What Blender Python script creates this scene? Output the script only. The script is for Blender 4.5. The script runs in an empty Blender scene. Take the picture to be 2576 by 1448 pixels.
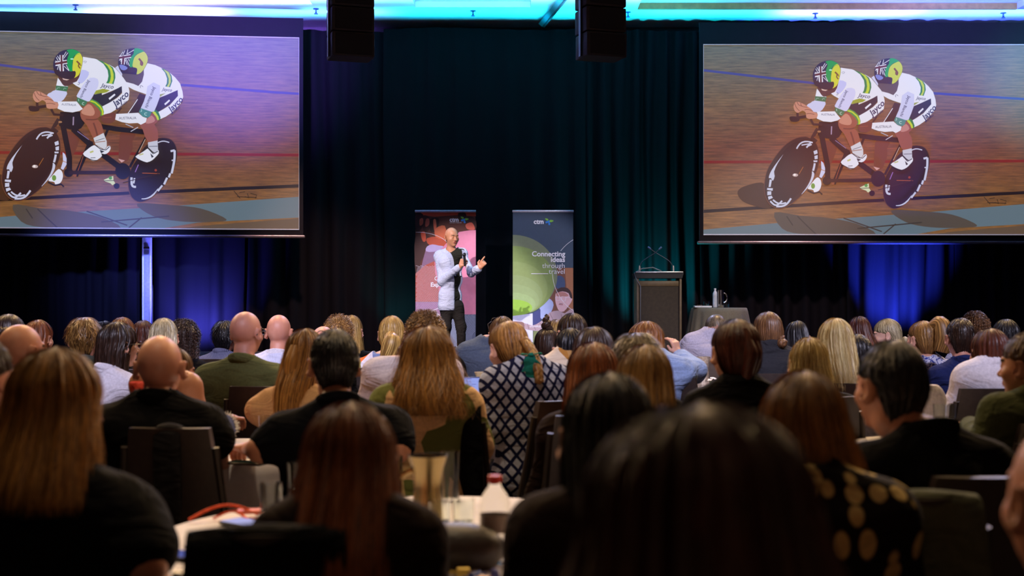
import bpy, math, random
import numpy as np
from mathutils import Vector, Matrix
from mathutils.geometry import tessellate_polygon
sc = bpy.context.scene
PI = math.pi
# ---------------- camera, world, exposure ----------------
F, CX, YH, H = 3200.0, 1288.0, 762.0, 1.34      # focal length in px, principal column, horizon row, eye height
cam_d = bpy.data.cameras.new('camera'); cam = bpy.data.objects.new('camera', cam_d)
sc.collection.objects.link(cam); sc.camera = cam
cam.location = (0, 0, H); cam.rotation_euler = (PI/2, 0, 0)
cam_d.sensor_width = 36; cam_d.lens = 36*F/2576; cam_d.shift_y = (YH-724)/2576
cam_d.clip_start = 0.05; cam_d.clip_end = 200
cam_d.dof.use_dof = True; cam_d.dof.focus_distance = 12.0; cam_d.dof.aperture_fstop = 3.0
sc.view_settings.view_transform = 'Standard'; sc.view_settings.look = 'None'
sc.view_settings.gamma = 1; sc.view_settings.use_curve_mapping = False
sc.view_settings.exposure = 0.0
w = bpy.data.worlds.new('World'); sc.world = w; w.use_nodes = True
w.node_tree.nodes['Background'].inputs[0].default_value = (0.5, 0.45, 0.7, 1)
w.node_tree.nodes['Background'].inputs[1].default_value = 0.004

def P(px, py, d):
    return Vector(((px-CX)/F*d, d, H-(py-YH)/F*d))
def lin(c):
    c = [x/255 if max(c) > 1.01 else x for x in c]
    return tuple(((x+0.055)/1.055)**2.4 if x > 0.04045 else x/12.92 for x in c[:3])

# ---------------- lights ----------------
def aim(o, tgt):
    o.rotation_euler = (Vector(tgt)-o.location).to_track_quat('-Z', 'Y').to_euler()
def spot(name, loc, tgt, power, col, ang, blend=0.5, size=0.12):
    l = bpy.data.lights.new(name, 'SPOT'); l.energy = power; l.color = col
    l.spot_size = math.radians(ang); l.spot_blend = blend; l.shadow_soft_size = size
    o = bpy.data.objects.new(name, l); sc.collection.objects.link(o); o.location = loc; aim(o, tgt); return o
def area(name, loc, tgt, power, col, sx, sy):
    l = bpy.data.lights.new(name, 'AREA'); l.energy = power; l.color = col; l.shape = 'RECTANGLE'; l.size = sx; l.size_y = sy
    o = bpy.data.objects.new(name, l); sc.collection.objects.link(o); o.location = loc; aim(o, tgt); return o
WARM = (1.0, 0.66, 0.33)
LAV = (0.62, 0.62, 1.0)
# house downlights in the ceiling ahead of the rows: warm tops and rims
for i, x in enumerate((-6.5, -2.3, 2.3, 6.5)):
    spot('warm_top_light', (x, 10.5, 5.55), (x*0.75, 6.0, 1.0), 900, WARM, 95, 0.8, 0.25)
for i, x in enumerate((-3.2, 0.0, 3.2)):
    spot('warm_top_light', (x, 6.3, 5.6), (x*0.75, 3.2, 1.0), 250, WARM, 80, 0.8, 0.25)
spot('warm_top_light', (-1.1, 3.9, 5.6), (-0.9, 4.1, 0.7), 230, (1.0, 0.78, 0.52), 62, 0.8, 0.2)  # extra lamp added overhead to brighten the near tablecloths
# cool stage wash spilling over the first rows
for x in (-5.5, 0.0, 5.5):
    spot('front_wash', (x, 13.5, 5.5), (x*0.8, 8.6, 1.0), 700, LAV, 62, 0.8, 0.2)
# warm low fill panel added at the rear of the room
area('rear_fill', (0, -1.5, 5.3), (0, 5.5, 1.0), 23, (1.0, 0.55, 0.28), 7, 2)
# profile lamps at the rear aimed over the near rows: their beams catch the far rows and the stage
for x in (-6.4, -3.2, 0.0, 3.2, 6.4):
    spot('front_of_house_profile', (x, 1.5, 5.6), (x*0.95, 9.7, 1.0), 1650, (0.80, 0.76, 1.0), 38, 0.45, 0.15)
# stage key lights
spot('stage_key', (-3.6, 11.5, 5.5), P(1140, 700, 18.2), 2900, (0.98, 0.93, 1.0), 15, 0.5, 0.05)
spot('stage_key', (2.6, 11.5, 5.5), P(1330, 690, 18.4), 1500, (0.9, 0.86, 1.0), 17, 0.5, 0.05)
spot('stage_key', (4.5, 12.0, 5.5), P(1720, 760, 18.2), 800, (1.0, 0.86, 0.66), 15, 0.6, 0.05)
# colour washes on drapes
spot('blue_uplight', (-4.75, 19.35, 0.72), P(505, 770, 19.9), 1300, (0.10, 0.10, 1.0), 110, 1, 0.1)
spot('blue_uplight', (-5.45, 18.9, 0.72), P(372, 700, 19.5), 160, (0.2, 0.22, 1.0), 24, 1, 0.1)
spot('blue_uplight', (5.95, 19.2, 0.25), P(2250, 640, 19.9), 10000, (0.03, 0.06, 1.0), 60, 1, 0.08)
spot('teal_uplight', (-1.85, 19.4, 0.72), P(1000, 720, 19.95), 100, (0.0, 0.55, 0.55), 75, 1, 0.1)
spot('teal_uplight', (2.15, 19.42, 0.72), P(1650, 660, 19.95), 1200, (0.0, 0.62, 0.68), 95, 1, 0.1)
spot('amber_downlight', (-2.6, 17.0, 5.5), P(800, 850, 19.8), 1300, (1.0, 0.6, 0.5), 40, 1, 0.1)
spot('amber_downlight', (4.2, 16.5, 5.5), P(1900, 830, 19.8), 1300, (0.9, 0.6, 0.6), 50, 1, 0.1)
# ceiling washes (upward lamps below the ceiling, a second row added to light the coffers)
for x, c, e in ((-7.6, (0.10, 0.36, 1.0), 55), (-5.4, (0.36, 0.42, 1.0), 75), (-3.0, (0.10, 0.50, 1.0), 60), (-0.8, (0.01, 0.60, 1.0), 62),
             (1.2, (0.01, 0.58, 1.0), 66), (3.2, (0.02, 0.46, 1.0), 70), (5.2, (0.26, 0.32, 1.0), 80), (7.4, (0.12, 0.38, 1.0), 66)):
    a_ = area('ceiling_wash', (x, 19.45, 5.30), (x, 19.45, 5.8), e*0.34, c, 2.1, 0.10); a_.data.spread = math.radians(100); a_ = area('ceiling_wash', (x, 18.3, 5.40), (x, 18.4, 5.9), e*0.9, tuple(0.12+0.8*q for q in c), 2.1, 0.4); a_.data.spread = math.radians(130)
# colour spill over the projection screens
spot('violet_wash', (-3.4, 13.0, 5.5), P(600, 90, 19.2), 12000, (0.24, 0.13, 1.0), 36, 1, 0.2)
spot('violet_wash', (-6.4, 12.5, 5.4), P(300, 650, 19.2), 9000, (0.16, 0.22, 1.0), 22, 1, 0.2)
spot('amber_wash', (-6.4, 12.5, 5.4), P(40, 330, 19.0), 700, (1.0, 0.35, 0.10), 20, 1, 0.2)
spot('amber_wash', (5.0, 12.5, 5.4), P(2140, 350, 19.3), 3000, (1.0, 0.22, 0.04), 24, 1, 0.2)
spot('violet_wash', (5.6, 12.5, 5.4), P(2430, 80, 19.3), 5000, (0.22, 0.24, 1.0), 30, 1, 0.2)
spot('teal_wash', (8.0, 12.5, 5.4), P(2640, 200, 19.3), 4500, (0.05, 0.6, 0.7), 22, 1, 0.2)

# ---------------- materials ----------------
_m = {}
def nodes(name):
    m = bpy.data.materials.new(name); m.use_nodes = True
    nt = m.node_tree; return m, nt, nt.nodes['Principled BSDF']
def link(nt, a, b): nt.links.new(a, b)
def nd(nt, t, **kw):
    n = nt.nodes.new(t)
    for k, v in kw.items():
        if k.startswith('i_'):
            n.inputs[int(k[2:]) if k[2:].isdigit() else k[2:]].default_value = v
        else: setattr(n, k, v)
    return n
def ramp(nt, stops, interp='LINEAR'):
    r = nt.nodes.new('ShaderNodeValToRGB'); cr = r.color_ramp; cr.interpolation = interp
    while len(cr.elements) < len(stops): cr.elements.new(0.5)
    for e, (p, c) in zip(cr.elements, stops): e.position = p; e.color = (*c, 1)
    return r
def mat(name, col, rough=0.6, metal=0.0, var=0.12, scale=30, bump=0.0, spec=0.5, sheen=0.0, coat=0.0):
    """plain coloured surface with a fine noise in its colour and relief"""
    key = (name, tuple(col), rough)
    if key in _m: return _m[key]
    c = lin(col) if max(col) > 1.01 else tuple(col)
    m, nt, b = nodes(name)
    tc = nd(nt, 'ShaderNodeTexCoord'); n = nd(nt, 'ShaderNodeTexNoise'); n.inputs['Scale'].default_value = scale
    n.inputs['Detail'].default_value = 5
    link(nt, tc.outputs['Object'], n.inputs['Vector'])
    r = ramp(nt, [(0.3, tuple(x*(1-var) for x in c)), (0.7, tuple(min(1, x*(1+var)) for x in c))])
    link(nt, n.outputs['Fac'], r.inputs[0]); link(nt, r.outputs[0], b.inputs['Base Color'])
    b.inputs['Roughness'].default_value = rough; b.inputs['Metallic'].default_value = metal
    b.inputs['Specular IOR Level'].default_value = spec
    if sheen: b.inputs['Sheen Weight'].default_value = sheen
    if coat: b.inputs['Coat Weight'].default_value = coat
    if bump:
        bp = nd(nt, 'ShaderNodeBump'); bp.inputs['Strength'].default_value = bump; bp.inputs['Distance'].default_value = 0.01
        link(nt, n.outputs['Fac'], bp.inputs['Height']); link(nt, bp.outputs[0], b.inputs['Normal'])
    _m[key] = m; return m
def skin_mat(col):
    key = ('skin', tuple(col))
    if key in _m: return _m[key]
    c = lin(col); m, nt, b = nodes('skin')
    tc = nd(nt, 'ShaderNodeTexCoord'); n = nd(nt, 'ShaderNodeTexNoise'); n.inputs['Scale'].default_value = 14; n.inputs['Detail'].default_value = 6
    link(nt, tc.outputs['Object'], n.inputs['Vector'])
    r = ramp(nt, [(0.3, (c[0]*0.88, c[1]*0.80, c[2]*0.76)), (0.7, c)])
    link(nt, n.outputs['Fac'], r.inputs[0]); link(nt, r.outputs[0], b.inputs['Base Color'])
    b.inputs['Roughness'].default_value = 0.48
    b.inputs['Subsurface Weight'].default_value = 0.0
    n2 = nd(nt, 'ShaderNodeTexNoise'); n2.inputs['Scale'].default_value = 160
    link(nt, tc.outputs['Object'], n2.inputs['Vector'])
    bp = nd(nt, 'ShaderNodeBump'); bp.inputs['Strength'].default_value = 0.15; bp.inputs['Distance'].default_value = 0.003
    link(nt, n2.outputs['Fac'], bp.inputs['Height']); link(nt, bp.outputs[0], b.inputs['Normal'])
    _m[key] = m; return m
def hair_mat(dark, light, rough=0.42):
    """strand tone comes from the 'tone' attribute (one value per lock)"""
    key = ('hair', tuple(dark), tuple(light))
    if key in _m: return _m[key]
    m, nt, b = nodes('hair')
    a = nd(nt, 'ShaderNodeAttribute', attribute_name='tone')
    r = ramp(nt, [(0.05, lin(dark)), (0.95, lin(light))])
    link(nt, a.outputs['Fac'], r.inputs[0]); link(nt, r.outputs[0], b.inputs['Base Color'])
    b.inputs['Roughness'].default_value = rough; b.inputs['Specular IOR Level'].default_value = 0.55
    _m[key] = m; return m
def emit_mat(name, col, strength=1.0, diffuse=0.0):
    key = (name, tuple(col), strength)
    if key in _m: return _m[key]
    m, nt, b = nodes(name); c = lin(col)
    b.inputs['Base Color'].default_value = (diffuse, diffuse, diffuse, 1)
    b.inputs['Emission Color'].default_value = (*c, 1); b.inputs['Emission Strength'].default_value = strength
    b.inputs['Roughness'].default_value = 0.8; b.inputs['Specular IOR Level'].default_value = 0
    _m[key] = m; return m
def glass_mat(name='clear_glass', col=(0.95, 1, 0.98), rough=0.02):
    key = (name,)
    if key in _m: return _m[key]
    m, nt, b = nodes(name)
    b.inputs['Base Color'].default_value = (*col, 1); b.inputs['Transmission Weight'].default_value = 1
    b.inputs['Roughness'].default_value = rough; b.inputs['IOR'].default_value = 1.3
    _m[key] = m; return m
def fabric(name, col, pattern=None, cols=(), scale=1.0, rough=0.85):
    """shirt cloth, plain or with a woven/printed pattern in object space"""
    key = ('fabric', name, tuple(col), pattern, scale)
    if key in _m: return _m[key]
    c = lin(col); m, nt, b = nodes(name)
    tc = nd(nt, 'ShaderNodeTexCoord'); b.inputs['Roughness'].default_value = rough
    b.inputs['Specular IOR Level'].default_value = 0.08
    n = nd(nt, 'ShaderNodeTexNoise'); n.inputs['Scale'].default_value = 90; n.inputs['Detail'].default_value = 3
    link(nt, tc.outputs['Object'], n.inputs['Vector'])
    base = ramp(nt, [(0.3, tuple(x*0.88 for x in c)), (0.7, tuple(min(1, x*1.1) for x in c))])
    link(nt, n.outputs['Fac'], base.inputs[0]); out = base.outputs[0]
    def mix(fac, a, colr):
        mx = nd(nt, 'ShaderNodeMix', data_type='RGBA'); link(nt, fac, mx.inputs[0]); link(nt, a, mx.inputs[6])
        mx.inputs[7].default_value = (*lin(colr), 1); return mx.outputs[2]
    if pattern == 'vstripe' or pattern == 'hstripe' or pattern == 'dstripe':
        mp = nd(nt, 'ShaderNodeMapping'); link(nt, tc.outputs['Object'], mp.inputs[0])
        if pattern == 'dstripe': mp.inputs['Rotation'].default_value = (0.3, 0.7, 0.2)
        wv = nd(nt, 'ShaderNodeTexWave', bands_direction='Z' if pattern == 'hstripe' else 'X')
        wv.inputs['Scale'].default_value = 20*scale; wv.inputs['Distortion'].default_value = 1.2 if pattern == 'dstripe' else 0.15
        link(nt, mp.outputs[0], wv.inputs['Vector'])
        r = ramp(nt, [(0.45, (0, 0, 0)), (0.6, (1, 1, 1))]); link(nt, wv.outputs['Fac'], r.inputs[0])
        out = mix(r.outputs[0], out, cols[0])
    elif pattern == 'diamond':
        last = None
        for s in (1, -1):
            mp = nd(nt, 'ShaderNodeMapping'); link(nt, tc.outputs['Object'], mp.inputs[0])
            mp.inputs['Rotation'].default_value = (0, s*0.62, 0)
            wv = nd(nt, 'ShaderNodeTexWave', bands_direction='X'); wv.inputs['Scale'].default_value = 5.2*scale
            wv.inputs['Distortion'].default_value = 0.5; wv.inputs['Detail Scale'].default_value = 2
            link(nt, mp.outputs[0], wv.inputs['Vector'])
            r = ramp(nt, [(0.72, (0, 0, 0)), (0.82, (1, 1, 1))]); link(nt, wv.outputs['Fac'], r.inputs[0])
            out = mix(r.outputs[0], out, cols[0])
    elif pattern in ('spots', 'floral', 'leaf', 'swirl'):
        v = nd(nt, 'ShaderNodeTexVoronoi' if pattern != 'swirl' else 'ShaderNodeTexNoise')
        v.inputs['Scale'].default_value = {'spots': 22, 'floral': 13, 'leaf': 9, 'swirl': 9}[pattern]*scale
        mp = nd(nt, 'ShaderNodeMapping'); link(nt, tc.outputs['Object'], mp.inputs[0])
        mp.inputs['Scale'].default_value = (1, 1, 0.6) if pattern != 'swirl' else (1, 1, 1)
        if pattern == 'swirl': v.inputs['Distortion'].default_value = 3
        link(nt, mp.outputs[0], v.inputs['Vector'])
        if pattern == 'spots':
            r = ramp(nt, [(0.36, (1, 1, 1)), (0.44, (0, 0, 0))]); link(nt, v.outputs['Distance'], r.inputs[0]); out = mix(r.outputs[0], out, cols[0])
        elif pattern == 'swirl':
            r = ramp(nt, [(0.40, (0, 0, 0)), (0.44, (1, 1, 1)), (0.50, (1, 1, 1)), (0.54, (0, 0, 0))]); link(nt, v.outputs['Fac'], r.inputs[0]); out = mix(r.outputs[0], out, cols[0])
        else:
            sp = nd(nt, 'ShaderNodeSeparateColor'); link(nt, v.outputs['Color'], sp.inputs[0])
            for i, cc in enumerate(cols):
                lo = 0.25+0.6*i/len(cols)
                r = ramp(nt, [(lo, (0, 0, 0)), (lo+0.01, (1, 1, 1)), (min(1, lo+0.6/len(cols)), (1, 1, 1)), (min(1, lo+0.6/len(cols)+0.01), (0, 0, 0))], 'LINEAR')
                link(nt, sp.outputs[0], r.inputs[0]); out = mix(r.outputs[0], out, cc)
    link(nt, out, b.inputs['Base Color'])
    bp = nd(nt, 'ShaderNodeBump'); bp.inputs['Strength'].default_value = 0.2; bp.inputs['Distance'].default_value = 0.004
    cr = nd(nt, 'ShaderNodeTexNoise'); cr.inputs['Scale'].default_value = 7; cr.inputs['Detail'].default_value = 2.5; cr.inputs['Distortion'].default_value = 1.6
    mq = nd(nt, 'ShaderNodeMapping'); mq.inputs['Scale'].default_value = (0.55, 1.0, 1.5); mq.inputs['Rotation'].default_value = (0.2, 0.35, 0.1)
    link(nt, tc.outputs['Object'], mq.inputs[0]); link(nt, mq.outputs[0], cr.inputs['Vector'])
    b2 = nd(nt, 'ShaderNodeBump'); b2.inputs['Strength'].default_value = 0.55; b2.inputs['Distance'].default_value = 0.05
    link(nt, cr.outputs['Fac'], b2.inputs['Height']); link(nt, b2.outputs[0], bp.inputs['Normal'])
    link(nt, n.outputs['Fac'], bp.inputs['Height']); link(nt, bp.outputs[0], b.inputs['Normal'])
    _m[key] = m; return m

# ---------------- mesh helpers ----------------
def tagp(o, label=None, cat=None, group=None, kind=None):
    if label: o['label'] = label
    if cat: o['category'] = cat
    if group: o['group'] = group
    if kind: o['kind'] = kind
    return o
def empty(name, loc=(0, 0, 0), rz=0.0):
    o = bpy.data.objects.new(name, None); sc.collection.objects.link(o); o.location = loc; o.rotation_euler = (0, 0, rz)
    o.empty_display_size = 0.1; return o
def linkobj(name, me, parent=None):
    o = bpy.data.objects.new(name, me); sc.collection.objects.link(o)
    if parent is not None: o.parent = parent
    return o
class MB:
    """collects vertices and faces, builds ONE mesh object"""
    def __init__(s): s.v = []; s.f = []; s.mi = []; s.n = 0; s.attr = []
    def add(s, V, Fc, mi=0, tone=None):
        V = np.asarray(V, dtype=np.float64).reshape(-1, 3)
        Fc = np.asarray(Fc, dtype=np.int64)
        s.v.append(V); s.f.append((Fc+s.n, mi)); s.n += len(V)
        s.attr.append(np.full(len(V), 0.5) if tone is None else np.asarray(tone, dtype=np.float64))
        return s
    def box(s, c, sz, R=None, mi=0, taper=1.0, bev=0.0):
        x, y, z = [q/2 for q in sz]
        if bev > 0:
            b = min(bev, x*0.9, y*0.9, z*0.9); rows = []
            for (zz, ins) in ((-z, b), (-z+b*0.3, b*0.3), (-z+b, 0), (z-b, 0), (z-b*0.3, b*0.3), (z, b)):
                X, Y = x-ins, y-ins; cc = b*0.9; ring = []
                k = 1+(taper-1)*(zz+z)/(2*z)
                for sx, sy, sw in ((1, 1, 0), (-1, 1, 1), (-1, -1, 0), (1, -1, 1)):
                    pts = [(sx*X, sy*(Y-cc)), (sx*(X-cc*0.3), sy*(Y-cc*0.3)), (sx*(X-cc), sy*Y)]
                    if sw: pts = pts[::-1]
                    ring += pts
                rows.append([(p[0]*k, p[1], zz) for p in ring])
            return s.grid(np.array(rows), c, R, mi, caps=True)
        t = taper
        V = np.array([(-x, -y, -z), (x, -y, -z), (x, y, -z), (-x, y, -z), (-x*t, -y, z), (x*t, -y, z), (x*t, y, z), (-x*t, y, z)])
        if R is not None: V = V @ np.array(R).T
        return s.add(V+np.array(c), [(0, 3, 2, 1), (4, 5, 6, 7), (0, 1, 5, 4), (1, 2, 6, 5), (2, 3, 7, 6), (3, 0, 4, 7)], mi)
    def grid(s, rows, c=(0, 0, 0), R=None, mi=0, caps=False, closed=True, tone=None):
        rows = np.asarray(rows, float); nr, nc = rows.shape[:2]
        V = rows.reshape(-1, 3)
        if R is not None: V = V @ np.array(R).T
        V = V+np.array(c)
        i, j = np.meshgrid(np.arange(nr-1), np.arange(nc if closed else nc-1), indexing='ij')
        j2 = (j+1) % nc
        q = np.stack([i*nc+j, i*nc+j2, (i+1)*nc+j2, (i+1)*nc+j], -1).reshape(-1, 4)
        s.add(V, q, mi, tone)
        if caps:
            for r0, rev in ((0, True), (nr-1, False)):
                ring = V[r0*nc:(r0+1)*nc]; cen = ring.mean(0)
                VV = np.vstack([ring, cen]); k = np.arange(nc); k2 = (k+1) % nc
                T = np.stack([k2 if rev else k, k if rev else k2, np.full(nc, nc)], -1)
                s.add(VV, T, mi)
        return s
    def lathe(s, prof, c=(0, 0, 0), n=24, mi=0, caps=True, R=None):
        a = np.linspace(0, 2*PI, n, endpoint=False)
        rows = np.array([[(r*math.cos(t), r*math.sin(t), z) for t in a] for r, z in prof])
        return s.grid(rows, c, R, mi, caps=caps)
    def tube(s, pts, r, n=8, mi=0, caps=True, flat=1.0):
        pts = np.asarray(pts, float); m = len(pts)
        r = np.full(m, r) if np.isscalar(r) else np.asarray(r, float)
        T = np.gradient(pts, axis=0); T /= np.linalg.norm(T, axis=1)[:, None]+1e-9
        up = np.array([0, 0, 1.0]) if abs(T[0][2]) < 0.9 else np.array([0, 1.0, 0])
        U = np.cross(T, up); U /= np.linalg.norm(U, axis=1)[:, None]+1e-9; W = np.cross(T, U)
        a = np.linspace(0, 2*PI, n, endpoint=False)
        rows = pts[:, None, :]+r[:, None, None]*(np.cos(a)[None, :, None]*U[:, None, :]+flat*np.sin(a)[None, :, None]*W[:, None, :])
        return s.grid(rows, (0, 0, 0), None, mi, caps=caps)
    def build(s, name, mats, parent=None, smooth=True, sharp=40):
        V = np.vstack(s.v); me = bpy.data.meshes.new(name)
        loops = []; starts = []; tot = []; mis = []; st = 0
        for Fc, mi in s.f:
            if len(Fc) == 0: continue
            k = Fc.shape[1]; n = len(Fc); loops.append(Fc.reshape(-1)); starts.append(st+np.arange(n)*k); tot.append(np.full(n, k)); mis.append(np.full(n, mi) if np.isscalar(mi) else mi); st += n*k
        me.vertices.add(len(V)); me.vertices.foreach_set('co', V.astype(np.float32).ravel())
        me.loops.add(st); me.loops.foreach_set('vertex_index', np.concatenate(loops).astype(np.int32))
        nf = sum(len(t) for t in tot); me.polygons.add(nf)
        me.polygons.foreach_set('loop_start', np.concatenate(starts).astype(np.int32))
        me.polygons.foreach_set('material_index', np.concatenate(mis).astype(np.int32))
        me.polygons.foreach_set('use_smooth', np.full(nf, bool(smooth)))
        me.update(calc_edges=True)
        if any(a.ptp() > 0 if hasattr(a, 'ptp') else np.ptp(a) > 0 for a in s.attr):
            at = me.attributes.new('tone', 'FLOAT', 'POINT'); at.data.foreach_set('value', np.concatenate(s.attr).astype(np.float32))
        if not isinstance(mats, (list, tuple)): mats = [mats]
        for m in mats: me.materials.append(m)
        if smooth and sharp: 
            try: me.set_sharp_from_angle(angle=math.radians(sharp))
            except Exception: pass
        return linkobj(name, me, parent)
def rotz(a): return np.array([[math.cos(a), -math.sin(a), 0], [math.sin(a), math.cos(a), 0], [0, 0, 1]])
def rotx(a): return np.array([[1, 0, 0], [0, math.cos(a), -math.sin(a)], [0, math.sin(a), math.cos(a)]])
def roty(a): return np.array([[math.cos(a), 0, math.sin(a)], [0, 1, 0], [-math.sin(a), 0, math.cos(a)]])

# ---------------- signed-distance bodies -> surface nets ----------------
class Field:
    def __init__(s, lo, hi, h):
        s.h = h; s.lo = np.array(lo, float); s.nn = np.ceil((np.array(hi, float)-s.lo)/h).astype(int)+1
        s.v = np.full(s.nn, 0.4, dtype=np.float32)
    def _win(s, lo, hi):
        a = np.clip(np.floor((np.array(lo)-s.lo)/s.h).astype(int), 0, s.nn); b = np.clip(np.ceil((np.array(hi)-s.lo)/s.h).astype(int)+1, 0, s.nn)
        if (b <= a).any(): return None
        g = [(s.lo[i]+s.h*np.arange(a[i], b[i])).astype(np.float32) for i in range(3)]
        return (slice(a[0], b[0]), slice(a[1], b[1]), slice(a[2], b[2])), g[0][:, None, None], g[1][None, :, None], g[2][None, None, :]
    def _comb(s, sl, d, k, sub):
        a = s.v[sl]
        if sub:
            d = -d; h = np.maximum(k-np.abs(a-d), 0)/k; s.v[sl] = np.maximum(a, d)+h*h*k*0.25
        else:
            h = np.maximum(k-np.abs(a-d), 0)/k; s.v[sl] = np.minimum(a, d)-h*h*k*0.25
    def cap(s, a, b, ra, rb=None, k=0.02, sub=False):
        rb = ra if rb is None else rb
        a = np.array(a, float); b = np.array(b, float); R = max(ra, rb)+k+0.03
        w_ = s._win(np.minimum(a, b)-R, np.maximum(a, b)+R)
        if w_ is None: return s
        sl, X, Y, Z = w_; ba = b-a; L = float(ba @ ba)+1e-12
        px, py, pz = X-a[0], Y-a[1], Z-a[2]
        t = np.clip((px*ba[0]+py*ba[1]+pz*ba[2])/L, 0, 1)
        d = np.sqrt((px-ba[0]*t)**2+(py-ba[1]*t)**2+(pz-ba[2]*t)**2)-(ra+(rb-ra)*t)
        s._comb(sl, d.astype(np.float32), k, sub); return s
    def ell(s, c, r, R=None, k=0.02, sub=False):
        c = np.array(c, float); r = np.array(r, float); M = max(r)+k+0.03
        w_ = s._win(c-M, c+M)
        if w_ is None: return s
        sl, X, Y, Z = w_; px, py, pz = X-c[0], Y-c[1], Z-c[2]
        if R is not None:
            R = np.array(R); qx = px*R[0, 0]+py*R[1, 0]+pz*R[2, 0]; qy = px*R[0, 1]+py*R[1, 1]+pz*R[2, 1]; qz = px*R[0, 2]+py*R[1, 2]+pz*R[2, 2]
            px, py, pz = qx, qy, qz
        k0 = np.sqrt((px/r[0])**2+(py/r[1])**2+(pz/r[2])**2); k1 = np.sqrt((px/r[0]**2)**2+(py/r[1]**2)**2+(pz/r[2]**2)**2)+1e-6
        s._comb(sl, (k0*(k0-1)/k1).astype(np.float32), k, sub); return s
    def disp(s, amp, seed, f=14.0, sz=(1, 1, 1)):
        rs = np.random.RandomState(seed); sl, X, Y, Z = s._win(s.lo, s.lo+s.h*s.nn)
        acc = 0
        for i in range(6):
            d = rs.normal(size=3)*np.array(sz); d /= np.linalg.norm(d); ph = rs.uniform(0, 6.3); ff = f*rs.uniform(0.6, 2.4)
            wq = rs.normal(size=3)*4
            acc = acc+np.sin(ff*(d[0]*X+d[1]*Y+d[2]*Z)+ph+1.3*np.sin(wq[0]*X+wq[1]*Y+wq[2]*Z+ph))*(1.0 if ff < 22 else 0.5)
        s.v = s.v+(amp*acc/2.2).astype(np.float32)[:s.nn[0], :s.nn[1], :s.nn[2]]; return s
    def plane(s, n, off, k=0.01):      # keep the side n.p < off
        sl, X, Y, Z = s._win(s.lo, s.lo+s.h*s.nn); d = (n[0]*X+n[1]*Y+n[2]*Z-off).astype(np.float32)
        s.v = np.maximum(s.v, d[:s.nn[0], :s.nn[1], :s.nn[2]]); return s
    def mesh(s):
        v = s.v; v[0], v[-1], v[:, 0], v[:, -1], v[:, :, 0], v[:, :, -1] = (0.1,)*6
        ins = v < 0; n = s.nn
        acc = np.zeros(tuple(n-1)+(3,), np.float32); cnt = np.zeros(tuple(n-1), np.float32)
        for ax in range(3):
            o = [0, 1, 2]; o.remove(ax)
            A = [slice(None)]*3; B = [slice(None)]*3; A[ax] = slice(0, -1); B[ax] = slice(1, None)
            va, vb = v[tuple(A)], v[tuple(B)]; cr = (va < 0) != (vb < 0)
            t = np.where(cr, va/(va-vb+1e-12), 0)
            for i in (0, 1):
                for j in (0, 1):
                    S = [slice(None)]*3; S[o[0]] = slice(i, n[o[0]]-1+i); S[o[1]] = slice(j, n[o[1]]-1+j)
                    c = cr[tuple(S)]; cnt += c; acc[..., ax] += np.where(c, t[tuple(S)], 0)
                    if i: acc[..., o[0]] += c
                    if j: acc[..., o[1]] += c
        act = cnt > 0; idx = -np.ones(act.shape, np.int64); idx[act] = np.arange(act.sum())
        pos = np.stack(np.nonzero(act), -1)+acc[act]/cnt[act][:, None]
        V = s.lo+pos*s.h; Q = []
        for ax in range(3):
            o = [(ax+1) % 3, (ax+2) % 3]
            A = [slice(None)]*3; B = [slice(None)]*3; A[ax] = slice(0, -1); B[ax] = slice(1, None)
            a, b = ins[tuple(A)], ins[tuple(B)]
            S = [slice(None)]*3; S[o[0]] = slice(1, -1); S[o[1]] = slice(1, -1)
            for flip, msk in ((False, a & ~b), (True, ~a & b)):
                p = np.stack(np.nonzero(msk[tuple(S)]), -1)
                if len(p) == 0: continue
                p[:, o[0]] += 1; p[:, o[1]] += 1
                q = []
                for (di, dj) in ((0, 0), (1, 0), (1, 1), (0, 1)):
                    pp = p.copy(); pp[:, o[0]] -= (1-di); pp[:, o[1]] -= (1-dj); q.append(idx[pp[:, 0], pp[:, 1], pp[:, 2]])
                q = np.stack(q, -1)
                if flip: q = q[:, ::-1]
                Q.append(q)
        Q = np.vstack(Q) if Q else np.zeros((0, 4), int)
        return V, Q[(Q >= 0).all(1)]

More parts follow.
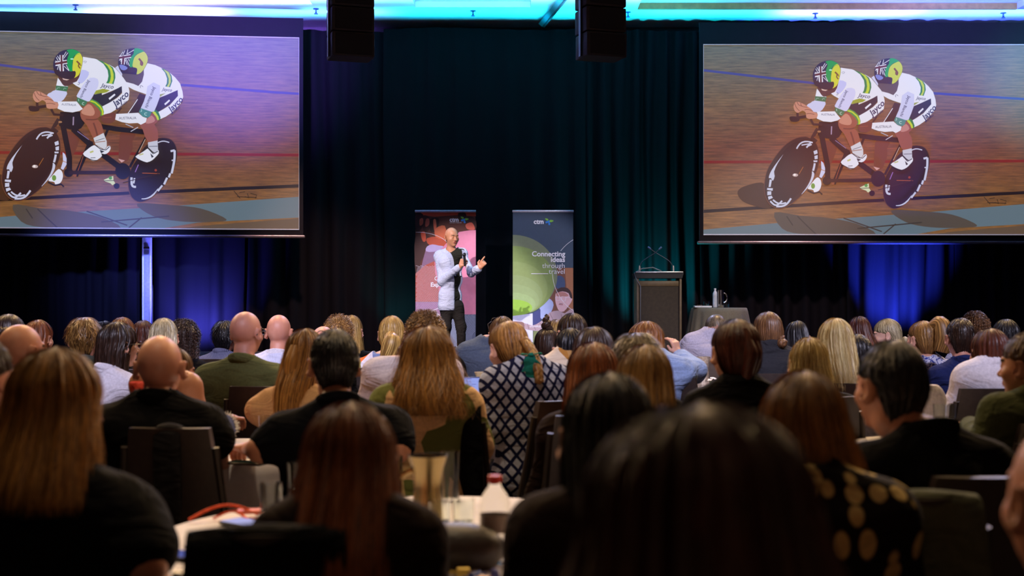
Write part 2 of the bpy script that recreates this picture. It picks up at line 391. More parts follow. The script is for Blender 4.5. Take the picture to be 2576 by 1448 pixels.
# ---------------- hair ----------------
class HairShell:
    """a combed surface from the crown down: stations = (z, half width, back y, front y, x shift) in head space"""
    def __init__(s, st, zt, seed=0, groove=0.003):
        st = [tuple(a)+(0,)*(5-len(a)) for a in st]; z1, hw1, yb1, yf1, x1 = st[0]; R = []
        for ph in np.linspace(0, PI/2, 10)[:-1]:
            f = math.sin(ph); yc = (yb1+yf1)/2; ry = (yf1-yb1)/2
            R.append((z1+(zt-z1)*math.cos(ph), hw1*f, yc-ry*f, yc+ry*f, x1*f))
        for a, b in zip(st[:-1], st[1:]):
            n = max(2, int(abs(a[0]-b[0])/0.02))
            for t in np.arange(n)/n: R.append(tuple(a[i]+(b[i]-a[i])*t for i in range(5)))
        R.append(st[-1]); R = np.array(R)
        for _ in range(2):
            Q = R.copy(); Q[10:-1] = 0.25*R[9:-2]+0.5*R[10:-1]+0.25*R[11:]; R = Q
        s.R = R; dl = np.hypot(np.diff(R[:, 0]), np.diff(R[:, 1])); s.u = np.concatenate([[0], np.cumsum(dl)]); s.L = s.u[-1]; s.u /= s.L
        rs = np.random.RandomState(seed); s.fr = rs.randint(5, 46, 9); s.ph = rs.uniform(0, 6.3, 9); s.am = rs.uniform(0.4, 1, 9)*groove/2.5; s.wq = rs.normal(size=9)*2
    def S(s, th, u, off=0.0):
        uc = np.clip(u, 0, 1); g = [np.interp(uc, s.u, s.R[:, i]) for i in range(5)]
        gr = sum(a*np.sin(f*th+p+w_*uc) for a, f, p, w_ in zip(s.am, s.fr, s.ph, s.wq))*np.minimum(1, uc*3)
        o = off+gr
        yc = (g[2]+g[3])/2; rx = g[1]+o; ry = (g[3]-g[2])/2+o
        x = rx*np.sin(th)+g[4]; y = yc-ry*np.cos(th); z = g[0]+o*np.clip(1-uc*4, 0, 1)-np.maximum(u-1, 0)*s.L
        return np.stack([x, y, z], -1)
    def add_to(s, mb, C, Rh, n, m=14, width=0.004, u0=(0.02, 0.45), u1=(0.9, 1.08), wave=0.0, wf=9, frizz=0.004, seed=0, lift=0.0005, curl=0.0, clen=0.04, tone=(0.1, 0.9)):
        rs = np.random.RandomState(seed+5)
        # the solid underlayer
        nth = 96; th = np.linspace(-PI, PI, nth, endpoint=False); U = s.u
        rows = s.S(th[None, :], U[:, None]+0*th[None, :])
        last = rows[-1].mean(0); rows = np.concatenate([rows, (last+(rows[-1]-last)*0.55+np.array([0, 0, 0.03]))[None]], 0)
        rows = rows@np.array(Rh).T+C
        t0 = 0.30+0.18*np.sin(th*7+seed)+0.12*np.sin(th*19+seed*2); tn = np.broadcast_to(t0[None]*(0.5+0.6*np.append(U, 1))[:, None], rows.shape[:2]).ravel()
        mb.grid(rows, tone=np.clip(tn, 0, 1), caps=False)
        c2 = rows[-1].mean(0); V = np.vstack([rows[-1], c2]); k = np.arange(nth); mb.add(V, np.stack([k, (k+1) % nth, np.full(nth, nth)], -1), tone=np.full(nth+1, 0.2))
        if n <= 0: return
        t = np.linspace(0, 1, m)[None, :]
        th0 = rs.uniform(-PI, PI, n)[:, None]; ph = rs.uniform(0, 6.3, n)[:, None]
        if curl > 0:
            a = rs.uniform(u0[0], u0[1], n)[:, None]; uu = a+t*clen/s.L; rad = np.interp(a, s.u, s.R[:, 1])+0.03
            th_ = th0+curl*np.cos(ph+t*12.5)/rad; off = rs.uniform(0, frizz, n)[:, None]+curl*(1+np.sin(ph+t*12.5))
            uu = uu+0
        else:
            a = (u0[0]+(u0[1]-u0[0])*rs.uniform(0, 1, n)**1.5)[:, None]; b = rs.uniform(u1[0], u1[1], n)[:, None]
            if u1[1] < 0.5: b = a+b
            uu = a+(b-a)*t; rad = 0.09
            th_ = th0+wave*np.sin(wf*uu+ph)*uu/rad+rs.normal(size=(n, 1))*0.05*t; off = rs.uniform(0, frizz, n)[:, None]*(0.2+t)+lift+wave*0.4*np.cos(wf*uu+ph)*uu+0.0015*np.sin(uu*30+ph)
        wd = width*rs.uniform(0.5, 1.2, n)[:, None]*np.clip(np.minimum(t*8+0.3, (1-t)*3+0.12), 0, 1)
        rr = np.interp(np.clip(uu, 0, 1), s.u, s.R[:, 1])+0.015
        A = s.S(th_-wd/rr/2, uu, off); B = s.S(th_+wd/rr/2, uu, off+0.0004)
        V = np.stack([A, B], 2)@np.array(Rh).T+C; nn = V.shape[0]
        base = (np.arange(nn)*m*2)[:, None]+(np.arange(m-1)*2)[None, :]
        Fq = np.stack([base, base+1, base+3, base+2], -1).reshape(-1, 4)
        tn = np.clip(rs.uniform(tone[0], tone[1], n)[:, None]*(0.45+0.55*np.clip(uu*2.2, 0, 1))+0.1*np.sin(th0*6+ph*0.3), 0, 1)
        mb.add(V.reshape(-1, 3), Fq, tone=np.repeat(tn.ravel(), 2))
def tube_hair(mb, pts, rad, C, Rh, n=160, m=20, seed=0, twist=1.0, width=0.003, frizz=0.004, tone=(0.1, 0.9)):
    pts = np.array(pts, float); k = len(pts); t = np.linspace(0, 1, 24)
    q = np.stack([np.interp(t, np.linspace(0, 1, k), pts[:, i]) for i in range(3)], -1)
    for _ in range(3): q[1:-1] = 0.25*q[:-2]+0.5*q[1:-1]+0.25*q[2:]
    r = np.interp(t, np.linspace(0, 1, len(rad)), rad)
    T = np.gradient(q, axis=0); T /= np.linalg.norm(T, axis=1)[:, None]+1e-9
    ref = np.array([1.0, 0.2, 0]); U = np.cross(T, ref); U /= np.linalg.norm(U, axis=1)[:, None]+1e-9; W = np.cross(T, U)
    def S(th, u, o):
        i = [np.interp(u, t, a) for a in (q[:, 0], q[:, 1], q[:, 2], r)]
        UU = np.stack([np.interp(u, t, U[:, j]) for j in range(3)], -1); WW = np.stack([np.interp(u, t, W[:, j]) for j in range(3)], -1)
        return np.stack(i[:3], -1)+(i[3]+o)[..., None]*(np.cos(th)[..., None]*UU+np.sin(th)[..., None]*WW)
    th = np.linspace(0, 2*PI, 18, endpoint=False)
    rows = S(th[None]+0*t[:, None], t[:, None]+0*th[None], 0*t[:, None]+0*th[None]+0.001*np.sin(th*5)[None])@np.array(Rh).T+C
    mb.grid(rows, caps=True, tone=np.full(rows.shape[0]*rows.shape[1], 0.25))
    rs = np.random.RandomState(seed+9); tt = np.linspace(0, 1, m)[None]
    th0 = rs.uniform(0, 2*PI, n)[:, None]; th_ = th0+twist*tt*(0.6+0.8*rs.uniform(size=(n, 1))); off = rs.uniform(0.0003, frizz, n)[:, None]*(0.3+tt)+0*tt
    wd = width/np.maximum(np.interp(tt, t, r), 0.008)*rs.uniform(0.5, 1.2, n)[:, None]*np.clip((1-tt)*3+0.15, 0, 1)
    uu = tt+0*th0; A = S(th_-wd/2, uu, off); B = S(th_+wd/2, uu, off)
    V = np.stack([A, B], 2)@np.array(Rh).T+C; base = (np.arange(n)*m*2)[:, None]+(np.arange(m-1)*2)[None, :]
    Fq = np.stack([base, base+1, base+3, base+2], -1).reshape(-1, 4)
    tn = np.clip(rs.uniform(tone[0], tone[1], n)[:, None]+0*tt, 0, 1); mb.add(V.reshape(-1, 3), Fq, tone=np.repeat(tn.ravel(), 2))

# hair colours: (dark, light)
HC = dict(black=((9, 8, 11), (30, 27, 34)), dbrown=((28, 17, 14), (74, 48, 36)), brown=((56, 34, 22), (132, 90, 54)), auburn=((72, 32, 20), (182, 104, 56)),
          red=((80, 40, 18), (178, 112, 52)), blond=((120, 84, 36), (232, 192, 110)), lblond=((168, 136, 76), (255, 240, 176)), ash=((112, 98, 70), (226, 212, 170)),
          dblond=((88, 58, 30), (204, 154, 84)), grey=((60, 50, 38), (150, 132, 108)), dauburn=((44, 18, 15), (112, 56, 38)), mix=((74, 42, 24), (216, 156, 80)))
def short_st(w=1.0, back=1.0, t=0.0):
    return [(0.035, (0.082+t)*w, (-0.113-t)*back, 0.087), (0.0, (0.0805+t)*w, (-0.113-t)*back, 0.004), (-0.032, (0.069+t)*w, -0.099*back, -0.025), (-0.062, 0.055*w, -0.081, -0.038), (-0.09, 0.045*w, -0.070, -0.046)]
def make_hair(kind, p, C, Rh, seed, dens, parent):
    """kind: short, bob, long, updo, curly, thin"""
    cd, cl = HC[p.get('col', 'brown')]; mb = MB(); w = p.get('w', 1.0); ln = p.get('len', 0.2); wl = p.get('wl', 1.0); x = p.get('sx', 0.0)
    wd = p.get('sw', 0.004); hs = p.get('hs', 1.0); R2 = np.array(Rh)*hs; zt = p.get('zt', 0.128)
    tone = p.get('tone', (0.05, 0.95)); n = int(dens)
    if kind == 'short':
        s = HairShell(short_st(w, p.get('back', 1.0), p.get('t', 0)), zt, seed, 0.002)
        s.add_to(mb, C, R2, int(n*1.6), 7, wd, (0.0, 0.86), (0.05, 0.13), 0.003, 9, 0.005, seed, 0.0005, tone=tone)
        if p.get('mess'): s.add_to(mb, C, R2, int(n*0.8), 8, wd, (0.0, 0.55), (0.12, 0.3), 0.02, 14, 0.022, seed+3, 0.004, tone=tone)
    elif kind == 'thin':
        s = HairShell([(0.03, 0.079, -0.110, 0.06), (-0.02, 0.079, -0.108, 0.0), (-0.07, 0.066, -0.09, -0.02), (-0.10, 0.052, -0.075, -0.04)], 0.118, seed, 0.001)
        s.add_to(mb, C, R2, n, 7, wd, (0.30, 0.9), (0.06, 0.2), 0.004, 9, 0.008, seed, tone=tone)
    elif kind == 'curly':
        t = p.get('t', 0.02); st = [(0.03, (0.085+t)*w, -0.115-t, 0.09), (-0.03, (0.088+t)*w, -0.115-t, 0.03), (-0.09, (0.085+t)*wl, -0.11-t, 0.01)]
        if ln > 0.1: st.append((-ln, (0.075+t)*wl, -0.12-t, 0.0))
        s = HairShell(st, zt+t*0.6, seed, 0.008)
        s.add_to(mb, C, R2, int(n*1.5), 16, wd, (0.0, 0.92), (0, 1), 0, 9, 0.015, seed, curl=p.get('curl', 0.007), clen=0.05, tone=tone)
    elif kind in ('updo', 'pulled'):
        s = HairShell([(0.035, 0.082*w, -0.113, 0.088), (0.0, 0.083*w, -0.115, 0.03), (-0.05, 0.074*w, -0.108, 0.0), (-0.095, 0.045*w, -0.085, -0.03)], zt, seed, 0.0015)
        s.add_to(mb, C, R2, n, 14, wd*0.8, (0.0, 0.55), (0.8, 1.0), 0.003, 5, 0.003, seed, tone=tone)
    else:
        b = p.get('bk', 0.0); hb = -(0.148+p.get('hy', 0.03)+p.get('bk', 0.0))
        hy = p.get('hy', 0.03); lg = ln > 0.175; B_ = lambda t_, alt: (min(alt, t_-hy) if lg else alt)
        st = [(0.03, 0.088*w, -0.118, 0.088, 0), (-0.03, 0.094*w, B_(-0.085, -0.120), 0.040, x*0.2), (-0.075, 0.097*w*(0.6+0.4*wl), B_(-0.112, -0.120), 0.035, x*0.4), (-0.11, 0.098*w*(0.5+0.5*wl), B_(-0.135, -0.122), 0.035, x*0.5)]
        if lg: st.append((-0.15, 0.100*w*(0.35+0.65*wl), -0.158-hy, 0.03, x*0.7)); st.append((-min(ln-0.01, 0.22), 0.100*w*(0.15+0.85*wl), -0.168-hy-b, 0.02, x*0.85))
        elif ln > 0.15: st.append((-0.15, 0.100*w*(0.35+0.65*wl), -0.132, 0.03, x*0.7))
        st.append((-ln, 0.098*w*wl, -0.172-hy-b if lg else -0.13, 0.0 if lg else 0.03, x))
        s = HairShell(st, zt, seed, p.get('groove', 0.004))
        wv = p.get('wave', 0.004)
        s.add_to(mb, C, R2, n, 18, wd, (0.0, 0.5), (0.86, 1.06), wv, p.get('wf', 8), p.get('frizz', 0.006), seed, tone=tone)
        s.add_to(mb, C, R2, n//8, 18, wd*0.4, (0.0, 0.3), (0.7, 1.08), wv*1.5+0.002, 11, p.get('frizz', 0.006)*2.6, seed+31, tone=tone)
    for ex in p.get('extra', ()):
        if ex[0] == 'bun':
            c = np.array(ex[1]); r = ex[2]; a = np.linspace(0, 4.4*PI, 40); rr = r*0.55*(1-a/(9*PI))
            tube_hair(mb, np.stack([c[0]+rr*np.cos(a), c[1]-a*r*0.035, c[2]+rr*np.sin(a)], -1), [r*0.5, r*0.45, r*0.3], C, R2, int(n*0.4), 30, seed, 3, wd, r*0.14, tone)
        elif ex[0] == 'knot':
            c = np.array(ex[1]); r = ex[2]; a = np.linspace(0, 5*PI, 44); rr = r*0.55*(1-a/(7*PI))
            tube_hair(mb, np.stack([c[0]+rr*np.cos(a), c[1]+rr*np.sin(a), c[2]+a*r*0.14], -1), [r*0.55, r*0.45, r*0.12], C, R2, int(n*0.4), 30, seed, 3, wd, r*0.1, tone)
        elif ex[0] == 'pony':
            tube_hair(mb, ex[1], ex[2], C, R2, int(n*0.8), 20, seed, ex[3] if len(ex) > 3 else 0.5, wd, ex[4] if len(ex) > 4 else 0.012, tone)
        elif ex[0] == 'braid':
            pts = np.array(ex[1], float); r = ex[2]; t = np.linspace(0, 1, 60); q = np.stack([np.interp(t, np.linspace(0, 1, len(pts)), pts[:, i]) for i in range(3)], -1)
            for k in range(3):
                a = t*ex[3]*2*PI+k*2*PI/3; g = q.copy(); tp = (1-0.4*t); g[:, 0] += r*0.85*np.sin(a)*tp; g[:, 1] -= r*0.5*np.sin(2*a)*tp
                tube_hair(mb, g, [r*0.72, r*0.66, r*0.45], C, R2, int(n*0.25), 40, seed+k, 2, wd*0.8, 0.003, tone)
    return mb.build('hair', hair_mat(cd, cl), parent, sharp=0)

# ---------------- bodies ----------------
def head_sdf(Fd, C, R, s=1.0, ears=True, jaw=1.0):
    C = np.array(C); R = np.array(R); q = lambda *v: C+R@(np.array(v)*s)
    def E(c, r, k=0.02, Rl=None, sub=False): Fd.ell(q(*c), np.array(r)*s, R if Rl is None else R@Rl, k*s, sub)
    E((0, -0.012, 0.022), (0.077, 0.099, 0.094)); E((0, 0.033, -0.045), (0.059*jaw, 0.058, 0.070), 0.035)
    E((0, 0.068, -0.098), (0.024, 0.020, 0.016), 0.02)
    Fd.cap(q(0, 0.088, 0.006), q(0, 0.112, -0.030), 0.006*s, 0.0125*s, 0.012*s)
    E((-0.014, 0.098, -0.034), (0.008, 0.009, 0.007), 0.006); E((0.014, 0.098, -0.034), (0.008, 0.009, 0.007), 0.006)
    Fd.cap(q(-0.036, 0.078, 0.024), q(0.036, 0.078, 0.024), 0.011*s, None, 0.018*s)
    for e in (-1, 1):
        E((e*0.032, 0.100, 0.003), (0.018, 0.013, 0.011), 0.012, None, True); E((e*0.032, 0.078, 0.002), (0.015, 0.013, 0.012), 0.005)
        E((e*0.042, 0.058, -0.026), (0.024, 0.022, 0.022), 0.02)
        if ears:
            Rl = rotz(e*-0.6)
            E((e*0.088, -0.014, -0.008), (0.0085, 0.025, 0.036), 0.008, Rl); E((e*0.098, -0.006, -0.004), (0.007, 0.014, 0.022), 0.006, Rl, True)
            E((e*0.080, 0.000, -0.034), (0.007, 0.010, 0.012), 0.006, Rl)
    Fd.cap(q(-0.019, 0.088, -0.058), q(0.019, 0.088, -0.058), 0.0065*s, None, 0.006*s); Fd.cap(q(-0.016, 0.087, -0.068), q(0.016, 0.087, -0.068), 0.0065*s, None, 0.006*s)
def hand_sdf(Fd, W, d, n, side, curl=0.5, s=1.0, point=False, r=0.0088):
    W, d, n = [np.array(a, float) for a in (W, d, n)]; d /= np.linalg.norm(d); n -= d*(n@d); n /= np.linalg.norm(n); l = np.cross(d, n)*side
    Fd.cap(W-d*0.015, W+d*0.02, 0.024*s, 0.024*s, 0.02)
    for i, (o, L) in enumerate(((0.030, 0.072), (0.010, 0.080), (-0.010, 0.075), (-0.029, 0.060))):
        o *= s; B = W+d*0.085*s+l*o; Fd.cap(W+d*0.012*s+l*o*0.55, B, 0.0135*s, 0.0115*s, 0.012)
        c = curl*(1.0+0.12*i)
        if point and i == 0: c = 0.04
        elif point: c = 1.25
        d1 = d*math.cos(c)-n*math.sin(c); d2 = d*math.cos(1.9*c)-n*math.sin(1.9*c); d3 = d*math.cos(2.5*c)-n*math.sin(2.5*c)
        K = B+d1*L*0.45*s; K2 = K+d2*L*0.32*s; Fd.cap(B, K, r*1.08*s, r*s, 0.004); Fd.cap(K, K2, r*s, r*0.92*s, 0.004); Fd.cap(K2, K2+d3*L*0.23*s, r*0.92*s, r*0.8*s, 0.004)
    T0 = W+d*0.025*s+l*0.026*s; T1 = T0+(l*0.75+d*0.6-n*0.3)*0.036*s; T2 = T1+(d*0.85+l*0.15-n*0.5*(1 if point else curl))*0.034*s
    Fd.cap(T0, T1, 0.0135*s, 0.011*s, 0.01); Fd.cap(T1, T2, 0.0105*s, 0.0085*s, 0.005)
def torso_sdf(Fd, sk, inf=0.0, k=0.05):
    b, zs, zn = sk['b'], sk['zs'], sk['zn']; kz = (zs-0.46)/0.55; i = inf; bl = sk.get('belly', 0)
    Fd.ell((0, 0, 0.46+0.10*kz), (0.168*b+i, 0.125+i+bl, 0.12+i), None, k); Fd.ell((0, 0.005+bl*0.5, 0.46+0.25*kz), (0.150*b+i+bl*0.4, 0.105+i+bl, 0.16+i), None, k)
    Fd.ell((0, 0, 0.46+0.40*kz), (0.168*b+i, 0.112+i, 0.15+i), None, k); Fd.ell((0, -0.01, 0.46+0.465*kz), (0.158*b+i, 0.092+i, 0.085+i), None, k)
    Fd.cap((-0.125*b, -0.01, zs-0.045), (0.125*b, -0.01, zs-0.045), 0.052+i, None, k)
    for e in (-1, 1): Fd.cap((e*0.14*b, -0.01, zs-0.042), (e*0.028, -0.012, zn+0.012), 0.046+i, 0.036+i*0.5, k)
def arm_sdf(Fd, sk, e, inf=0.0, frac=2.0, k=0.03):
    S, E, W = sk['arm'][e]; a = sk['ab']
    Fd.ell(S, np.array((0.058, 0.058, 0.060))*a+inf, None, 0.04)
    if frac <= 1: Fd.cap(S, S+(E-S)*frac, 0.052*a+inf, (0.052-0.010*frac)*a+inf*1.25, k); return
    Fd.cap(S, E, 0.052*a+inf, 0.041*a+inf, k); f = frac-1
    Fd.cap(E, E+(W-E)*f, 0.042*a+inf, (0.042-0.015*f)*a+inf, k)
_tr = {}
def legs(parent, col, skirt=False):
    key = tuple(col)
    if key not in _tr:
        Fd = Field((-0.32, -0.2, 0.03), (0.32, 0.62, 0.66), 0.016)
        Fd.ell((0, 0.0, 0.54), (0.175, 0.14, 0.10), None, 0.05)
        for e in (-1, 1):
            Fd.cap((e*0.09, 0.02, 0.535), (e*0.12, 0.42, 0.52), 0.086, 0.064, 0.03); Fd.cap((e*0.12, 0.43, 0.51), (e*0.125, 0.47, 0.11), 0.062, 0.046, 0.03)
        Fd.disp(0.004, 3, 20); _tr[key] = MB().add(*Fd.mesh()).build('trousers', fabric('trouser_cloth', col), None)
        o = _tr[key]; sh = MB()
        for e in (-1, 1):
            Fs = Field((e*0.125-0.08, 0.36, -0.02), (e*0.125+0.08, 0.74, 0.16), 0.011)
            Fs.cap((e*0.125, 0.46, 0.045), (e*0.13, 0.64, 0.035), 0.045, 0.036, 0.02); Fs.cap((e*0.125, 0.455, 0.05), (e*0.125, 0.46, 0.11), 0.042, 0.04, 0.02); Fs.plane((0, 0, -1), 0.0)
            sh.add(*Fs.mesh())
        o2 = sh.build('shoes', mat('shoe_leather', (25, 22, 22), 0.4), None); _tr[key] = (o, o2)
        o.parent = parent; o2.parent = parent; return
    for o in _tr[key]:
        c = o.copy(); sc.collection.objects.link(c); c.parent = parent
SK = dict(fair=(222, 170, 146), tan=(196, 138, 110), ruddy=(212, 150, 128), dark=(120, 74, 52), pale=(236, 190, 168), brown=(168, 108, 80))
PEOPLE = []
def person(pid, px, ytop, d, label, hair=('short', {}), shirt=('tee', (30, 30, 34)), yaw=0, hyaw=None, tilt=0, hs=1.0, b=1.0, skin='fair', arms=None, lean=(0, 0),
           trousers=(24, 24, 30), glasses=None, chair='auto', sh=None, belly=0.0, group=None, dz=0, ears=True, collar=None, hands=None, wr=0.008, ab=None, jaw=1.0, name='person'):
    yaw = math.radians(yaw); hy_ = math.radians(hyaw) if hyaw is not None else yaw; tl = math.radians(tilt)
    hk, hp = hair; hp = dict(hp); th = 0.0 if hk == 'bald' else 0.012*hs
    top = P(px, ytop, d); zc = top.z-th-0.117*hs; D = 1.223-zc
    zs = (0.992-0.6*D) if sh is None else sh; zn = zs+0.04
    hx, hy = lean[0], 0.03+0.18*max(D, 0)+lean[1]
    Rb = rotz(yaw); off = Rb@np.array((hx, hy, 0)); root = np.array((top.x, top.y, 0))-off; root[2] = 0
    b *= 0.92
    e0 = empty(name, tuple(root), yaw); tagp(e0, label, 'person', group)
    C = np.array((hx, hy, zc)); Rh = rotz(hy_-yaw)@rotx(-tl)
    sk = dict(b=b, zs=zs, zn=zn, belly=belly, ab=ab or (0.85+0.15*b))
    A = {}
    for e in (-1, 1):
        S = np.array((e*0.165*b, -0.005, zs-0.052)); E = np.array((e*0.235*b, 0.05, zs-0.29)); W = np.array((e*0.11, 0.30, max(zs-0.25, 0.80)))
        if arms and e in arms:
            t = arms[e]; conv = lambda v: (Rb.T@(np.array(v)-root)) if len(v) == 3 else v
            E = np.array(conv(t[0])); W = np.array(conv(t[1]))
        A[e] = (S, E, W)
    sk['arm'] = A
    near = d < 3.8; h = 0.010 if near else 0.013
    allp = np.array([v for e in A for v in A[e]]+[(0, 0, 0.4), (0, 0, zc-0.05)])
    lo = np.minimum(allp.min(0)-0.09, (-0.27, -0.2, 0.36)); hi = np.maximum(allp.max(0)+0.09, (0.27, 0.2, zc))
    Fb = Field(lo, hi, h*1.15); torso_sdf(Fb, sk, -0.012); [arm_sdf(Fb, sk, e, -0.006 if shirt[0] != 'less' else 0.0) for e in A]
    nk = C+Rh@np.array((0, -0.018, -0.085))*hs; nr = 0.047 if b < 0.95 else 0.053
    Fb.cap((0, -0.012, zn-0.02), nk, nr*1.06, nr*0.98, 0.02); Fb.cap(nk, C, nr*0.9, 0.03, 0.02)
    V, Q = Fb.mesh(); mb = MB(); mb.add(V, Q)
    Fh = Field(C-np.array((0.16, 0.16, 0.24))*hs, C+np.array((0.16, 0.16, 0.15))*hs, 0.0052 if d < 7 else 0.0065)
    head_sdf(Fh, C, Rh, hs, ears, jaw); Fh.cap((0, -0.012, zn-0.02), nk, nr*1.06, nr*0.98, 0.02); Fh.cap(nk, C, nr*0.9, 0.03, 0.02)
    V, Q = Fh.mesh(); L = (V[Q].mean(1)-C)@Rh/hs; mi = np.zeros(len(Q), int)
    lip = ((L[:, 0]/0.024)**2+((L[:, 2]+0.063)/0.0115)**2 < 1) & (L[:, 1] > 0.07); mi[lip] = 1
    br = (np.abs(np.abs(L[:, 0])-0.033) < 0.018) & (np.abs(L[:, 2]-0.025+0.15*np.abs(np.abs(L[:, 0])-0.033)) < 0.0042) & (L[:, 1] > 0.06); mi[br] = 2
    mb.add(V, Q, mi)
    hinfo = hands or {}
    for e in A:
        W = A[e][2]; dr = W-A[e][1]; dr = dr/np.linalg.norm(dr); hd = hinfo.get(e, {})
        dd = Rb.T@np.array(hd['d']) if 'd' in hd else dr*0.7+np.array((0, 0.3, -0.25)); nn = Rb.T@np.array(hd['n']) if 'n' in hd else np.array((0, 0.1, 1.0))
        ddn = dd/np.linalg.norm(dd); mid = W+ddn*0.09
        Fk = Field(mid-0.15, mid+0.15, 0.0045); hand_sdf(Fk, W, dd, nn, -e*hd.get('side', 1), hd.get('curl', 0.5), 0.95 if b >= 1 else 0.85, hd.get('point', False))
        mb.add(*Fk.mesh())
    sc_ = SK[skin]; bcol = HC[hp.get('col', 'brown')][0] if hk != 'bald' else (90, 60, 45)
    mb.build('body', [skin_mat(sc_), mat('lips', (190, 95, 88) if skin != 'dark' else (110, 60, 52), 0.5), mat('eyebrow', bcol, 0.8)], e0)
    # clothing
    kind, col = shirt[0], shirt[1]; sm = col if not isinstance(col, tuple) else fabric('shirt_cloth', col)
    inf = dict(tee=0.011, long=0.012, less=0.008, loose=0.022, jacket=0.022, tloose=0.020)[kind]
    Fs = Field(lo-0.03, hi+np.array((0.03, 0.03, 0.0)), h); torso_sdf(Fs, sk, inf, 0.045)
    fr = dict(tee=0.62, long=1.93, less=0.0, loose=1.85, jacket=1.9, tloose=0.7)[kind]
    for e in A:
        if fr > 0: arm_sdf(Fs, sk, e, inf, fr)
    Fs.cap((0, -0.012, zn-0.06), (0, -0.012, zn-0.015), nr*1.05+inf, nr*1.05+inf*0.8, 0.03)
    Fs.disp(wr, pid*7+1, 15, (1, 1, 1.8)); Fs.disp(wr*0.45, pid*7+4, 34, (1, 1, 2.2))
    Fs.cap((0, -0.010, zn+0.052), (0, 0.02, zn+0.15), nr+0.003, nr+0.02, 0.006, True)
    if kind == 'less': Fs.plane((0, 0, 1), zs-0.03)
    mbs = MB(); mbs.add(*Fs.mesh()); so = mbs.build('shirt' if kind not in ('jacket',) else 'jacket', sm, e0, sharp=0)
    if collar:
        ck, cc = collar; Fc = Field((-0.13, -0.14, zn-0.07), (0.13, 0.15, zn+0.10), 0.0062)
        hh = dict(polo=0.030, shirt=0.036, hood=0.03, lanyard=0.0, high=0.045)[ck]; rr_ = dict(hood=0.020, lanyard=0.006)
        for q in range(24):
            a0, a1 = 2*PI*q/24, 2*PI*(q+1)/24; rad = nr+(0.012 if ck not in ('hood', 'lanyard') else 0.026)
            f = lambda a, zz, g=1.0: (rad*g*math.sin(a), -0.012-rad*g*math.cos(a), zz-0.022*(1-math.cos(a)))
            if ck == 'shirt' and abs(a0-PI) < 0.5: continue
            zb = zn+0.012
            Fc.cap(f(a0, zb), f(a1, zb), rr_.get(ck, 0.009), None, 0.006)
            if hh > 0: Fc.cap(f(a0, zb+hh), f(a1, zb+hh), rr_.get(ck, 0.006), None, 0.02); Fc.cap(f(a0, zb+hh/2), f(a1, zb+hh/2), rr_.get(ck, 0.008), None, 0.01)
        o = MB().add(*Fc.mesh()).build('collar' if ck != 'lanyard' else 'lanyard', cc if not isinstance(cc, tuple) else fabric('collar_cloth', cc), e0)
        if ck == 'lanyard': tagp(o, 'blue lanyard ribbon')
    legs(e0, trousers)
    if hk != 'bald':
        hp.setdefault('hs', hs); hp['hy'] = hy; dens = hp.get('n', 5500 if d < 3.8 else (2600 if d < 6.5 else 1300)); hp.setdefault('sw', 0.0019 if d < 3.8 else (0.0021 if d < 6.5 else 0.0028))
        make_hair(hk, hp, C, Rh, pid, dens, e0)
    if glasses:
        g = MB(); q = lambda *v: C+Rh@(np.array(v)*hs); up = 0.0 if glasses == 'worn' else 0.085; bk = 0 if glasses == 'worn' else -0.03
        for e in (-1, 1):
            a = np.linspace(0, 2*PI, 20); g.tube([q(e*0.033+0.024*math.cos(t), 0.108+bk*1.1, 0.002+up*1.15+0.018*math.sin(t)) for t in a], 0.0022, 6)
            g.tube([q(e*0.058, 0.104+bk, 0.008+up), q(e*0.088, 0.05+bk*0.3, 0.008+up*0.8), q(e*0.088, -0.01, 0.006+up*0.25), q(e*0.086, -0.035, -0.012+up*0.2)], 0.0025, 6)
        g.tube([q(-0.01, 0.110+bk*1.1, 0.006+up*1.15), q(0.01, 0.110+bk*1.1, 0.006+up*1.15)], 0.002, 6)
        g.build('glasses', mat('glasses_frame', (60, 50, 48), 0.3), e0)
    PEOPLE.append((pid, e0, root, yaw, d, label, chair)); return e0

# ================= THE SETTING =================
def structure(o): o['kind'] = 'structure'; return o
CEIL = 5.79; YB = 20.25
M_black = mat('black_cloth', (10, 10, 14), 0.95, 0, 0.2, 40)
carpet = mat('dark_carpet', (46, 36, 44), 0.95, 0, 0.5, 60, 0.3)
structure(MB().box((0, 9.6, -0.05), (21, 22.6, 0.1)).build('floor', carpet, None, False))
wallm = mat('wall_paint', (70, 62, 66), 0.8)
structure(MB().box((0, YB+0.35, 2.9), (21, 0.1, 5.9)).build('wall_back', wallm, None, False))
structure(MB().box((-10.45, 9.6, 2.9), (0.1, 22.4, 5.9)).build('wall_left', wallm, None, False))
structure(MB().box((10.45, 9.6, 2.9), (0.1, 22.4, 5.9)).build('wall_right', wallm, None, False))
structure(MB().box((0, -1.65, 2.9), (21, 0.1, 5.9)).build('wall_rear', wallm, None, False))
